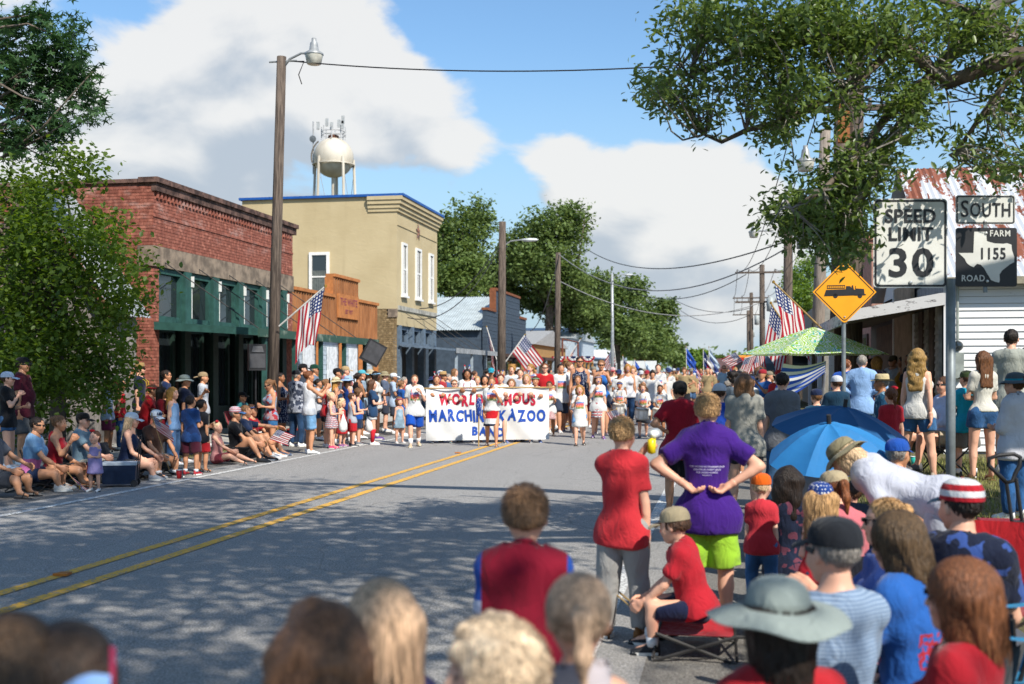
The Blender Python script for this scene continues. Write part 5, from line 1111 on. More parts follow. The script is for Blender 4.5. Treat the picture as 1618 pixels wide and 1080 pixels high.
oak2 = EM('shade_oak', 'second live oak behind the viewer whose crown dapples the near road', 'tree', (5.6, -2.5, .25)); O = Vector(oak2.location)
MB().tube([(0, 0, -.2), (0, 0, 4), (-.3, .3, 7)], [.5, .4, .25], 12).build('trunk', BARK, oak2)
HI = [thin(clumps(rel(c), r, k, .2)) for c, r, k in (((3, -1.5, 8.5), (5, 3.4, 1.4), 380), ((-1, -3, 9), (4, 3.2, 1.3), 330), ((7, -4, 9), (4, 4, 3), 80))]
leaves('crown', around(np.concatenate(HI), 36, (.36, .36, .2)), .15, 'quad', LIVE, oak2)
# ---- left: sweetgum and elm beside the seated crowd
def px_tree(nm, lab, lobes, d, dj, k, sp, size, kind, mat, trunk, extra=(), lf=.8):
    b = Vector((trunk[0], trunk[1], 0)); e = EM(nm, lab, 'tree', tuple(b)); P = []
    for x, y, rx, ry, nc in lobes:
        for a, c_ in RNG.normal(0, .45, (int(nc*lf), 2)): P.append(W(x+a*rx, y+c_*ry, d+random.gauss(0, dj)))
    P = np.array([tuple(p-b) for p in P])
    for x in extra: P = np.concatenate([P, clumps(tuple(Vector(x[0])-b), x[1], x[2], .3)])
    leaves('crown', around(P, k, sp), size, kind, mat, e)
    top = trunk[2]; MB().tube([(0, 0, -.1), (.05, 0, top*.5), (0, .05, top)], [trunk[3], trunk[3]*.75, trunk[3]*.4], 10).build('trunk', BARK, e, smooth=True)
    br = MB()
    for i in RNG.choice(len(P), min(60, len(P)), replace=False):
        br.tube(bend((0, 0, top*random.uniform(.55, 1)), P[i], 4, .05), [.06, .045, .03, .02, .01], 5, False)
    br.build('branches', BARK, e, kind='stuff'); return e
t0 = W(-110, 590, 22); px_tree('sweetgum_tree', 'dark green star-leaved sweetgum at the upper left corner', [(55, 25, 26, 26, 16), (30, 90, 50, 40, 36), (80, 70, 30, 30, 18), (110, 55, 28, 26, 15), (130, 95, 26, 30, 14), (100, 120, 45, 32, 32), (130, 150, 26, 26, 14), (142, 180, 22, 14, 9), (40, 150, 60, 50, 50), (70, 190, 40, 30, 22), (30, 220, 40, 40, 30), (75, 240, 24, 24, 12), (10, 40, 40, 40, 18), (100, 200, 14, 12, 4)], 22, .5, 26, (.13, .13, .11), .165, 'star', GUM, (t0.x, t0.y, 8.5, .22), [((t0.x-.9, t0.y, 7), (2.0, 2.2, 3), 110)], lf=.55)
t1 = W(90, 590, 21.0)
px_tree('elm_tree', 'bushy bright green elm in front of the red brick side wall', [(60, 300, 60, 40, 40), (120, 260, 50, 22, 18), (150, 275, 30, 12, 6), (40, 380, 60, 50, 55), (110, 370, 60, 40, 42), (160, 360, 40, 30, 20), (180, 390, 34, 22, 12), (205, 405, 22, 14, 6), (120, 440, 70, 40, 55), (40, 470, 60, 50, 60), (190, 440, 34, 30, 20), (180, 490, 40, 30, 26), (205, 470, 24, 24, 9), (100, 520, 70, 40, 60), (30, 560, 50, 40, 50), (170, 540, 44, 34, 32), (195, 580, 30, 26, 14), (120, 590, 60, 34, 40), (60, 610, 50, 30, 30), (150, 625, 44, 20, 18), (240, 405, 10, 5, 2)], 19.6, .55, 34, (.17, .17, .14), .098, 'broad', ELM, (t1.x, t1.y, 4.2, .16), [((t1.x-3, t1.y, 4), (3, 2, 3), 200), ((t1.x-1.6, t1.y+.4, 1.5), (2.4, .8, 1.3), 220), ((t1.x-1.5, t1.y+.5, 4.2), (1.4, 1.0, 1.8), 90)], lf=.66)
# ---- background trees
def far_tree(lab, x, y, d, rx, ry, nc, mat=FAROAK, size=.30, nm='oak_tree', k=26, z0=0):
    c = W(x, y, d); s = d/FPX; b = Vector((c.x, c.y, z0)); e = EM(nm, lab, 'tree', tuple(b)); R = (rx*s, max(rx, ry)*s*.8, ry*s); P = []
    lob = [((0, 0, c.z), (R[0]*.75, R[1]*.75, R[2]*.8), nc//2)]
    for i in range(11):
        a = i*2.4; zz = -.75+1.55*((i*.618) % 1); q = math.sqrt(max(.1, 1-zz*zz))*.72
        rr = random.uniform(.26, .42); lob.append(((R[0]*q*cos(a), R[1]*q*sin(a), c.z+R[2]*zz*.78), (R[0]*rr, R[1]*rr, R[2]*rr*.9), nc//14))
    P = np.concatenate([clumps(*l, .55) for l in lob])
    leaves('crown', around(P, k, (R[0]*.06+.15, R[0]*.06+.15, R[2]*.045+.1)), size*d/85, 'quad', mat, e)
    MB().tube([(0, 0, -.2), (0, 0, c.z*.6), (.2, 0, c.z)], [.45, .32, .15], 10).build('trunk', BARK, e)
    for i in range(5): MB().tube(bend((0, 0, c.z*random.uniform(.4, .7)), P[random.randrange(len(P))], 4), [.2, .15, .1, .06, .03], 6).build('limb', BARK, e)
    return e
far_tree('tall oak rising right behind the yellow stucco building', 728, 385, 92, 62, 88, 330)
far_tree('pale lower oak filling the gap above the tin roof', 722, 440, 82, 48, 40, 170, mat=leafmat('pale_oak_leaf', (.065, .105, .025), (.12, .17, .045), .25, .6, .2))
far_tree('largest oak of the row beyond the slate-blue store', 868, 400, 96, 82, 98, 520)
far_tree('dark oak spreading low behind the bare wooden pole', 905, 475, 100, 72, 62, 330); far_tree('oak between the slate-blue store and the largest oak', 800, 440, 99, 58, 60, 220)
far_tree('oak behind the grey steel street light', 975, 495, 118, 62, 75, 300); far_tree('last oak of the row where the street narrows', 1035, 515, 140, 44, 55, 230); far_tree('low oak crown under the last of the row', 1010, 540, 134, 60, 34, 160)
far_tree('light green young tree behind the right-hand utility poles', 1272, 455, 60, 34, 66, 190, mat=YOUNG, size=.22); far_tree('bright tree top behind the house at the diamond sign', 1395, 420, 45, 34, 40, 110, mat=YOUNG, size=.18)
for i, (x, y, d, rx, ry) in enumerate(((1100, 566, 230, 26, 18), (1128, 572, 300, 22, 12), (1160, 578, 360, 30, 9), (1195, 565, 160, 14, 20), (1230, 560, 110, 20, 30), (1065, 560, 190, 24, 22))):
    far_tree(['small round tree at the end of the street', 'tiny far tree on the horizon left of the fire engine', 'low far tree line over the fire engine', 'small tree under the smallest crossarm pole', 'shrubby tree behind the right-hand far stores', 'small tree at the foot of the last oak'][i], x, y, d, rx, ry, 90, mat=YOUNG if i in (0, 3) else FAROAK, k=18)
wood = []
for i in range(60): c = W(-200+i*36, 578, 420); wood.append((c.x, c.y+random.uniform(0, 60), 3+random.uniform(0, 3)))
leaves('distant_wood', around(np.array(wood), 160, (7, 6, 2.4)), 2.2, 'quad', FAROAK, None).__setitem__('label', 'band of distant woodland on the horizon'); bpy.data.objects['distant_wood']['category'] = 'woodland'
sh_ = EM('shrub', 'bright yellow-green shrub by the bunting building', 'shrub', tuple(G(955, 612, 0))); c_ = W(955, 575, sh_.location.length*.98)
leaves('foliage', around(clumps((0, 0, 1.6), (1.3, 1.0, 1.3), 40), 30, (.2, .2, .2)), .22, 'quad', leafmat('bright_shrub', (.22, .30, .03), (.32, .38, .05), .4), sh_); MB().tube([(0, 0, 0), (0, 0, 1.5)], .06, 6).build('stem', BARK, sh_)
# ================================================================ flags, signs, street furniture, vehicles
def flagmat(kind):
    if 'flag_'+kind in MC: return MC['flag_'+kind]
    m, n = newmat('flag_'+kind); uv = n('SeparateXYZ', {0: n('TexCoord').outputs['UV']}).outputs; u, v = uv[0], uv[1]
    R, Wh, B = (.42, .02, .035), (.72, .71, .69), (.025, .045, .16)
    gt = lambda a, b: n.m('GREATER_THAN', a, b); lt = lambda a, b: n.m('LESS_THAN', a, b)
    if kind == 'us':
        c = n.mix(gt(n.m('FRACT', n.m('MULTIPLY', v, 6.5)), .5), R, Wh); can = n.m('MULTIPLY', lt(u, .4), lt(v, .538))
        su = n.m('SUBTRACT', n.m('FRACT', n.m('MULTIPLY', u, 15.)), .5); row = n.m('MULTIPLY', v, 9.3); sv = n.m('SUBTRACT', n.m('FRACT', row), .5)
        st = lt(n.m('ADD', n.m('MULTIPLY', su, su), n.m('MULTIPLY', sv, sv)), .085); c = n.mix(can, c, n.mix(st, B, Wh))
    elif kind == 'tx': c = n.mix(gt(v, .5), Wh, R); c = n.mix(lt(u, .34), c, B); du = n.m('MULTIPLY', n.m('SUBTRACT', u, .17), 1.5); dv = n.m('SUBTRACT', v, .5); c = n.mix(lt(n.m('ADD', n.m('MULTIPLY', du, du), n.m('MULTIPLY', dv, dv)), .012), c, Wh)
    elif kind == 'blue': c = n.mix(.5, (.03, .09, .42), (.04, .12, .5))
    elif kind == 'troop': c = n.mix(gt(v, .5), (.5, .6, .7), (.05, .08, .25))
    elif kind == 'bunt': r = n.m('POWER', v, 1.); c = n.mix(gt(r, .4), B, Wh); c = n.mix(gt(r, .72), c, R)
    elif kind == 'bstripe': c = n.mix(gt(n.m('FRACT', n.m('MULTIPLY', v, 5.)), .5), (.03, .10, .48), Wh)
    f = n('BsdfPrincipled', {'Base Color': c, 'Roughness': .7, 'Specular IOR Level': .2}); tr = n('BsdfTranslucent', {'Color': c})
    mx = n('MixShader', {0: .3, 1: f.outputs[0], 2: tr.outputs[0]}); n('OutputMaterial', {'Surface': mx.outputs[0]}); MC['flag_'+kind] = m; return m
STAFF = M('staff_wood', '#a78a5a', .6); STAFFW = M('staff_white', '#c9c6c0', .5)
def flag(lab, base, tip, w, h, kind='us', fly=(0, 0, -1), rip=.06, fold=2.5, nm='flag', mat=STAFFW, r=.014, cat='flag', group=None, gather=.0, nu=22, nv=14, hoist=None):
    base, tip = Vector(base), Vector(tip); e = EM(nm, lab, cat, tuple(base), group=group); t = tip-base; st = t.normalized(); fl = Vector(fly).normalized(); side = st.cross(fl).normalized()
    MB().tube([(0, 0, 0), tuple(t*1.02)], r, 7).build('staff', mat, e); MB().lathe([(0, .04), (r*1.6, .02), (r*1.6, -.02), (0, -.03)], tuple(t*1.02), 8).build('finial', M('brass', '#b08a3c', .4, metal=.6), e)
    ph = random.uniform(0, 6); mb = MB()
    def fn(u, v):
        vv = (v-.5)*(1-gather*u)+.5; p = t-st*(h*vv) + fl*(w*u)*(1-.06*sin(v*5+ph))
        return p+side*(rip*u*sin(u*6+v*fold*2*pi+ph)+rip*.7*min(1, 2*u)*sin(v*fold*2*pi+2.2*u+ph))+st*(rip*.4*u*sin(v*9+ph))-fl*(w*.05*u*sin(v*pi))
    mb.sheet(fn, nu, nv); uv = [(i/nu, j/nv) for j in range(nv+1) for i in range(nu+1)]
    mb.build('flag_cloth', flagmat(kind), e, smooth=True, uv=uv); return e
dA = 23.7
flag('large flag hanging limp from the tall left lamp pole', W(441, 515, 23.9), W(513, 453, 23.7), 1.15, .74, fly=(-.12, 0, -1), rip=.06, gather=.15, r=.018)
flag('flag angled from the brown utility pole by the slate-blue store', W(797, 574, 55), W(829, 529, 55), 1.5, 1.05, fly=(.62, 0, -.8), rip=.05, r=.025)
flag('narrow limp flag left of the brown utility pole', W(787, 575, 56), W(769, 517, 56), 1.9, .8, fly=(.14, 0, -1), rip=.12, gather=.3, r=.025)
flag('flag on a white staff beneath the bunting', W(887, 582, 88), W(917, 536, 88), 2.3, 1.5, fly=(-.42, 0, -.85), rip=.1, r=.03)
flag('flag beside the grey steel street light', W(975, 590, 100), W(970, 546, 100), 2.6, 1.5, fly=(-.42, .1, -.7), rip=.12, r=.03)
flag('big nearer flag on the pole behind the green parasol', W(1312, 532, 23), W(1224, 447, 22.4), 1.05, .85, fly=(.14, 0, -1), rip=.05, gather=.0, r=.018, mat=STAFF)
flag('second big flag half hidden behind the nearer one at the green parasol', W(1270, 560, 27), W(1219, 480, 27), 1.2, .85, fly=(-.16, 0, -1), rip=.06, r=.018, mat=STAFF)
flag('small flag held out past the left tip of the green parasol', W(1206, 556, 40), W(1186, 563, 40), .75, .5, fly=(.1, 0, -1), r=.015); flag('pale small flag beside the other at the parasol tip', W(1206, 558, 39), W(1176, 566, 39), .7, .45, fly=(-.3, 0, -.8), r=.015)
flag('flag drifting left of the fire engine', W(1190, 590, 75), W(1162, 556, 75), 1.0, .8, fly=(-.7, 0, -.35), r=.02)
for x, y, k, lab in ((1085, 552, 'blue', 'plain blue flag above the marching scouts'), (1092, 570, 'us', 'drooping flag carried next to the plain blue one'), (1112, 556, 'tx', 'lone star flag carried above the scouts'), (1121, 553, 'troop', 'pale banner flag carried behind the lone star flag'), (1070, 586, 'us', 'small low flag among the scouts on the left'), (1004, 572, 'blue', 'little blue flag left of the pickup'), (1020, 574, 'troop', 'second little flag left of the pickup'), (985, 566, 'us', 'small flag in the crowd left of the pickup')):
    flag(lab, W(x, 600, 58), W(x-1, y-4, 58), 1.0, .95 if k == 'us' else .8, k, fly=(.45, 0, -.7), rip=.08, r=.018)
# bunting
bu = EM('bunting', 'red white and blue bunting swags along the porch rail', 'bunting', tuple(PX(885, 560, -10.6))); s_ = 90/FPX
for i in range(3):
    mb = MB(); R = 9*s_; nu, nv = 14, 6
    mb.sheet(lambda u, v: ((-2+i*19)*s_+R*v*cos(pi+pi*u)*1.0, .03*sin(u*28), -.1+R*v*sin(pi+pi*u)*.9), nu, nv); mb.build('swag', flagmat('bunt'), bu, uv=[(a/nu, b/nv) for b in range(nv+1) for a in range(nu+1)])
# ---- road signs
SGN = M('sign_white', (.60, .60, .56), .45, .08, 3., spec=.4); BLK = M('sign_black', (.014, .014, .016), .45, spec=.4); SGO = M('sign_orange', (.78, .32, .012), .4, .04, 3.); GALV = M('galvanised_post', (.20, .225, .235), .5, .15, 8., metal=.3); BOLT = M('bolt', (.5, .5, .48), .35, metal=.6)
def rrect(w, h, r, k=5):
    pts = []
    for cx_, cy_, a0 in ((w/2-r, h/2-r, 0), (-w/2+r, h/2-r, pi/2), (-w/2+r, -h/2+r, pi), (w/2-r, -h/2+r, 1.5*pi)):
        for i in range(k+1): a = a0+pi/2*i/k; pts.append((cx_+r*cos(a), 0, cy_+r*sin(a)))
    return pts
def ring(mb, outer, inner, y):
    k = len(outer); o = len(mb.v); mb.v += [(a, y, c) for a, _, c in outer]+[(a, y, c) for a, _, c in inner]; mb.f += [(o+i, o+(i+1) % k, o+k+(i+1) % k, o+k+i) for i in range(k)]
def lettering(par, txt, c, size, mat, off=.0, sx=1., sp=1., align='CENTER'):
    me = textmesh(txt, size, off, sp, align); o = OB('lettering', me, mat, par); o.matrix_local = Matrix.Translation(c) @ Matrix.Rotation(pi/2, 4, 'X') @ Matrix.Diagonal((sx, 1, 1, 1)); return o
RZ = TH
post_p = W(1502, 700, 9.7); sg = EM('road_sign', 'speed limit 30 and south farm road 1155 signs on one tall grey post', 'road sign', (post_p.x, post_p.y, gz(post_p.x, 0)), RZ)
def loc2(x, y): p = W(x, y, 9.7)-Vector(sg.location); return Matrix.Rotation(-RZ, 3, 'Z') @ p
ztop = loc2(1502, 440).z
MB().tube([(0, 0, -.1), (0, 0, ztop)], .04, 14).build('post', GALV, sg, smooth=True); MB().tube([loc2(1440, 443)+Vector((0, .03, 0)), loc2(1560, 443)+Vector((0, .03, 0))], .022, 8).build('crossbar', GALV, sg)
c = loc2(1438.5, 384); wS, hS = 117/FPX*9.7, 141/FPX*9.7
sp = EM('x', 'x', 'x'); bpy.data.objects.remove(sp)
def plate(par, c, w, h, r, face, border, inset=.012, bwid=.016, y=0.):
    b = MB().poly([Vector(p)+c+Vector((0, y, 0)) for p in rrect(w, h, r)][::-1], (0, .004, 0)).build('sign_plate', face, par)
    if border: mb = MB(); ring(mb, rrect(w-2*inset, h-2*inset, r*.85), rrect(w-2*inset-2*bwid, h-2*inset-2*bwid, r*.65), 0); mb.v = [tuple(Vector(p)+c+Vector((0, y-.003, 0))) for p in mb.v]; mb.build('border', border, b)
    return b
P1 = plate(sg, c, wS, hS, .035, SGN, BLK, .010, .017); yy = Vector((0, -.006, 0)); k_ = 9.7/FPX
for t_, dy, s_, o_, sx in (('SPEED', 42, .158, .004, .98), ('LIMIT', 13.5, .158, .004, .98), ('30', -33, .335, .008, 1.12)): lettering(P1, t_, c+yy+Vector((0, 0, dy*k_)), s_, BLK, o_, sx, 1.05 if t_ != '30' else 1.12)
for dz in (hS*.42, -hS*.44): MB().lathe([(0, .012), (.012, .01), (.018, 0)], tuple(c+Vector((0, -.006, dz))), 10, R=Matrix.Rotation(pi/2, 3, 'X')).build('bolt', BOLT, P1)
c2 = loc2(1557, 331); P2 = plate(sg, c2, 94*k_, 46*k_, .022, SGN, BLK, .006, .011); 
lettering(P2, 'S', c2+yy+Vector((-.178, 0, 0)), .20, BLK, .002, .82); lettering(P2, 'OUTH', c2+yy+Vector((.042, 0, -.008)), .165, BLK, .002, .72, 1.08)
c3 = loc2(1558.5, 406); P3 = plate(sg, c3, 97*k_, 93*k_, .022, BLK, None)
tex = [(311, 485), (430, 485), (438, 578), (470, 590), (520, 602), (560, 604), (600, 606), (640, 600), (685, 615), (690, 670), (713, 735), (712, 790), (670, 812), (640, 835), (590, 875), (565, 915), (568, 975), (560, 995), (515, 985), (480, 970), (460, 935), (432, 890), (410, 850), (375, 815), (340, 806), (305, 842), (270, 825), (238, 800), (215, 755), (155, 698), (303, 698)]
tp_ = [c3+Vector(((x-435)/6.35*k_, -.004, -(y-740)/6.35*k_)) for x, y in tex]; me = bpy.data.meshes.new('t'); me.from_pydata([tuple(p) for p in tp_], [], [tuple(range(len(tp_)))]); OB('state_outline', me, SGN, P3)
lettering(P3, 'FARM', c3+yy+Vector((.115, 0, .20)), .075, SGN, .001, .9, 1.1); lettering(P3, 'ROAD', c3+yy+Vector((-.115, 0, -.182)), .075, SGN, .001, .9, 1.1); lettering(P3, '1155', c3+yy+Vector((.05, -.002, .025)), .135, BLK, .003, .8, 1.1)
for cc, P_ in ((c2+Vector((-.01, 0, .1)), P2), (c2+Vector((-.005, 0, -.1)), P2), (c3+Vector((-.005, 0, .205)), P3), (c3+Vector((.005, 0, -.205)), P3)): MB().lathe([(0, .01), (.01, .008), (.014, 0)], tuple(cc+Vector((0, -.006, 0))), 10, R=Matrix.Rotation(pi/2, 3, 'X')).build('bolt', BOLT, P_)
MB().box(tuple(c3+Vector((-.02, .006, -.3))), tuple(c2+Vector((.02, .02, .1)))).build('back_strap', GALV, sg)
fp = W(1334.5, 590, 18.5); fs = EM('warning_sign', 'orange diamond warning sign with black fire engine symbol', 'road sign', (fp.x, fp.y, gz(fp.x, 0)), RZ); cz_ = W(1334, 461, 18.5).z-fs.location.z; kk = 18.5/FPX
dm = lambda r: [(r, 0, 0), (r*.06, 0, r*.94), (0, 0, r*.955), (-r*.06, 0, r*.94), (-r, 0, 0), (-r*.06, 0, -r*.94), (0, 0, -r*.955), (r*.06, 0, -r*.94)]; cc = Vector((0, 0, cz_)); R_ = 50.5*kk
pd = MB().poly([Vector(p)+cc for p in dm(R_)][::-1], (0, .004, 0)).build('sign_plate', SGO, fs); mb = MB(); ring(mb, dm(R_*.94), dm(R_*.905), 0); mb.v = [tuple(Vector(p)+cc+Vector((0, -.003, 0))) for p in mb.v]; mb.build('border', BLK, pd)
trk = MB(); q = lambda x, y: cc+Vector(((x-262)/4.91*kk, -.005, -(y-398)/4.91*kk))
def pol(*pts): trk.add([q(*p) for p in pts], [tuple(range(len(pts)))])
pol((100, 430), (105, 422), (118, 382), (272, 376), (274, 352), (305, 352), (312, 362), (318, 378), (345, 380), (346, 370), (412, 374), (416, 412), (427, 416), (427, 422), (410, 424), (345, 426), (330, 424), (220, 428))
for cx_ in (191, 381): pol(*[(cx_+18*cos(a), 428+18*sin(a)) for a in np.linspace(0, 2*pi, 14)[:-1]])
pol((125, 346), (265, 344), (265, 349), (125, 351)); pol((125, 368), (265, 366), (265, 371), (125, 373)); pol(*[(323+7*cos(a), 352+7*sin(a)) for a in np.linspace(0, 2*pi, 9)[:-1]]); pol((316, 358), (330, 358), (334, 380), (314, 380)); pol((344, 350), (348, 350), (348, 374), (344, 374))
for i in range(10): x = 126+i*15; pol((x, 349), (x+4, 349), (x+4, 369), (x, 369))
trk.build('fire_engine_symbol', BLK, pd); MB().tube([(0, .05, -.2), (0, .05, cz_+R_*.8)], .035, 10).build('post', GALV, fs)
for dz in (.8, -.78): MB().lathe([(0, .01), (.012, .008), (.016, 0)], tuple(cc+Vector((0, -.006, R_*dz))), 8, R=Matrix.Rotation(pi/2, 3, 'X')).build('bolt', BOLT, pd)
# ---- umbrellas and shelters
def umbrella(lab, apex, r, drop, ribs, mat, polez, nm='umbrella', tilt=(0, 0), scallop=.05, polr=.02, polm=None, curve=1.5):
    e = EM(nm, lab, 'umbrella', tuple(apex)); e.rotation_euler = (tilt[0], tilt[1], .3); mb = MB(); nv = 6; k = ribs*6
    def fn(u, v):
        a = 2*pi*u; s = (u*ribs) % 1; sc = 1-scallop*4*s*(1-s)*v; rr = r*v*sc; return (rr*cos(a), rr*sin(a), -drop*(v**curve)-.10*r*4*s*(1-s)*v*(1-v)-.02*4*s*(1-s)*v)
    mb.sheet(fn, k, nv); mb.build('canopy', mat, e, smooth=False)
    for i in range(ribs): a = 2*pi*i/ribs; MB().tube([(r*v*cos(a), r*v*sin(a), -drop*(v**curve)-.012) for v in (0.02, .3, .6, 1.0)], .005+polr*.1, 4).build('rib', polm or MC['iron'], e)
    MB().tube([(0, 0, .07), (0, 0, -polez)], polr, 8).build('pole', polm or MC['iron'], e); return e
def cloth2(name, c, tr=.35, pat=None):
    m, n = newmat(name)
    if pat:
        t = n.vm('MULTIPLY', n('TexCoord').outputs['Object'], (1, 1, .4)); w = n('TexNoise', {'Vector': t, 'Scale': 4., 'Detail': 3.}).outputs['Color']; tt = n.vm('ADD', t, n.vm('MULTIPLY', w, (.5, .5, .2)))
        a = n('TexWave', {'Vector': tt, 'Scale': 5.5, 'Distortion': 7., 'Detail': 3.}, wave_type='BANDS').outputs['Fac']; b = n('TexNoise', {'Vector': tt, 'Scale': 9., 'Detail': 4.}).outputs[0]
        col = n.mix(n.ss(b, .38, .46), pat[0], pat[1]); col = n.mix(n.ss(a, .62, .7), col, pat[2]); col = n.mix(n.m('MULTIPLY', n.ss(b, .58, .62), n.ss(a, .5, .4)), col, pat[3])
    else:
        f = n('TexNoise', {'Vector': n('TexCoord').outputs['Object'], 'Scale': 6., 'Detail': 4.}).outputs[0]; col = n.mix(f, mul(c, .85), mul(c, 1.12))
    b_ = n('BsdfPrincipled', {'Base Color': col, 'Roughness': .6, 'Specular IOR Level': .3}); tr_ = n('BsdfTranslucent', {'Color': col}); mx = n('MixShader', {0: tr, 1: b_.outputs[0], 2: tr_.outputs[0]}); n('OutputMaterial', {'Surface': mx.outputs[0]}); return m
umbrella('green leaf-print patio parasol on a dark pole', W(1285, 516, 21), 1.36, .50, 8, cloth2('leafprint', None, .3, ((.42, .60, .05), (.30, .52, .05), (.75, .78, .70), (.03, .42, .44))), 2.3, nm='parasol', polr=.03, curve=1.1, scallop=.02)
umbrella('bright sky-blue folding umbrella low over the seated family', W(1310, 668, 9.3), .52, .28, 8, cloth2('skyblue', (.04, .26, .62)), .75, tilt=(.22, -.14), curve=1.7); umbrella('navy blue folding umbrella behind the sky-blue one', W(1335, 642, 10.6), .66, .25, 8, cloth2('navyblue', (.02, .11, .28), .25), .8, tilt=(.18, .1), curve=1.6)
tn = EM('shade_tent', 'grey pop-up shade tent over the far crowd on the right', 'tent', tuple(PX(1232, HZ, 1.2))); TM = cloth2('tentgrey', (.10, .13, .15), .15); dtn = 52; sx_ = 100/FPX*dtn/2; c0 = W(1240, 590, dtn); tn.location = (c0.x, c0.y, 0)
MB().sheet(lambda u, v: ((u-.5)*2*sx_, (v-.5)*3.2, 2.05+.75*(1-abs(2*u-1)**1.7)*(1-abs(2*v-1)**2)), 16, 10).build('canopy', TM, tn, smooth=True); MB().sheet(lambda u, v: ((u-.5)*2*sx_, -1.6, 2.05-.3*v), 4, 1).build('valance', TM, tn)
for a in (-1, 1):
    for b in (-1, 1): MB().tube([(a*sx_*.97, b*1.5, 0), (a*sx_*.97, b*1.5, 2.1)], .03, 6).build('leg', STEEL, tn)
aw = EM('striped_sunshade', 'tilted blue and white striped sunshade beside the parasol pole', 'sunshade', (0, 0, 0)); a_, b_, c_, d_ = W(1215, 622, 19.5), W(1305, 572, 19.2), W(1240, 575, 20.9), W(1150+65, 625, 20.9); c0 = G(1262, 730); aw.location = (c0.x, c0.y, 0); q = Vector(aw.location)
e1, e2, e3, e4 = W(1216, 640, 19.3)-q, W(1304, 588, 19.0)-q, W(1304, 570, 20.3)-q, W(1238, 574, 20.6)-q
mb = MB(); mb.sheet(lambda u, v: tuple((e1.lerp(e2, u)).lerp(e4.lerp(e3, u), v)+Vector((0, 0, -.06*sin(pi*u)))), 12, 8); mb.build('shade_cloth', flagmat('bstripe'), aw, uv=[(i/12, j/8) for j in range(9) for i in range(13)])
for p in (e1, e2, e3): MB().tube([tuple(p), (p.x*.7, p.y*.7, 0)], .015, 6).build('leg', STEEL, aw)
# ---- chairs
def camp_chair(lab, loc, rz, col, seat=.40, back=.42, w=.5, name='camp_chair', armr=True):
    e = EM(name, lab, 'chair', tuple(loc), rz); mt_ = clothmat(col); mb = MB(); mb.sheet(lambda u, v: ((u-.5)*w, -.2+v*.42, seat-.05*sin(pi*u)-.03*v*0), 8, 4); mb.build('seat', mt_, e)
    if back: MB().sheet(lambda u, v: ((u-.5)*w, -.22-.12*v-.05*sin(pi*u), seat+.02+v*back), 8, 4).build('backrest', mt_, e)
    for s in (-1, 1):
        MB().tube([(s*w/2, -.22, 0), (s*w/2, .22, seat)], .011, 6).build('leg', MC['iron'], e); MB().tube([(s*w/2, .24, 0), (s*w/2, -.22, seat), (s*w/2, -.36, seat+back)], .011, 6).build('leg', MC['iron'], e)
        MB().tube([(-s*w/2, .24, .02), (s*w/2, .22, seat)], .009, 5).build('cross_brace', MC['iron'], e); MB().tube([(-s*w/2, -.22, .02), (s*w/2, -.2, seat)], .009, 5).build('cross_brace', MC['iron'], e)
        if armr and back: MB().sheet(lambda u, v: (s*(w/2+.03)+(u-.5)*.07, -.25+v*.5, seat+.2-.02*sin(pi*v)), 2, 4).build('armrest', mt_, e); MB().tube([(s*w/2, .22, seat), (s*(w/2+.03), .24, seat+.2)], .01, 5).build('arm_post', MC['iron'], e)
    return e
# ---- speaker on tripod stand by the lamp pole
sp0 = W(404, 590, 22.6); st = EM('speaker_stand', 'black tripod speaker stand beside the tall lamp pole', 'stand', (sp0.x, sp0.y, 0)); BK = M('black_plastic', (.018, .018, .02), .5)
z0 = W(404, 585, 22.6).z; MB().tube([(0, 0, .3), (0, 0, z0)], .02, 8).build('pole', BK, st)
for k in range(3): a = k*2.1+.4; MB().tube([(0, 0, .75), (.45*cos(a), .45*sin(a), 0.01)], .014, 6).build('leg', BK, st)
sk = EM('loudspeaker', 'black loudspeaker cabinet on the stand beside the lamp pole', 'loudspeaker', (sp0.x, sp0.y, z0), .6); MB().poly([(-.17, -.2, .0), (.17, -.2, 0), (.13, .17, 0), (-.13, .17, 0)], (0, 0, .52)).build('cabinet', BK, sk); MB().box((-.15, -.212, .05), (.15, -.201, .33)).build('grille', M('grille', (.05, .05, .055), .6), sk); MB().poly([(-.12, -.215, .36), (.12, -.215, .36), (.09, -.203, .48), (-.09, -.203, .48)], (0, .008, 0)).build('horn', M('horn', (.07, .07, .075), .5), sk); MB().box((.172, -.1, .3), (.178, .08, .42)).build('handle', M('horn', ''), sk)
s2 = W(676, 552, 33); wsp = EM('wall_speaker', 'dark tilted loudspeaker hanging at the end of the green canopy', 'loudspeaker', tuple(W(590, 556, 33)), .3); wsp.rotation_euler = (0, .5, .4); MB().box((-.28, -.2, -.35), (.28, .2, .3)).build('cabinet', BK, wsp); MB().box((-.24, -.212, -.3), (.24, -.202, .25)).build('grille', M('grille', ''), wsp)
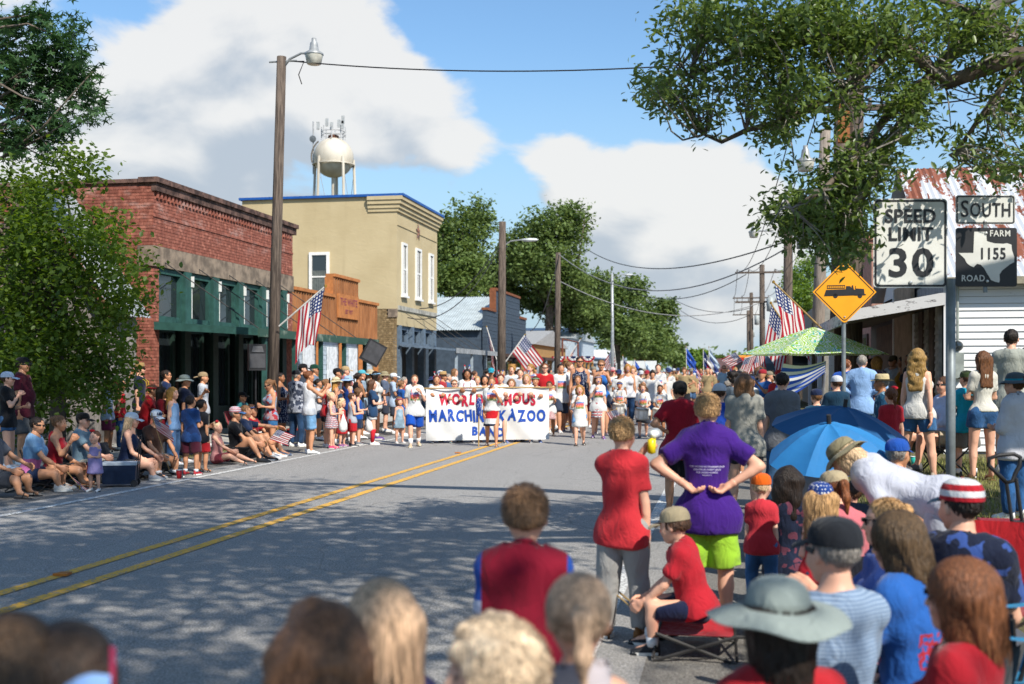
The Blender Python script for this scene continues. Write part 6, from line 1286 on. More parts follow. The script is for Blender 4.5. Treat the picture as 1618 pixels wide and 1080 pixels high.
# ---- cooler, cups, wagon and stroller
def cooler(lab, p, rz, col, lid):
    e = EM('cooler', lab, 'cooler', tuple(p), rz); e.scale = (.78, .78, .85); MB().poly([(-.28, -.17, .05), (.28, -.17, .05), (.3, -.19, .36), (-.3, -.19, .36)], (0, .36, 0)).build('body', flat(col, .5), e); MB().box((-.31, -.2, .362), (.31, .19, .41)).build('lid', flat(lid, .5), e)
    for s in (-1, 1): MB().lathe([(0, -.03), (.06, -.03), (.06, .03), (0, .03)], (.27, s*.17, .06), 12, R=Matrix.Rotation(pi/2, 3, 'X')).build('wheel', BK, e)
    MB().tube([(.31, -.12, .1), (.36, -.12, .85), (.36, .1, .85), (.31, .1, .1)], .011, 6).build('handle', BK, e)
p = G(190, 768); cooler('navy rolling cooler with white lid among the seated left crowd', (p.x, p.y, 0), .35, '#1e2c44', '#a9b4be'); p = G(450, 704); cooler('dark cooler with red stripe lid behind the woman in a tank top', (p.x, p.y+.8, 0), .2, '#23324a', '#8e3a34')
def cup(lab, p, col, r=.045, h=.13): 
    e = EM('drinking_cup', lab, 'cup', tuple(p)); MB().lathe([(0, 0), (r*.75, 0), (r, h), (r*.93, h), (r*.7, .01)], (0, 0, 0), 16).build('cup_body', flat(col, .4), e, smooth=True); MB().lathe([(r*1.0, h), (r*1.08, h+.005), (r*1.0, h+.01)], (0, 0, 0), 16).build('rim', flat('#e5e5e5', .4), e)
cup('red plastic cup at the feet of the man in a white cap', G(283, 756), '#b01f22'); cup('red plastic cup on the kerb by the woman in a tank top', G(428, 705, .1), '#b01f22', .06, .16); cup('white paper cup with blue print on the road edge', G(388, 722), '#9fc0d0'); cup('teal insulated cup on the grass by the blonde woman', (lambda p: (p.x, p.y, gz(p.x, 0)))(G(1445, 738, .25)), '#2fb0a2', .055, .15)
wg = EM('wagon', 'red folding wagon with black pull handle at the right edge', 'wagon', tuple((lambda p: (p.x, p.y, gz(p.x, 0)))(W(1612, 900, 7.9)))); RW = clothmat('#b01c22')
MB().box((-.2, -.2, .12), (.45, .3, .36)).build('tub', RW, wg); [MB().lathe([(0, -.03), (.11, -.03), (.11, .03), (0, .03)], (x, y, .11), 14, R=Matrix.Rotation(pi/2, 3, 'X')).build('wheel', BK, wg) for x in (-.25, .45) for y in (-.28, .33)]; MB().box((-.22, -.22, .35), (.47, .32, .38)).build('rim', flat('#8a1c22', .5), wg)
L_ = lambda x, y, d=7.4: tuple(W(x, y, d)-Vector(wg.location)); hp = [L_(1600, 890), L_(1592, 800), L_(1583, 762)]
MB().tube([L_(1607, 880), L_(1590, 760)], .012, 8).build('handle_shaft', BK, wg); MB().tube([L_(1622, 870), L_(1605, 755)], .012, 8).build('handle_shaft', BK, wg); MB().tube([L_(*p) for p in ((1590, 762), (1573, 745), (1562, 735), (1563, 724), (1578, 719), (1602, 717), (1612, 722), (1611, 735), (1604, 748), (1600, 760), (1590, 762))], .014, 8).build('grip', BK, wg, smooth=True); MB().box((-.03, -.05, -.05), (.06, .03, .06), None, L_(1607, 837)).build('hinge', BK, wg)
# ---- vehicles at the far end
def wheel(par, c, r, w=.2): 
    o = MB().lathe([(r*.6, -w/2), (r, -w/2), (r, w/2), (r*.6, w/2)], c, 18, R=Matrix.Rotation(pi/2, 3, 'Y')).build('wheel', BK, par); MB().lathe([(0, -w*.55), (r*.6, -w*.45), (r*.6, w*.45), (0, w*.55)], c, 14, R=Matrix.Rotation(pi/2, 3, 'Y')).build('rim', STEEL, o)
CARW = M('white_car_paint', (.6, .62, .63), .3, .04, spec=.6); p = W(1052, 590, 105); tk = EM('pickup_truck', 'white four-door pickup parked across the far end of the parade', 'pickup', (p.x, p.y, 0), RAD(115))
prof = [(-2.7, .5), (2.6, .5), (2.75, .95), (2.6, 1.15), (1.3, 1.25), (.75, 1.85), (-.95, 1.88), (-1.25, 1.22), (-2.7, 1.2)]
MB().poly([(.92, y, z) for y, z in prof], (-1.84, 0, 0)).build('body', CARW, tk)
for s in (-1, 1):
    for ya, yb_, zt in ((.05, .95, 1.74), (-.9, -.05, 1.76)): MB().poly([(s*.925, ya, 1.25), (s*.925, yb_+(.15 if yb_ > .5 else 0), 1.25), (s*.925, yb_-.25 if yb_ > .5 else yb_, zt), (s*.925, ya, zt)], (s*.01, 0, 0)).build('side_window', GLASS, tk)
    for y in (1.7, -1.7): wheel(tk, (s*.85, y, .4), .4)
    MB().box((s*.75-.12, 2.7, .8), (s*.75+.12, 2.78, 1.0)).build('headlight', M('headlight', (.7, .7, .68), .2), tk)
MB().poly([(-.8, 1.3, 1.27), (.8, 1.3, 1.27), (.7, .82, 1.8), (-.7, .82, 1.8)], (0, .02, .02)).build('windscreen', GLASS, tk); MB().box((-.6, 2.72, .6), (.6, 2.78, .9)).build('grille', M('grille', ''), tk)
p = W(1180, 590, 88); ft = EM('fire_engine', 'red fire engine far down the street facing the crowd', 'fire engine', (p.x, p.y, 0), TH); FR = M('fire_red', (.5, .02, .015), .3, .05, spec=.6)
MB().poly([(-1.15, -.2, .55), (1.15, -.2, .55), (1.15, 7, .55), (-1.15, 7, .55)], (0, 0, 2.3)).build('body', FR, ft); MB().poly([(.8, -1.4, .6), (.8, -.2, .6), (.8, -.2, 1.7), (.8, -1.3, 1.6)], (-1.6, 0, 0)).build('bonnet', FR, ft); MB().box((-1.0, -.23, 1.75), (1.0, -.202, 2.5)).build('windscreen', GLASS, ft); MB().box((-.6, -1.43, .8), (.6, -1.401, 1.45)).build('grille', M('chrome', (.5, .5, .5), .2, metal=.8), ft); MB().box((-.95, -.1, 2.86), (.95, .2, 3.02)).build('light_bar', M('amber', (.7, .3, .05), .3), ft); MB().box((-1.2, -1.55, .45), (1.2, -1.4, .7)).build('bumper', CARW, ft)
for s in (-1, 1): wheel(ft, (s*1.0, -.7, .5), .5, .3); wheel(ft, (s*1.0, 5.5, .5), .5, .3); MB().box((s*.98-.14, -1.3, .95), (s*.98+.14, -1.0, 1.2)).build('headlight', M('headlight', ''), ft); MB().tube([(s*1.1, -.2, 2.1), (s*1.45, -.3, 2.1)], .04, 5).build('mirror_arm', BK, ft)
p = W(990, 590, 125); tr_ = EM('white_trailer', 'white box trailer parked under the far oaks', 'trailer', (p.x, p.y, 0), TH); MB().box((-3.3, 0, .6), (3.3, 2.4, 3.0)).build('box', CARW, tr_); [wheel(tr_, (x, .3, .4), .4) for x in (-1, 1)]; MB().box((-.03, -.1, .5), (.03, -1.4, .6)).build('hitch', BK, tr_)
p = W(940, 590, 112); dk = EM('dark_van', 'dark van parked left of the white pickup', 'van', (p.x, p.y, 0), RAD(100)); MB().poly([(.95, y, z) for y, z in [(-2.5, .4), (2.4, .4), (2.5, 1.0), (1.9, 1.2), (1.2, 2.0), (-2.4, 2.0)]], (-1.9, 0, 0)).build('body', M('dark_car', (.03, .03, .035), .3, spec=.6), dk); [wheel(dk, (s*.9, y, .38), .38) for s in (-1, 1) for y in (1.6, -1.6)]; MB().poly([(.96, -2.2, 1.25), (.96, 1.5, 1.25), (.96, 1.05, 1.85), (.96, -2.2, 1.85)], (.01, 0, 0)).build('side_window', GLASS, dk)
# ================================================================ the people
def wp(e, p): return Vector(e.location)+Matrix.Rotation(e.rotation_euler[2], 3, 'Z') @ Vector(p)
def handflag(lab, side=1, L=.6, w=.30, h=.19, kind='us', d=(.1, .3, 1), fly=None):
    def fn(e, hd, hh, HP, tp, f, A, J, tops, RH, RT):
        b = wp(e, HP[side]); R = Matrix.Rotation(e.rotation_euler[2], 3, 'Z'); dv = (R @ Vector(d)).normalized(); flag(lab, b-dv*L*.2, b+dv*L*.8, w, h, kind, fly=tuple(fly or (dv.cross(Vector((0, 0, 1)))*.6-Vector((0, 0, .8)))), rip=.02, r=.005, nm='hand_flag', mat=STAFF, nu=10, nv=8)
    return fn
def thing_at_hand(maker, side=1, off=(0, 0, 0)):
    def fn(e, hd, hh, HP, tp, f, A, J, tops, RH, RT): maker(wp(e, np.array(HP[side])+np.array(off)), e.rotation_euler[2], e, f)
    return fn
def phone(lab, side=1):
    def mk(p, rz, e, f):
        o = EM('phone', lab, 'phone', tuple(p), rz); MB().box((-.037, -.005, -.03), (.037, .005, .12)).build('case', BK, o); MB().box((-.033, -.0075, -.024), (.033, -.0052, .114)).build('screen', GLASS, o)
    return thing_at_hand(mk, side, (0, .02, 0))
def bag(lab, col='#d8d8d6', side=1, s=1.):
    def mk(p, rz, e, f):
        o = EM('plastic_bag', lab, 'bag', tuple(p-Vector((0, 0, .02))), rz); mb = MB().lathe([(.02, .0), (.05, -.08), (.12*s, -.2*s), (.13*s, -.32*s), (.06, -.38*s), (0, -.385*s)], (0, 0, 0), 14); mb.v = [(x*(1+.2*sin(9*z+5*y)), y*.7, z) for x, y, z in mb.v]; mb.build('bag_body', flat(col, .5), o, smooth=True); MB().tube([(-.03, 0, 0), (0, 0, .06), (.03, 0, 0)], .006, 4).build('bag_handle', flat(col, .5), o)
    return thing_at_hand(mk, side)
def drum(lab):
    def fn(e, hd, hh, HP, tp, f, A, J, tops, RH, RT):
        c = wp(e, tp(.02*f, .165*f+.08, -.03*f)); o = EM('snare_drum', lab, 'drum', tuple(c), e.rotation_euler[2]+.3); o.rotation_euler[0] = -.2; r = .155; hgt = .26
        MB().lathe([(r, -hgt/2), (r, hgt/2)], (0, 0, 0), 24).build('shell', M('drum_white', (.66, .65, .62), .35), o, smooth=True); MB().lathe([(0, hgt/2+.012), (r*.96, hgt/2+.012)], (0, 0, 0), 24).build('drumhead', M('drumhead', (.6, .57, .5), .5), o); MB().lathe([(r*.96, -hgt/2-.004), (0, -hgt/2-.004)], (0, 0, 0), 24).build('bottom_head', M('drum_tan', '#a98c62', .6), o)
        for z in (-hgt/2, hgt/2-.03): MB().lathe([(r+.002, z), (r+.014, z), (r+.014, z+.03), (r+.002, z+.03)], (0, 0, 0), 24).build('hoop', M('hoop', (.42, .40, .36), .35, metal=.4), o)
        for k in range(8): a = k*pi/4; MB().tube([((r+.012)*cos(a), (r+.012)*sin(a), -hgt/2), ((r+.012)*cos(a), (r+.012)*sin(a), hgt/2)], .006, 5).build('lug', M('hoop', ''), o)
        for k, (s, lb) in enumerate(((-1, 'left'), (1, 'right'))):
            h = wp(e, HP[s]); R = Matrix.Rotation(e.rotation_euler[2], 3, 'Z'); v = (R @ Vector((-s*.5, .7, -.12))).normalized(); MB().tube([h-v*.09, h+v*.26], [.006, .007], 6).build('drumstick', STAFF, label='drumstick in the %s hand of %s' % (lb, lab.split(' of ')[1]), cat='drumstick')
    return fn
def kazoo(side=1):
    def fn(e, hd, hh, HP, tp, f, A, J, tops, RH, RT): MB().tube([hd(0, .40, -.24), hd(0, .8, -.22)], [.012, .016], 8).build('kazoo', flat('#b02a3a' if PID[0] % 2 else '#2b4ea6', .4), e)
    return fn
def necklace(col='#8a3f8f'):
    def fn(e, hd, hh, HP, tp, f, A, J, tops, RH, RT):
        c = np.array(hd(0, -.1, -.62)); MB().tube([tuple(c+RT @ v3(cos(a)*.062*f, sin(a)*.058*f+.01, -.012*f*sin(a))) for a in np.linspace(0, 2*pi, 25)], .0035*f/1.3, 5).build('bead_necklace', flat(col, .3), e)
    return fn
def lanyard(col='#c23b4a'):
    def fn(e, hd, hh, HP, tp, f, A, J, tops, RH, RT):
        MB().tube([tp(-.035*f, .0, A[1][0][2]*0+.33*f), tp(-.05*f, .09*f, .27*f), tp(-.02*f, .105*f, .16*f), tp(0, .105*f, .13*f), tp(.02*f, .105*f, .16*f), tp(.05*f, .09*f, .27*f), tp(.035*f, 0, .33*f)], .006, 5).build('lanyard', flat(col, .5), e)
    return fn
def P(label, x, hy, fy=None, d=None, f=0, H=None, **kw):
    z = 0.
    for _ in range(3):
        dd = d or (CAMH-z)*FPX/(fy-HZ); p = W(x, HZ, dd); z = gz(p.x, p.y) if p.x > 0 else (.14 if p.x < -10.4 else 0.)
        if fy and p.x < -10.4 and not d: z = .14
    ht = CAMH+(HZ-hy)*dd/FPX-z; legs = kw.get('legs', 'stand'); hat = kw.get('hat')
    if hat and hat[0] not in ('band', 'boppers', 'bow', 'visor'): ht -= .02
    if legs in ('sit',):
        H = H or 1.65; kid = max(0., min(1., (1.62-H)/.75)); kw['seat'] = max(.12, ht-.055*H-(H-H*(.50-.055*kid))+.03*abs(kw.get('lean', 0)))
    elif legs in ('floor', 'floorflat'): H = H or ht/.57
    else: H = H or ht
    if kw.get('lod') is None: kw['lod'] = 0 if dd < 7.8 else (1 if dd < 33 else 2)
    kw.setdefault('sdens', 1. if dd < 4.8 else .45)
    rz = math.atan2(p.x, -p.y)+RAD(f); r = person(label, (p.x, p.y, z), rz, H, **kw); return r
RED, MAR, NAV, WHT, BLA, DEN, KHA, GRY, ROY, SKY, PNK, TAN_ = '#b0222b', '#5a1f2e', '#1f2b48', '#d6d6d4', '#1d1d20', ('denim', '#3f648c'), '#a79877', '#8f9296', '#1d4fa0', '#7fa3cc', '#c4606e', '#b49a72'
PRT = ('print', '#dcdcda'); FLAGC = ('plaid', '#b0222b', '#d8d8d8', '#1f2b48', 14.)
def seatfor(r, lab, col, back=.42, name='camp_chair'):
    e, i = r; hj = (i['J'][1][0]+i['J'][-1][0])/2; s = float(hj[2])-.075*1.6*.62
    return camp_chair(lab, tuple(e.location), e.rotation_euler[2], col, max(.1, s-.02), back, .52, name)
# ---------------- left kerb
P('woman in white cap and black tee standing at the left edge', 12, 585, d=17.4, f=75, sex='f', top=('tee', BLA), bot=('mini', DEN, .45), hair=('pony', 'brown'), hat=('cap', '#c9d3e2'), arms=('hold', 'mouth'), skin='l')
P('bearded man in maroon shirt and black cap at the left edge', 36, 562, d=18.2, f=70, build=1.18, belly=.04, top=('tee', MAR), bot=('shorts', '#55585c'), hair=('short', 'dk'), hat=('cap', BLA), glasses=True, skin='m')
P('seated person at the left edge with flip-flops, mostly cut off', -12, 668, d=14.8, f=60, legs='sit', top=('tee', '#5d6068'), bot=('shorts', '#3a3d44'), shoes='flop', arms=('knee', 'lap'), hair=('short', 'brown'), skin='m')
r = P('seated woman in tie-dye shirt with a flag on its back', 45, 667, d=15.6, f=72, sex='f', build=1.1, legs='sit', lean=.18, top=('tee', ('ramp', '#a2497e', '#b96a9c', '#6f9cc4', '#8db4d6', .1, .78, .12)), bot=('shorts', NAV), hair=('short', 'dk'), shoes='#bdb9b2', arms=('lap', 'knee'), glasses=True, skin='m', extras=[handflag('little flag in the lap of the woman in tie-dye', 1, .4, .3, .22, d=(.3, .5, -.5), fly=(.7, 0, -.5))]); seatfor(r, 'low black folding stool under the woman in tie-dye', BLA, 0, 'folding_stool')
r = P('seated woman in red tank top with one hand raised', 82, 669, d=16.2, f=75, sex='f', legs='sit', lean=.15, top=('tank', '#a3202c'), bot=('mini', '#4a4238', .6), hair=('bun', 'lbrown'), shoes='sandal', arms=('lap', 'lift'), skin='m'); seatfor(r, 'black camp chair under the woman in the red tank top', BLA)
r = P('seated man in grey-blue tee and dark cap', 128, 656, d=16.9, f=62, build=1.1, legs='sit', lean=.05, top=('tee', '#6d8594'), bot=('shorts', '#a8a294'), hair=('short', 'dk'), hat=('cap', '#26221f'), shoes='#3b3f42', arms=('lap', 'knee'), skin='l'); seatfor(r, 'black camp chair under the man in grey-blue', BLA)
P('toddler girl in lilac dress with red bow standing at the road edge', 150, 680, 776, f=-35, sex='f', top=('dress', '#9c8fc0', .16), bot=('shorts', '#b0222b', .75), hair=('pony', 'brown'), hat=('bow', '#b0222b'), shoes='#d8d8d6', arms=('hold', 'down'), skin='l')
r = P('seated woman with long blonde hair and white cap', 198, 660, d=17.2, f=75, sex='f', legs='sit', lean=.15, top=('tank', NAV), bot=('mini', '#30333b', .5), hair=('long', 'lblond', 1.5), hat=('cap', '#d9dde2'), shoes='#8a8f96', arms=('knee', 'lap'), skin='l'); seatfor(r, 'dark camp chair under the woman in a white cap', '#22252e')
r = P('seated man in white USA cap and brown shirt holding a flag', 240, 643, d=17.8, f=32, legs='sit', lean=.2, build=1.08, top=('tee', '#4b352c'), bot=('shorts', '#4c5157'), hair=('short', 'grey'), hat=('cap', '#d0d6de', None, 'USA'), glasses=True, shoes='#2a3038', socks=('#cfd3d8', .2), arms=('knee', 'knee'), skin='m', extras=[handflag('small flag on a long stick held by the man in the USA cap', 1, .9, .34, .24, d=(.35, .0, 1), fly=(.8, 0, -.5))]); seatfor(r, 'black camp chair under the man in the USA cap', BLA)
P('man in pale shirt and maroon shorts half hidden behind the elm', 170, 596, d=21.4, f=70, top=('tee', '#9fb0c4'), bot=('shorts', '#6a2540'), hair=('short', 'dk'), skin='t', shoes='#333')
P('woman in red tank top with arm raised behind the elm leaves', 190, 597, d=21.8, f=80, sex='f', top=('tank', '#c0222c'), bot=('pants', ('denim', '#3a5a86')), hair=('pony', 'brown'), arms=('up', 'down'), skin='m')
P('woman in red shirt and red headband leaning forward', 224, 604, d=20.4, f=80, sex='f', lean=.35, build=1.1, top=('tee', '#a81c26'), bot=('pants', '#2a2d36'), hair=('bun', 'brown'), hat=('band', '#b0222b'), arms=('bendd', 'bendd'), skin='m')
P('woman in dark red tee with long black hair', 256, 610, d=20.0, f=80, sex='f', top=('tee', '#8d1f2b'), bot=('pants', '#7c7d84'), hair=('long', 'dk'), arms=('hold', 'hold'), skin='m')
P('blonde girl in denim overalls behind the seated man in the USA cap', 273, 611, d=19.9, f=65, sex='f', top=('tank', SKY), bot=('pants', ('denim', '#5f83ad')), hair=('long', 'gold', 1.3), skin='l')
P('man in straw hat and navy shirt beside the red brick corner', 221, 572, d=23.2, f=72, top=('tee', '#20263a'), bot=('pants', '#34383f'), hair=('short', 'brown'), hat=('straw', '#9c8154', BLA), glasses=True, skin='l', extras=[lanyard('#c9b22e')])
P('woman with dark hair and glasses in navy by the shop window', 263, 584, d=23.6, f=78, sex='f', top=('tee', '#1c2b4f'), bot=('pants', '#2b3040'), hair=('bun', 'dk'), glasses=True, skin='m')
P('woman in grey-green sun hat and navy tee with arm raised', 292, 590, d=20.6, f=85, sex='f', top=('tee', '#1b2238'), bot=('skirt', '#1c2136', .42), hair=('pony', 'brown'), hat=('sun', '#7f8a86', '#5d6764', .8), arms=('phone', 'down'), skin='m', extras=[phone('phone raised by the woman in the grey-green sun hat', -1)])
P('man in white shirt and backwards tan cap before the shop window', 321, 586, d=23.0, f=78, top=('tee', '#c4c9d2'), bot=('pants', '#8d8371'), hair=('short', 'dk'), hat=('capback', '#a08a6a'), skin='m')
P('boy in dark blue tie-dye tee and maroon shorts with his back turned', 301, 624, 750, f=150, top=('tee', ('camo', '#1c3a6a', '#22467e', '#182c54', 9.)), bot=('shorts', '#4a1c2c'), hair=('short', 'dk'), shoes='#a02a34', socks=('#d0d4d8', .15), arms=('down', 'hold'), skin='m')
P('boy in black tee and red shorts beside the boy in tie-dye', 319, 630, 746, f=125, top=('tee', '#1d1f26'), bot=('shorts', '#b0222b'), hair=('short', 'dk'), shoes='flop', arms=('hold', 'down'), skin='m')
P('girl with red flower in her hair sitting on the kerb', 343, 661, d=20.2, f=65, sex='f', legs='floorflat', H=1.3, top=('tank', '#c98a86'), bot=('mini', '#8a3440', .6), hair=('bun', 'lblond'), hat=('bow', '#b0222b'), shoes='flop', arms=('lap', 'knee'), skin='l')
P('man in flag-striped cap and black shirt sitting on the kerb', 372, 653, d=20.8, f=72, legs='floor', H=1.78, top=('tee', '#17181d'), bot=('shorts', '#1d1e22'), hair=('short', 'grey'), hat=('cap', ('stripe', '#b0303a', '#cdd3dc', 30.), '#5b83b6'), glasses=True, shoes='#2a2c30', arms=('knee', 'knee'), skin='m', extras=[handflag('small flag held out by the man in the striped cap', 1, .5, .36, .24, d=(.0, .6, .7), fly=(.9, 0, -.3))])
P('man in navy tee sitting on the kerb with his arm stretched out', 388, 645, d=21.6, f=75, legs='floor', H=1.8, top=('tee', '#24324f'), bot=('shorts', '#3a3f49'), hair=('short', 'lbrown'), shoes='#c8c8c8', arms=('point', 'knee'), skin='m')
P('man in starry bandana and red shirt sitting on the kerb', 398, 641, d=22.2, f=60, legs='floor', H=1.8, top=('tee', '#a81f2a'), bot=('shorts', '#4d5562'), hair=('short', 'brown'), hat=('band', ('dots', '#1f3f86', '#dcdcdc', 60.)), shoes='#4d5c74', arms=('knee', 'knee'), skin='m')
P('woman in tie-dye tank top and denim shorts looking at her phone', 428, 598, 719, f=-62, sex='f', top=('tank', ('camo', '#8ba0b5', '#b88f92', '#a4373f', 16.)), bot=('mini', ('denim', '#2f5f8c'), .5), hair=('pony', 'lbrown'), glasses=True, shoes='#c9cdd2', arms=('hold', 'down'), head=(0, -.35), skin='m', extras=[phone('phone in the hand of the woman in the tie-dye tank top', -1)])
r = P('man in black cap seated on the porch', 383, 617, d=27.5, f=60, legs='sit', top=('tee', '#2c6a70'), bot=('pants', '#23252a'), hair=('short', 'dk'), hat=('cap', BLA), glasses=True, skin='m'); seatfor(r, 'red and teal camp chair on the porch', '#a02c38')
P('woman in navy polka-dot dress behind the loudspeaker', 443, 588, d=25.6, f=70, sex='f', top=('dress', ('dots', '#1b2644', '#cdd3dc', 34.), .2), bot=(None, ''), hair=('pony', 'dk'), arms=('phone', 'hold'), skin='t', shoes='#d0d0d0', extras=[phone('phone held up by the woman in the polka-dot dress', -1)])
P('man in patterned shirt and black cap with his back turned', 468, 583, d=25.0, f=135, build=1.2, belly=.04, top=('tee', ('camo', '#8f93a0', '#3a4152', '#b4b8c2', 16.)), bot=('pants', ('denim', '#27405f')), hair=('short', 'grey'), hat=('cap', BLA), arms=('hold', 'phone'), skin='m')
P('woman in white tank top with hip bag taking a picture', 488, 585, 717, f=105, sex='f', top=('tank', '#d4d6da'), bot=('mini', ('denim', '#6f9ac0'), .85), hair=('bun', 'auburn'), shoes='#e2e4e6', arms=('phone', 'phone'), skin='m', extras=[phone('phone raised by the woman in the white tank top', -1)])
P('girl in red jersey behind the woman with the hip bag', 516, 598, d=24.6, f=112, sex='f', top=('tank', ('chest', '#bb222c', '#e0d8d8')), bot=('mini', '#20222a', .5), hair=('bun', 'lbrown'), shoes='#d8d8d8', arms=('phone', 'down'), skin='l')
P('little girl in plaid top holding a plastic bag', 524, 619, 708, f=75, sex='f', top=('dress_tank', ('plaid', '#a02a38', '#d6d6da', '#252f55', 24.), .12), bot=('mini', '#8a2f3c', .5), hair=('bun', 'lblond'), shoes='#c63f6c', arms=('hold', 'hold'), skin='l', extras=[bag('white plastic bag held by the girl in plaid', '#dededc', 1)])
P('little blonde girl in red dress', 540, 629, 705, f=60, sex='f', top=('dress', '#b6242c', .2), bot=(None, ''), hair=('bob', 'lblond', .6), shoes='#8a5a8f', skin='l', arms=('hold', 'down'))
P('small boy in grey tank top and red shorts', 556, 620, 705, f=105, top=('tank', '#a4aab4'), bot=('shorts', '#b9232c'), hair=('short', 'brown'), shoes='#2a2c36', arms=('hold', 'hold'), skin='l')
P('curly-haired boy in blue holding a large white bag', 566, 613, 702, f=85, top=('tank', ROY), bot=('shorts', '#27324a'), hair=('curly', 'lbrown'), shoes='#70747c', arms=('hold', 'hold'), skin='l', extras=[bag('large white bag in front of the curly-haired boy', '#e2e2e0', 1, 1.35)])
P('young woman in navy tee, white shorts and red knee socks', 588, 599, 702, f=90, sex='f', top=('tee', '#2a4668'), bot=('mini', '#d2d4d6', .5), hair=('long', 'brown', 1.2), shoes='#e2e2e2', socks=('#b9202c', .92), arms=('hold', 'fold'), skin='l')
P('tall woman in white shirt with pale blue headband', 594, 586, d=27.8, f=95, sex='f', build=1.1, top=('tee', '#d0cfca'), bot=('shorts', '#22242a'), hair=('long', 'dk', 1.0), hat=('band', '#86b6da'), shoes='#5a3f80', socks=('#d6d0d0', .2), skin='d', arms=('hold', 'down'))
P('toddler in pale denim romper with pink headband', 631, 627, 700, f=25, sex='f', top=('dress', ('denim', '#8fa8b8'), .14), bot=('shorts', ('denim', '#8fa8b8'), .55), hair=('bob', 'lbrown'), hat=('band', '#d05a7c'), shoes='#d6d6d6', skin='l', extras=[necklace('#c04860')])
for a in (('woman in wide cream straw hat and navy vest', 531, 594, 26.6, 95, 'f', ('tank', '#28405e'), ('sun', '#cfc4a0', '#6b5a3a', .75), 'gold'), ('woman in pale blue sun hat and royal blue top', 550, 592, 27.2, 120, 'f', ('tank', '#1b3f86'), ('sun', '#9dbbe0', None, .85), 'brown'),
          ('man in black cap between the two sun hats', 533, 580, 29.0, 80, 'm', ('tee', '#5d6672'), ('cap', BLA), 'dk'), ('man in tan cap and pink shirt in the porch crowd', 546, 577, 29.8, 85, 'm', ('tee', '#b46a72'), ('cap', '#b49a72'), 'grey'),
          ('man in dark green cap behind the woman with the hip bag', 497, 574, 28.4, 80, 'm', ('tee', '#6f7f93'), ('cap', '#1f4a3a'), 'grey'), ('man in black cap standing by the brick pier', 479, 573, 28.0, 75, 'm', ('tee', '#3a4250'), ('cap', BLA), 'dk'),
          ('woman in black dress with dark hair tied up', 566, 588, 28.0, 130, 'f', ('dress_tank', '#1a1a20'), None, 'dk'), ('man in teal cap near the last porch post', 572, 583, 30.2, 90, 'm', ('tee', '#8ea3b3'), ('cap', '#58b0c0'), 'brown'),
          ('woman in beige bucket hat by the buff brick corner', 585, 582, 30.8, 80, 'f', ('tee', '#b4aea2'), ('bucket', '#b9a98c'), 'brown'), ('man in white cap and pale blue shirt by the buff brick corner', 622, 588, 30.4, 90, 'm', ('tee', '#a9bcd2'), ('cap', '#d8dde2'), 'grey'),
          ('girl in blue tee with brown ponytail near the banner', 634, 601, 29.4, 120, 'f', ('tee', '#2458a0'), None, 'lbrown'), ('woman with dark bun in white at the porch edge', 503, 598, 27.5, 85, 'f', ('tee', '#b8bcc4'), None, 'dk'), ('man in floppy khaki hat near the porch posts', 608, 585, 31.5, 85, 'm', ('tee', '#59657a'), ('bucket', '#9d9274'), 'brown')):
    P(a[0], a[1], a[2], d=a[3], f=a[4], sex=a[5], top=a[6], bot=('shorts', '#3a3f4c') if a[5] == 'm' else ('mini', ('denim', '#34557c'), .6), hair=('short' if a[5] == 'm' else ('pony' if a[7] is None else 'long'), a[8]), hat=a[7], arms=random.choice((('down', 'hold'), ('fold', 'fold'), ('down', 'down'), ('phone', 'down'))), skin=random.choice('lmmt'))
# ---------------- parade with the banner
DB = 26.0
P('boy in blue shorts blowing a kazoo at the left end of the banner', 655, 589, 706, f=4, top=('tee', PRT), bot=('shorts', '#1a4fb0'), hair=('short', 'lbrown'), legs='walk', shoes='#b9a98a', socks=('#dcdcdc', .35), arms=('mouth', 'down'), skin='l', loose=.012, extras=[kazoo(), lanyard()])
P('girl in tiered red, white and blue skirt before the banner', 777, 593, 706, f=0, sex='f', top=('crop', PRT), bot=('skirt', ('ramp', '#1f2c4c', '#d8d8d8', '#c01f28', .40, .74, .02), .19), hair=('pony', 'lbrown'), legs='walkr', shoes='sandal', arms=('mouth', 'down'), skin='m', loose=.008, extras=[kazoo()])
def baton(p, rz, e, f):
    o = EM('baton', 'wooden baton with starry pompom held by the girl in the tiered skirt', 'baton', tuple(p)); MB().tube([(0, -.02, -.65), (0, 0, .2)], .015, 8).build('stick', STAFF, o); mb = MB().lathe([(0, -.05), (.06, .0), (.07, .2), (.05, .32), (0, .36)], (0, 0, .1), 10); mb.build('pompom', clothmat(('dots', '#26408a', '#d8d8d8', 40.)), o); MB().lathe([(0, 0), (.04, .02), (.04, .06), (0, .08)], (0, 0, .46), 10).build('knob', STAFF, o)
_e = [o for o in bpy.data.objects if o.get('label', '').startswith('girl in tiered')][0]; baton(wp(_e, (.28, .12, .62)), 0, _e, 1.4)
band = (('girl with brown plaits and boppers at the left end of the banner', 690, 590, 'f', 'm', ('pony', 'brown'), ('boppers', '#c04858')), ('tall dark-haired girl with boppers holding the banner', 738, 580, 'f', 't', ('long', 'dk', .8), ('boppers', '#c04858')), ('dark-haired girl holding the banner left of centre', 766, 590, 'f', 'm', ('long', 'dk', .7), None),
        ('girl with boppers behind the banner right of the baton girl', 791, 588, 'f', 'l', ('pony', 'brown'), ('boppers', '#c03848')), ('girl with long brown hair holding the banner', 808, 596, 'f', 'l', ('long', 'lbrown'), None), ('girl with plaits at the right end of the banner', 846, 592, 'f', 'm', ('pony', 'brown'), ('band', '#8ab08a')),
        ('boy in sunglasses behind the left half of the banner', 718, 597, 'm', 'l', ('short', 'lbrown'), None), ('blonde girl with boppers behind the right half of the banner', 832, 588, 'f', 'l', ('long', 'blond'), ('boppers', '#3856a8')))
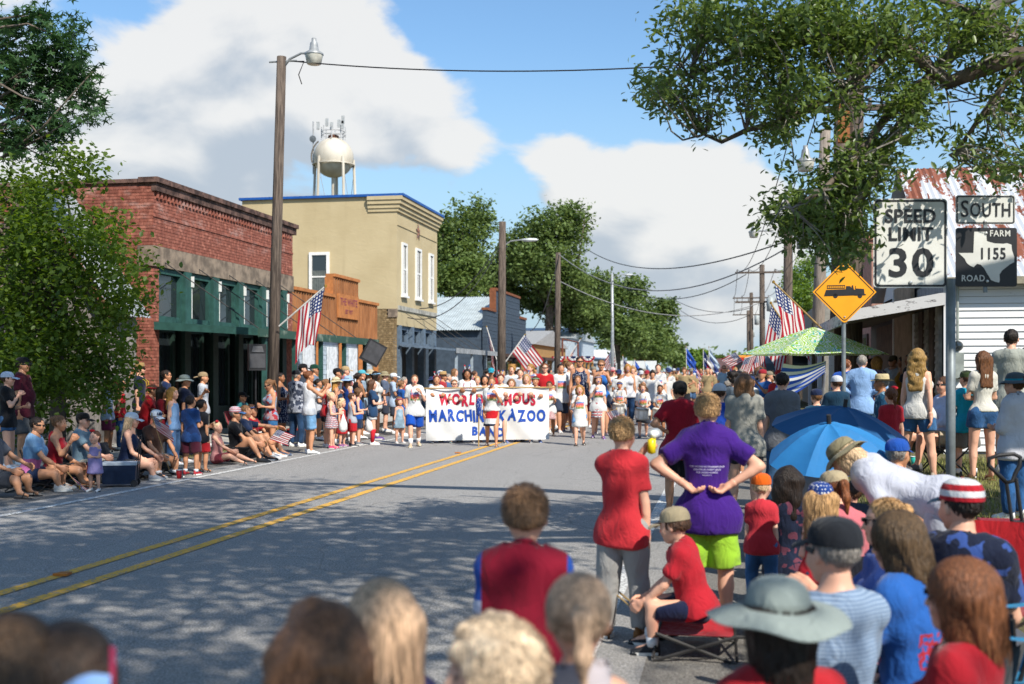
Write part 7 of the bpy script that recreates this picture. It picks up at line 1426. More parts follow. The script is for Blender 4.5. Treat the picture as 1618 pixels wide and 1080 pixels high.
for i, (lab, x, hy, sx_, sk_, hr, ht_) in enumerate(band):
    P(lab, x, hy, d=DB+.35+.12*(i % 3), f=random.uniform(-6, 6), sex=sx_, top=('tee', PRT), bot=('shorts', random.choice(('#27406f', '#33363e', '#2f5f9a'))), hair=hr, hat=ht_, legs=('walk', 'walkr')[i % 2], arms=('banner', 'banner'), skin=sk_, shoes=random.choice(('#4a4e54', 'sandal', '#5e6a6a', '#2a5aa0')), glasses=(i == 6), extras=[lanyard('#c24a6a')] if i % 2 else [])
# banner
bl, br_ = W(673, 700, DB), W(868, 694, DB+.25); bn = EM('banner', 'white cloth banner reading WORLD FAMOUS MARCHING KAZOO BAND', 'banner', (bl.x, bl.y, 0)); BV = Vector((br_.x-bl.x, br_.y-bl.y, 0)); BL = BV.length; bd = BV.normalized(); bnm = Vector((bd.y, -bd.x, 0))
zt, zb = W(770, 613, DB).z, W(770, 696, DB).z
def bsurf(u, v):   # v up
    s = .05*sin(u*9+v*2.5)*(1-.35*v)+.022*sin(u*23+v*8)+.03*sin(v*3.1+u*3)-.05*(1-v)*sin(u*pi); return bd*(u*BL)+bnm*s+Vector((0, 0, zb+(zt-zb)*v-.025*sin(u*pi*4+.5)**2*v*(v > .5)+.02*u))
MB().sheet(bsurf, 70, 30).build('banner_cloth', M('banner_white', (.66, .66, .65), .75, .05, 3., .2, 60.), bn, smooth=True)
MB().tube([tuple(bsurf(0, 1)-bd*.12), tuple(bsurf(.5, 1)+Vector((0, 0, .01))), tuple(bsurf(1, 1)+bd*.15)], .016, 8).build('carrying_pole', STAFF, bn)
def word(txt, u0, u1, zc, hgt, mat, seed):
    rr = random.Random(seed); ms = [textmesh(c_, 1., .05) if c_ != ' ' else None for c_ in txt]; ws = []
    for m_ in ms:
        if m_ is None: ws.append(.42)
        else: co = np.empty(len(m_.vertices)*3); m_.vertices.foreach_get('co', co); co = co.reshape(-1, 3); ws.append(np.ptp(co[:, 0])+.10)
    tot = sum(ws); cur = 0
    for c_, m_, w_ in zip(txt, ms, ws):
        if m_ is not None:
            co = np.empty(len(m_.vertices)*3); m_.vertices.foreach_get('co', co); co = co.reshape(-1, 3); cx_ = (co[:, 0].min()+co[:, 0].max())/2; cy_ = (co[:, 1].min()+co[:, 1].max())/2; hh_ = np.ptp(co[:, 1]); a = rr.uniform(-.09, .09); jz = rr.uniform(-.02, .02)
            x = (co[:, 0]-cx_); y = (co[:, 1]-cy_)/hh_*hgt; sx_ = (u1-u0)*BL/tot; x = x*sx_; X = x*cos(a)-y*sin(a); Y = x*sin(a)+y*cos(a); uu = u0+(u1-u0)*(cur+w_/2)/tot+X/BL; vv = (zc+jz+Y-zb)/(zt-zb)
            V = [tuple(bsurf(float(p), float(q))+bnm*.012) for p, q in zip(uu, vv)]; m_.vertices.foreach_set('co', np.array(V, np.float32).ravel()); m_.update(); OB('letter', m_, mat, bn)
        cur += w_
RP, BP = flat('#b01c38', .7), flat('#1746a0', .7); zz = lambda y: W(770, y, DB).z; uu_ = lambda x: (x-673)/195
word('WORLD FAMOUS', uu_(692), uu_(847), zz(631), .265, RP, 3); word('MARCHING KAZOO', uu_(677), uu_(863), zz(657), .285, BP, 5); word('BAND', uu_(745), uu_(797), zz(683), .205, BP, 8)
# marchers behind and beside the banner
for a in (('man in teal cap and red shirt behind the banner', 776, 578, 31, 'm', ('tee', '#b0242c'), ('cap', '#2f9ab0'), ('short', 'dk'), 'm', 0), ('curly-haired blond man behind the banner', 809, 574, 31.5, 'm', ('tee', '#cfd2d6'), None, ('curly', 'gold'), 'l', 0), ('man in straw hat and red shirt behind the left end of the banner', 700, 584, 30, 'm', ('tee', '#a83238'), ('straw', '#b99a6a', '#a02a30'), ('short', 'grey'), 'm', 80),
          ('woman in floral blouse behind the right half of the banner', 838, 572, 31, 'f', ('tee', ('floral', '#7a8fb8', '#b04a54', '#d0d0d0', 22.)), None, ('pony', 'gold'), 'l', -40), ('man in red shirt and sunglasses behind the right end of the banner', 861, 571, 30.5, 'm', ('tee', '#c0262c'), None, ('short', 'auburn'), 'l', 0), ('grey-haired man in blue at the kerb behind the banner', 708, 588, 32, 'm', ('tee', '#4f6f98'), None, ('short', 'grey'), 'l', 90),
          ('black-haired boy in white tee beyond the banner', 886, 572, 31, 'm', ('tee', PRT), None, ('short', 'dk'), 'm', 20), ('girl with brown bun in white tee beyond the banner', 900, 569, 31.5, 'f', ('tee', '#d2d4d8'), None, ('bun', 'lbrown'), 'l', 60), ('girl with fair hair glimpsed left of the teal cap', 754, 592, 29.5, 'f', ('tee', PRT), None, ('pony', 'blond'), 'l', 10), ('freckled boy with short brown hair behind the banner', 822, 580, 30, 'm', ('tee', '#b8bcc6'), None, ('short', 'brown'), 'l', 0)):
    P(a[0], a[1], a[2], d=a[3], f=a[9], sex=a[4], top=a[5], hat=a[6], hair=a[7], skin=a[8], bot=('shorts', '#3a4356'), glasses='sunglasses' in a[0], legs='walk')
P('girl in striped red skirt holding the right end of the banner pole', 868, 600, 690, f=-5, sex='f', top=('tee', PRT), bot=('skirt', ('vstripe', '#a82a34', '#d6d4d2', 26.), .17), hair=('pony', 'brown'), arms=('banner', 'hold'), legs='walk', shoes='sandal', skin='t')
P('girl in pink bucket hat and white tee walking after the banner', 887, 597, 681, f=-4, sex='f', top=('tee', PRT), bot=('mini', '#33405a', .5), hair=('pony', 'blond'), hat=('bucket', '#c9889a'), legs='walkr', shoes='#4a5568', arms=('hold', 'down'), skin='l', loose=.01)
P('girl in blue tee with brown hair walking behind the girl in white', 906, 585, 681, f=10, sex='f', top=('tee', '#2a6ac0'), bot=('mini', ('denim', '#3a5f90'), .5), hair=('long', 'brown'), legs='walk', shoes='#b4b4b4', skin='m')
P('taller girl in sleeveless white top behind the small girl', 913, 591, 692, f=0, sex='f', top=('tank', '#d8dade'), bot=('mini', ('denim', '#7fa0c8'), .4), hair=('pony', 'lbrown'), legs='walkr', shoes='#c8c4b8', arms=('down', 'down'), skin='m')
P('small girl in long white shirt blowing a kazoo', 916, 606, 704, f=0, sex='f', top=('dress_tee', PRT, .17), bot=('mini', ('denim', '#6a9ac8'), .5), hair=('long', 'gold', 1.2), legs='walk', shoes='#3a3432', arms=('down', 'mouth'), skin='l', extras=[kazoo()], loose=.01)
P('girl in flag-print skirt with long brown hair blowing a kazoo', 945, 590, 693, f=6, sex='f', top=('tee', PRT), bot=('skirt', FLAGC, .17), hair=('long', 'lbrown', 1.2), hat=('band', '#c8b8c8'), legs='walkr', shoes='#6a4a8a', arms=('down', 'mouth'), skin='l', loose=.008, extras=[kazoo(), handflag('small flag held low by the girl in the flag-print skirt', -1, .4, .4, .28, d=(-.6, .3, .2), fly=(.3, 0, -.5))])
P('bearded man in starry tank top and sunglasses', 916, 560, 684, f=8, build=1.12, top=('tank', ('dots', '#1d2746', '#cdd0d8', 30.)), bot=('shorts', '#a02530'), hair=('short', 'dk'), glasses=True, legs='walk', shoes='#333a44', skin='m')
P('woman in blue tank top and sunglasses walking beside the bearded man', 950, 566, 686, f=4, sex='f', top=('tank', '#2f6cb8'), bot=('mini', '#2b3344', .6), hair=('bun', 'lbrown'), glasses=True, legs='walkr', shoes='#b0a0a8', arms=('phone', 'down'), skin='m')
P('woman in red cap and white tee behind the girl in the flag-print skirt', 968, 577, 672, f=0, sex='f', top=('tee', PRT), bot=('mini', ('denim', '#2c4e80'), .6), hair=('pony', 'brown'), hat=('cap', ('stripe', '#b8303a', '#d8d8d8', 26.), '#b8303a'), legs='walk', shoes='#7a4a90', skin='l')
P('blonde woman in white tank top and jeans with hand at her mouth', 992, 573, 672, f=2, sex='f', build=1.12, top=('tank', '#d6d8de'), bot=('pants', ('denim', '#27466e')), hair=('bob', 'gold', .5), legs='walk', shoes='#2a2a2e', arms=('down', 'mouth'), skin='m', extras=[kazoo()])
for lab, x, hy, fy, sx_, hr, sk_, dl in (('girl drummer with blue headband', 979, 601, 680, 'f', ('pony', 'brown'), 'm', 'white snare drum of the girl drummer'), ('fair-haired boy drummer in the middle', 1016, 604, 691, 'm', ('curly', 'lbrown'), 'l', 'white snare drum of the fair-haired boy drummer'), ('dark-haired boy drummer on the right', 1043, 606, 690, 'm', ('short', 'dk'), 't', 'white snare drum of the dark-haired boy drummer')):
    P(lab, x, hy, fy, f=0, sex=sx_, top=('tee', PRT), bot=('shorts', '#3a3f4a'), hair=hr, hat=('band', '#3a6ac0') if sx_ == 'f' else None, legs=('walk', 'walkr')[x % 2], shoes='#3a3c42', arms=('drum', 'drum'), skin=sk_, extras=[drum(dl), lanyard('#c89a5a'), kazoo()], loose=.01)
P('tall brown-haired boy in white tee behind the drummers', 1040, 573, 672, f=0, top=('tee', PRT), bot=('shorts', '#8a7a5a'), hair=('short', 'brown'), legs='walk', shoes='#888', skin='l', loose=.012)
P('man in grey-blue tee and blue sunglasses walking behind the drummers', 1144, 575, 652, f=6, build=1.12, top=('tee', '#8fa9b8'), bot=('shorts', '#3d4654'), hair=('short', 'lbrown'), glasses=True, legs='walk', skin='m', lod=1)
# ---------------- right roadside, near
r = P('boy in red tee and grey sweatpants holding a bubble gun', 983, 657, 1008, f=168, top=('tee', '#c03038'), bot=('pants', '#9b9a98'), hair=('short', 'blond'), shoes='#7a5028', arms=(((-.357, .816, -.459), (-.64, .1, 1.), 1.3), 'down'), head=(-.15, 0), skin='l', loose=.01, build=.86, extras=[necklace('#7a5a9a')])
e_, i_ = r; hp_ = wp(e_, i_['HP'][-1]); bg_ = EM('bubble_gun', 'yellow and white bubble gun held by the boy in sweatpants', 'toy', tuple(hp_), e_.rotation_euler[2]); MB().tube([(0, -.02, -.06), (0, .02, .05)], .018, 8).build('grip', flat('#d8c22a', .3), bg_); MB().lathe([(0, -.03), (.025, -.02), (.03, .05), (.036, .11), (.02, .12), (0, .12)], (0, 0, .05), 14, R=Matrix.Rotation(-pi/2, 3, 'X')).build('barrel', flat('#d6d8d4', .3), bg_, smooth=True); MB().lathe([(0, -.05), (.026, -.04), (.026, .04), (0, .05)], (0, -.04, -.02), 12).build('bottle', flat('#e0c81e', .3), bg_, smooth=True)
r = P('boy in purple tee with hands on his hips', 1118, 620, d=7.1, f=178, top=('tee', '#43207e'), bot=('shorts', '#9ccb3a', .95), hair=('short', 'blond'), shoes='#777', arms=('hipb', 'hipb'), skin='l', loose=.022, build=.9)
e_, i_ = r; Vt, Ft = i_['tops']; bvh = BVHTree.FromPolygons([tuple(p) for p in Vt], [tuple(int(k) for k in f_) for f_ in Ft]); tp__ = i_['tp']
for txt, dz, s_ in (('FOR WE ARE HIS WORKMANSHIP', .0, .019), ('CREATED IN CHRIST JESUS', -.018, .019), ('FOR GOOD WORKS', -.036, .019), ('EPHESIANS 2:10', -.052, .011)):
    me = textmesh(txt, s_*.74, .0002); zc = tp__(0, 0, .27)[2]+.02+dz
    for v_ in me.vertices:
        h_, n_, *_ = bvh.ray_cast(Vector((v_.co.x, -1, zc+v_.co.y)), Vector((0, 1, 0))); v_.co = (h_-Vector((0, .004, 0))) if h_ else Vector((v_.co.x, -.1, zc))
    OB('lettering', me, flat('#c9c3e0', .7), e_)
P('boy in black cap and red tee with a hand on his hip', 1074, 599, 815, f=192, top=('tee', '#9c1b2c'), bot=('shorts', '#1b1c20'), hair=('short', 'dk'), hat=('cap', BLA), shoes='#333', arms=('hip', 'down'), skin='m', loose=.02, build=1.08)
r = P('boy in tan cap and red tee sitting on a low red stool', 1103, 792, d=6.55, f=-92, legs='sit', H=1.13, lean=.3, head=(-.35, 0), top=('tee', '#b32430'), bot=('shorts', '#1d2440', .95), hair=('short', 'brown'), hat=('cap', '#a4967a'), shoes='#25262a', socks=('#d4d6d8', .22), arms=('knee', 'knee'), skin='l', loose=.012); seatfor(r, 'low folding stool with red seat under the boy in the tan cap', '#b01f2a', 0, 'folding_stool')
e_, i_ = r; h_ = wp(e_, i_['HP'][1]); MB().tube([h_, W(972, 930, 7.0)], .006, 6).build('thin_stick', STAFF, label='upper thin wooden stick held by the boy in the tan cap', cat='stick'); MB().tube([h_+Vector((0, 0, -.03)), W(975, 940, 6.9)], .005, 6).build('thin_stick', STAFF, label='lower thin wooden stick held by the boy in the tan cap', cat='stick')
P('woman in grey tee with long light brown hair seen from behind', 1176, 590, d=12.6, f=180, sex='f', build=1.12, top=('tee', '#9b9a92'), bot=('shorts', '#23252c'), hair=('wave', '#6f4f34', 1.5), shoes='#555', arms=('down', 'down'), skin='l', loose=.015)
P('boy in white cap and blue shirt left of the woman in grey', 1137, 603, d=13.6, f=176, top=('tee', '#2247a8'), bot=('shorts', '#333844'), hair=('short', 'brown'), hat=('cap', '#c9cdd4'), skin='l')
P('dark-haired man in grey tee seen from behind', 1236, 587, d=13.4, f=178, top=('tee', '#6f7278'), bot=('pants', ('denim', '#33506f')), hair=('short', 'dk'), arms=('down', 'down'), skin='l', loose=.012)
P('man with dark curly hair just left of the woman in grey', 1160, 586, d=17.5, f=160, top=('tee', '#5b6670'), hair=('curly', 'dk'), skin='m')
P('toddler in red tee, jeans and orange cap', 1203, 744, d=7.9, f=172, top=('tee', '#c23440'), bot=('pants', ('denim', '#3f6a9a')), hair=('short', 'lblond'), hat=('cap', '#e0641a'), arms=('down', 'down'), skin='p')
P('girl in star-print bandana cap and red tank top with curly hair', 1296, 757, d=6.5, f=-165, sex='f', top=('tank', '#c02030'), bot=('shorts', '#33405a'), hair=('wave', 'blond', .95), hat=('cap', ('dots', '#1f3f86', '#dcdcdc', 55.)), arms=('hold', 'down'), skin='p')
r = P('woman in pink tee and tan cap seated by the girl in red', 1343, 752, d=6.9, f=-150, sex='f', legs='sit', lean=.3, top=('tee', '#d0737c'), bot=('shorts', '#556'), hair=('pony', 'auburn'), hat=('cap', '#b3a384'), arms=('lap', 'lap'), skin='l'); seatfor(r, 'dark camp chair under the woman in pink', '#2a2c36')
r = P('blonde woman in white shirt and olive sun hat bending forward', 1490, 742, d=7.0, f=-95, sex='f', legs='stand', H=1.55, lean=1.25, top=('long', '#c3c6d4'), bot=('pants', '#b9bdc8'), hair=('long', 'lblond', 1.3), hat=('sun', '#8d8468', '#6d654c', .7), arms=('bendd', 'bendd'), skin='l', loose=.02)
r = P('man in flag cap and navy printed shirt seated with his back turned', 1518, 762, d=5.3, f=172, legs='sit', H=1.8, build=1.15, top=('tee', ('floral', '#1a2034', '#1c2338', '#37508f', 14.)), bot=('shorts', '#4d5058'), hair=('crop', 'dk'), hat=('cap', ('stripe', '#b0202c', '#d8dadc', 18.), '#5f7f93'), arms=('lap', 'lap'), head=(.8, 0), skin='l', loose=.01); seatfor(r, 'dark camp chair under the man in the flag cap', '#20242e')
r = P('woman in blue tee with brown hair clapping her hands', 1452, 806, d=4.6, f=-115, sex='f', legs='sit', H=1.66, build=1.18, lean=.12, top=('tee', ('chest', '#2b62b0', '#b0303c')), bot=('shorts', '#3a3f4c'), hair=('bob', '#5a4630', .62), arms=('clap', 'clap'), skin='l', head=(.1, -.1)); seatfor(r, 'black camp chair under the woman clapping', '#1d2126')
r = P('blonde woman with sunglasses beyond the clapping woman', 1400, 796, d=5.4, f=-80, sex='f', legs='sit', H=1.64, top=('tee', '#3a56a0'), bot=('shorts', '#445'), hair=('bun', 'blond'), glasses=True, arms=('clap', 'lap'), skin='l'); seatfor(r, 'camp chair under the blonde woman with sunglasses', '#8a2a30')
r = P('woman with straight auburn hair and red top in the right foreground', 1520, 888, d=3.55, f=-105, sex='f', legs='sit', H=1.65, top=('tee', '#a8202c'), bot=('shorts', '#33384a'), hair=('bob', '#7a4c30', .55), glasses=True, arms=('lap', 'lap'), skin='l'); seatfor(r, 'teal camp chair under the woman in the red top', '#1f7fa0')
r = P('man in dark cap and blue checked shirt with glasses', 1318, 884, d=4.1, f=-140, legs='sit', H=1.76, top=('tee', ('plaid', '#6f86a4', '#8ea3bd', '#a9bace', 70.)), bot=('shorts', '#7a7462'), hair=('crop', 'grey'), hat=('cap', '#23262c'), glasses=True, arms=('lap', 'lap'), skin='l'); seatfor(r, 'dark camp chair under the man in the dark cap', '#25272c')
r = P('person in wide grey sun hat and red shirt in the foreground', 1228, 893, d=3.2, f=-158, sex='f', legs='sit', H=1.64, top=('tee', '#b3262e'), bot=('shorts', '#334'), hair=('bob', 'dk', .5), hat=('sun', '#949f9b', '#8b9590', 1.2), arms=('lap', 'lap'), skin='l'); seatfor(r, 'dark camp chair under the person in the grey sun hat', '#22242a')
camp_chair('empty-looking turquoise camp chair at the right edge', (lambda p: (p.x, p.y, gz(p.x, 0)))(W(1605, 900, 4.6)), RAD(100), '#1b7fae', .4, .5, .56); camp_chair('red camp chair beside the red wagon', (lambda p: (p.x, p.y, gz(p.x, 0)))(W(1568, 900, 5.9)), RAD(160), '#a81f26', .38, .35, .5)
# ---------------- right verge, farther
P('young woman with wavy golden hair, white top and denim shorts on the verge', 1450, 550, d=14.6, f=165, sex='f', top=('tank', '#d8d6d0'), bot=('mini', ('denim', '#3a648f'), .55), hair=('wave', '#b08a4c', 1.75), shoes='#9a8a7a', arms=('down', 'back'), skin='l', legs='wide')
P('girl in cropped white tee with long brown hair on the verge', 1553, 554, d=14.4, f=-150, sex='f', build=.9, top=('crop', '#d6d2c6'), bot=('mini', ('denim', '#2f5580'), .42), hair=('long', '#5b3a22', 1.5), shoes='sandal', arms=('fold', 'fold'), skin='l')
P('boy in turquoise tee, grey shorts and camouflage cap', 1527, 583, d=14.8, f=-150, top=('tee', '#1fa6c6'), bot=('shorts', '#77736c'), hair=('short', 'brown'), hat=('cap', ('camo', '#3b4a2c', '#55623a', '#2a3322', 20.)), shoes='#26282c', socks=('#d8d8d8', .2), arms=('fold', 'down'), skin='l')
P('tall young man in grey tee before the white clapboard house', 1598, 519, d=15.6, f=175, top=('tee', '#a3a69c'), bot=('shorts', '#3c4048'), hair=('short', 'dk'), skin='l', loose=.01)
P('boy in dark cap at the far right edge', 1624, 546, d=16.2, f=180, top=('tee', '#b4b8c0'), bot=('shorts', '#445'), hair=('short', 'brown'), hat=('cap', '#2a3448'), skin='l')
P('woman in white long-sleeved shirt, jeans and teal sun hat at the right edge', 1604, 585, d=10.6, f=-120, sex='f', top=('long', '#cfcfd6'), bot=('pants', ('denim', '#2d5a8c')), hair=('bun', 'brown'), hat=('sun', '#4a565c', '#1f8fa6', .8), arms=('fold', 'fold'), skin='l', loose=.02)
r = P('woman in pale blue shirt and sunglasses seated behind the signpost', 1492, 592, d=15.0, f=-60, sex='f', legs='sit', H=1.68, build=1.12, top=('long', '#b9c8e6'), bot=('shorts', '#b8a890'), hair=('pony', 'brown'), glasses=True, arms=('lap', 'lap'), shoes='#555', skin='l'); seatfor(r, 'dark purple camp chair behind the signpost', '#3a2c44')
P('woman in white tee with dark hair standing by the shuttered doors', 1470, 553, d=20.5, f=-10, sex='f', top=('tee', '#cfd6e4'), bot=('pants', '#333c50'), hair=('pony', 'brown'), glasses=True, skin='l')
P('man in light blue shirt with rolled sleeves and hands on hips', 1362, 560, d=18.6, f=172, build=1.1, top=('long', '#8fb2de'), bot=('pants', ('denim', '#4a6a8c')), hair=('short', 'grey'), arms=('hip', 'hip'), skin='l', loose=.02)
P('man in royal blue jersey beside the man in light blue', 1337, 566, d=19.0, f=168, build=1.15, top=('tee', ('chest', '#1b55b4', '#dadada')), bot=('shorts', '#9a8f7c'), hair=('crop', 'auburn'), arms=('down', 'down'), skin='l', loose=.015)
P('boy in white cap and dark teal tee near the parasol pole', 1322, 591, d=16.4, f=-160, top=('tee', '#1b3a50'), bot=('shorts', '#3b4250'), hair=('short', 'brown'), hat=('cap', '#c9ccd2'), arms=('fold', 'down'), skin='l')
r = P('man in cream straw hat seated under the parasol', 1393, 588, d=17.0, f=-80, legs='sit', H=1.75, top=('tee', ('floral', '#1f4a68', '#2a5f7c', '#7fa0b0', 18.)), bot=('shorts', '#8a8272'), hair=('short', 'grey'), hat=('straw', '#c4b48c', '#3a3a36'), skin='t'); seatfor(r, 'camp chair under the man in the cream straw hat', '#26364a')
P('girl with long ponytail and red bow seen from behind', 1408, 612, d=14.0, f=-160, sex='f', H=None, top=('tee', '#b02632'), bot=('mini', '#2a3a6a', .5), hair=('pony', 'auburn'), hat=('bow', '#c02030'), skin='l')
P('boy in navy cap and teal jersey left of the parasol pole', 1290, 612, d=15.6, f=-170, top=('tee', '#1d4660'), bot=('shorts', '#444'), hair=('short', 'lbrown'), hat=('cap', '#1f2a48'), skin='l')
P('man in grey cap and striped tank top beyond the parasol pole', 1385-50+52, 604, d=19.4, f=-120, top=('tank', ('stripe', '#7e8fa3', '#98a6b4', 30.)), bot=('shorts', '#555'), hair=('short', 'dk'), hat=('cap', '#a7a4a0'), skin='m')
for a in (('man in khaki cap by the tan stucco bay', 1411, 560, 24.0, 'm', ('tee', '#c0c6cc'), ('cap', '#5f5a48'), ('short', 'dk'), 'm', -30), ('woman in mustard dress by the tan stucco bay', 1427, 562, 23.4, 'f', ('dress', '#b0822e', .25), None, ('pony', 'dk'), 't', -90), ('woman with black hair by the shuttered doors', 1438, 558, 22.6, 'f', ('tee', '#30323c'), None, ('bun', 'dk'), 't', -60),
          ('blonde woman in purple floral top near the porch', 1386, 563, 22.0, 'f', ('tee', ('floral', '#6a5a94', '#8f7fb4', '#cfc6d8', 24.)), None, ('bob', 'gold', .5), 'l', 170), ('man in grey shirt under the parasol edge', 1352, 574, 23.0, 'm', ('tee', '#4a4e5a'), None, ('short', 'dk'), 'm', 150), ('woman in dark top under the porch roof', 1375, 566, 25.5, 'f', ('tee', '#2c2f3a'), None, ('long', 'dk', .8), 'm', -120)):
    P(a[0], a[1], a[2], d=a[3], f=a[9], sex=a[4], top=a[5], hat=a[6], hair=a[7], skin=a[8], bot=('shorts', '#3c4352') if a[5][0] != 'dress' else (None, ''))
r = P('person in blue and gold cap under the sky-blue umbrella', 1418, 694, d=9.0, f=150, legs='sit', H=1.7, top=('tee', '#c9ccd2'), bot=('shorts', '#5a6270'), hair=('short', 'grey'), hat=('cap', '#1f4fa6'), skin='m'); seatfor(r, 'camp chair under the person in the blue and gold cap', '#33465e')
r = P('child crouched under the sky-blue umbrella in a striped shirt', 1345, 716, d=9.2, f=-130, legs='floor', H=1.25, top=('tee', ('stripe', '#b03a44', '#d8d6d4', 40.)), bot=('shorts', '#4a3a52'), hair=('short', 'brown'), skin='l')
r = P('woman seated low in grey below the navy umbrella', 1290, 706, d=9.6, f=-160, sex='f', legs='sit', H=1.6, top=('tee', '#a3988f'), bot=('shorts', '#5b6472'), hair=('pony', 'brown'), skin='l')
r = P('dark-haired woman in navy floral top seated behind the toddler', 1246, 776, d=8.6, f=165, sex='f', legs='floor', H=1.6, top=('tee', ('floral', '#1d2438', '#20283e', '#6a3a4a', 20.)), bot=('shorts', '#333'), hair=('wave', 'dk', 1.2), skin='l')
# ---------------- foreground children
def bigbow(e, hd, hh, HP, tp, f, A, J, tops, RH, RT):
    for s in (-1, 1): mb = MB(); mb.sheet(lambda u, v: hd(s*(.05+.5*u), -.52-.1*sin(pi*u)*cos(v*2*pi), -.02+(.05+.24*sin(pi*min(1, u+.1)*.6))*sin(v*2*pi)), 8, 14); mb.build('hair_bow', clothmat('#8fb6ee'), e, smooth=True)
    MB().sheet(lambda u, v: hd(.44+.06*u, -.2-.04*u, .42-.75*v), 2, 6).build('pink_ribbon', flat('#d84a72', .6), e)
P('boy with short brown hair and dark red shirt with striped sleeve', 830, 764, d=3.75, f=176, build=.92, top=('tee', ('sleeveband', '#8e1a30', '#2450a8', '#b9c0d8', .14, .86)), bot=('shorts', '#3a3f4a'), hair=('short', '#7a5c42'), skin='l', extras=[necklace('#5f4aa0')], loose=.015)
P('girl with tousled brown hair in the bottom foreground', 512, 958, d=2.2, f=172, sex='f', top=('tee', '#b04a38'), bot=('shorts', '#444'), hair=('wave', '#6a4a34', .75), skin='l')
P('girl with long straight blonde hair in the bottom foreground', 604, 918, d=2.6, f=190, sex='f', top=('tee', '#5f5a8c'), bot=('shorts', '#444'), hair=('long', '#c4a283', 1.1), skin='l')
P('toddler with curly white-blonde hair in profile', 775, 985, d=2.35, f=-78, top=('tee', '#7d8aa4'), bot=('shorts', '#444'), hair=('curly', '#e2c6a6'), skin='p')
P('girl with low blonde ponytail in the bottom foreground', 914, 905, d=2.55, f=184, sex='f', top=('tank', '#b9b0b4'), bot=('shorts', '#444'), hair=('pony', '#b2947a'), skin='l', extras=[necklace('#4a4a96')])
P('child with brown hair and white visor in the bottom left corner', 14, 978, d=1.95, f=150, sex='f', top=('tee', '#8fb0e0'), bot=('shorts', '#444'), hair=('bob', '#4a3828', .5), hat=('visor', '#c8ccd4'), skin='l')
P('child with pale blue collar and pink strap in the bottom left', 104, 992, d=2.0, f=160, sex='f', top=('tee', '#86aee6'), bot=('shorts', '#444'), hair=('bob', '#3e3026', .5), hat=('visor', '#b8c4d4'), skin='l', extras=[bigbow])
# ---------------- distant crowd: shared meshes, own clothing colours
protos = []; keep = PID[0]
for i, (sx_, hat_, hr, legs_, arms_) in enumerate((('m', None, 'short', 'stand', ('down', 'down')), ('f', None, 'long', 'stand', ('fold', 'fold')), ('m', ('cap', '#888888'), 'short', 'walk', ('down', 'hold')), ('f', None, 'pony', 'walkr', ('hold', 'down')), ('m', ('capback', '#888888'), 'short', 'stand', ('phone', 'down')), ('f', ('sun', '#888888', None, .7), 'long', 'stand', ('down', 'down')), ('m', None, 'curly', 'stand', ('hip', 'down')), ('m', ('cap', '#888888'), 'short', 'stand', ('fold', 'fold')))):
    protos.append(person('prototype', (0, -30-i, 0), 0, 1.7, sex=sx_, hat=hat_, hair=(hr, 'brown'), legs=legs_, arms=arms_, lod=2, hands=False)[0])
SHC = (('red', '#b02a34'), ('white', '#d2d2d0'), ('navy', '#24304e'), ('blue', '#3567a8'), ('grey', '#8b8f94'), ('black', '#222226'), ('pale blue', '#9db6d2'), ('pink', '#c4828c'))
PT = ('bareheaded man', 'long-haired woman', 'man in %s cap', 'woman with ponytail', 'man with %s cap worn backwards', 'woman in %s sun hat', 'curly-haired man', 'man in %s cap with folded arms')
HN = (('black', '#22252c'), ('white', '#c9cdd2'), ('red', '#a02c38'), ('beige', '#8c8474'), ('navy', '#2c3c66'))
HR = ('blond', 'brown', 'dk', 'lbrown', 'grey')
HRN = dict(blond='fair', brown='brown', dk='black', lbrown='light brown', grey='grey')
USED = set()
def crowd(x, hy, d, f, top, lab, group, pr=None, skin=None, hatc=None):
    lab0 = lab
    for _ in range(40):
        src = random.choice(pr) if pr is not None else protos[random.randrange(len(protos))]; hn = random.choice(HN); hr_ = random.choice(HR); pt = PT[protos.index(src)]; hatc = hn[1]
        pt = (pt % hn[0]) if '%' in pt else pt+' with %s hair' % HRN[hr_] if 'with' not in pt else pt.replace('ponytail', HRN[hr_]+' ponytail')
        lab = lab0.replace('scout', 'scout, '+pt+',') if lab0.startswith('scout') else lab0.replace('spectator', pt).replace('marcher', pt)
        if lab not in USED: break
    USED.add(lab)
    p = W(x, HZ, d); z = gz(p.x, 0) if p.x > 0 else (.14 if p.x < -10.4 else 0); Hn = CAMH+(HZ-hy)*d/FPX-z; s = max(.62, min(1.13, Hn/1.72))
    e = src.copy(); COL.objects.link(e); e.location = (p.x, p.y, z); e.rotation_euler = (0, 0, math.atan2(p.x, -p.y)+RAD(f)); e.scale = (s, s, s); e.name = 'person'; e['label'] = lab; e['category'] = 'person'; e['group'] = group
    sk_ = skinmat(SK[random.choice('llmmtd')]); hc = hairmat(HC[hr_]); bc = clothmat(random.choice(('#2c3850', '#3a3d44', '#a3957a', '#4b6a90', '#25272d'))); tc2 = clothmat(top); hcm = clothmat(hatc)
    for ch in src.children:
        c = ch.copy(); COL.objects.link(c); c.parent = e; nm = ch.name.split('.')[0]
        mt_ = {'body': sk_, 'hair': hc, 'shirt': tc2, 'shorts': bc, 'cap': hcm, 'hat': hcm}.get(nm)
        if mt_: c.material_slots[0].link = 'OBJECT'; c.material_slots[0].material = mt_
        for g2 in ch.children:
            if nm in ('shoe',): continue
            k = g2.copy(); COL.objects.link(k); k.parent = c
            if nm in ('cap', 'hat'): k.material_slots[0].link = 'OBJECT'; k.material_slots[0].material = hcm
    return e
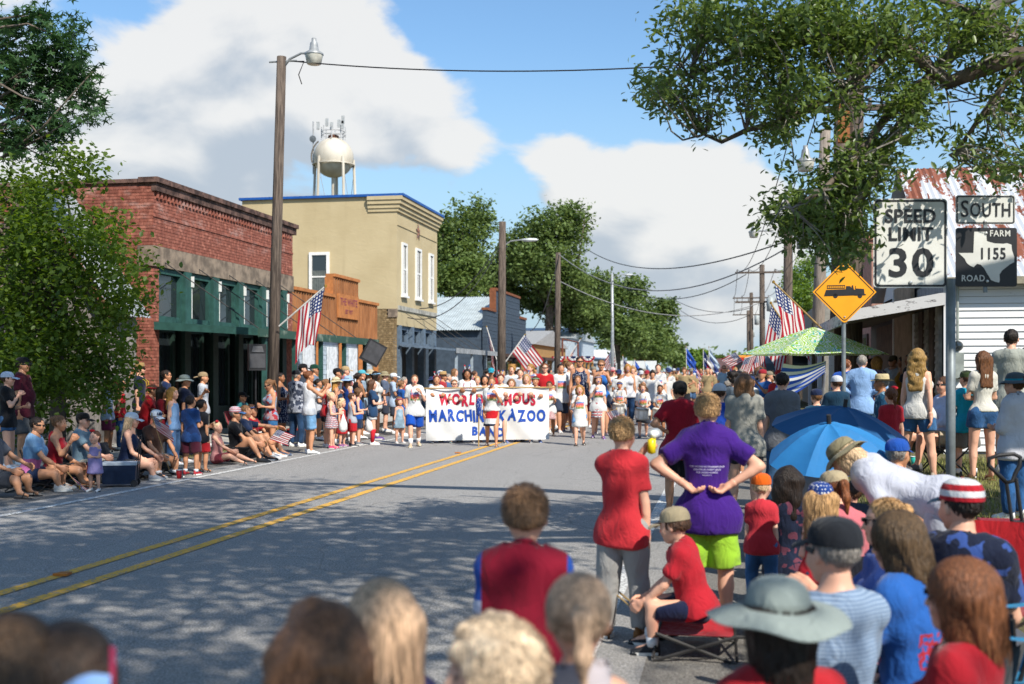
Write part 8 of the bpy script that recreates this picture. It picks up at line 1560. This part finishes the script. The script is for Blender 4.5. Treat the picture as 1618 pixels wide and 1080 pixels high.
for k in range(26):      # scouts in khaki around the flags
    d = 44+(k % 9)*2.6; x = 1012+(k*37) % 132; crowd(x, 578+random.uniform(0, 12), d, random.uniform(-10, 10), '#a08c68', 'scout in khaki shirt under the flags', 'scouts marching under the flags', pr=[protos[q] for q in (0, 2, 3, 4, 6, 7)])
for k in range(34):     # the rest of the band in white shirts
    x = 872+(k*53) % 190; d = 33.8+k*.32; crowd(x, 577+random.uniform(0, 15), d, random.uniform(-8, 8), '#d4d4d2', 'far-off marcher in white band shirt behind the drummers', 'kazoo band in white shirts')
for k in range(58):     # packed crowd, right side of the street and across its far end
    d = 22+k*1.05; X_ = random.uniform(.2, 1.5)-(0.045*max(0, d-40)*random.random()); y_ = d; u_ = (X_*cos(TH)+y_*sin(TH))/(-X_*sin(TH)+y_*cos(TH)); x = 809+FPX*u_; c = SHC[k % 8]
    crowd(x, 576+random.uniform(2, 16), d, random.uniform(-30, 200), c[1], 'distant spectator in %s shirt on the right side' % c[0], 'right-hand crowd in %s' % c[0])
for k in range(40):
    d = 33+k*1.35; X_ = random.uniform(-9.6, -8.4); u_ = (X_*cos(TH)+d*sin(TH))/(-X_*sin(TH)+d*cos(TH)); c = SHC[(k*3) % 8]
    crowd(809+FPX*u_, 579+random.uniform(0, 16), d/cos(TH)*.98, random.uniform(20, 130), c[1], 'distant spectator in %s shirt on the left side' % c[0], 'left-hand crowd in %s' % c[0])
for k in range(44):
    d = 62+k*.9; X_ = random.uniform(-7.5, .5); u_ = (X_*cos(TH)+d*sin(TH))/(-X_*sin(TH)+d*cos(TH)); c = SHC[(k*5+1) % 8]
    crowd(809+FPX*u_, 580+random.uniform(0, 10), d, random.uniform(-20, 20), c[1], 'tiny far-off marcher in %s down the street' % c[0], 'far marchers in %s' % c[0])
for k in range(14):
    d = 29+k*.55; x = 1150+(k*17) % 110; c = SHC[(k*3+2) % 8]; p = W(x, HZ, d)
    crowd(x, 588+random.uniform(0, 14), d, random.uniform(120, 200), c[1], 'spectator in %s shirt left of the parasol' % c[0], 'crowd left of the parasol in %s' % c[0])
def drop(o):
    for c in list(o.children): drop(c)
    bpy.data.objects.remove(o)
for o in protos: drop(o)
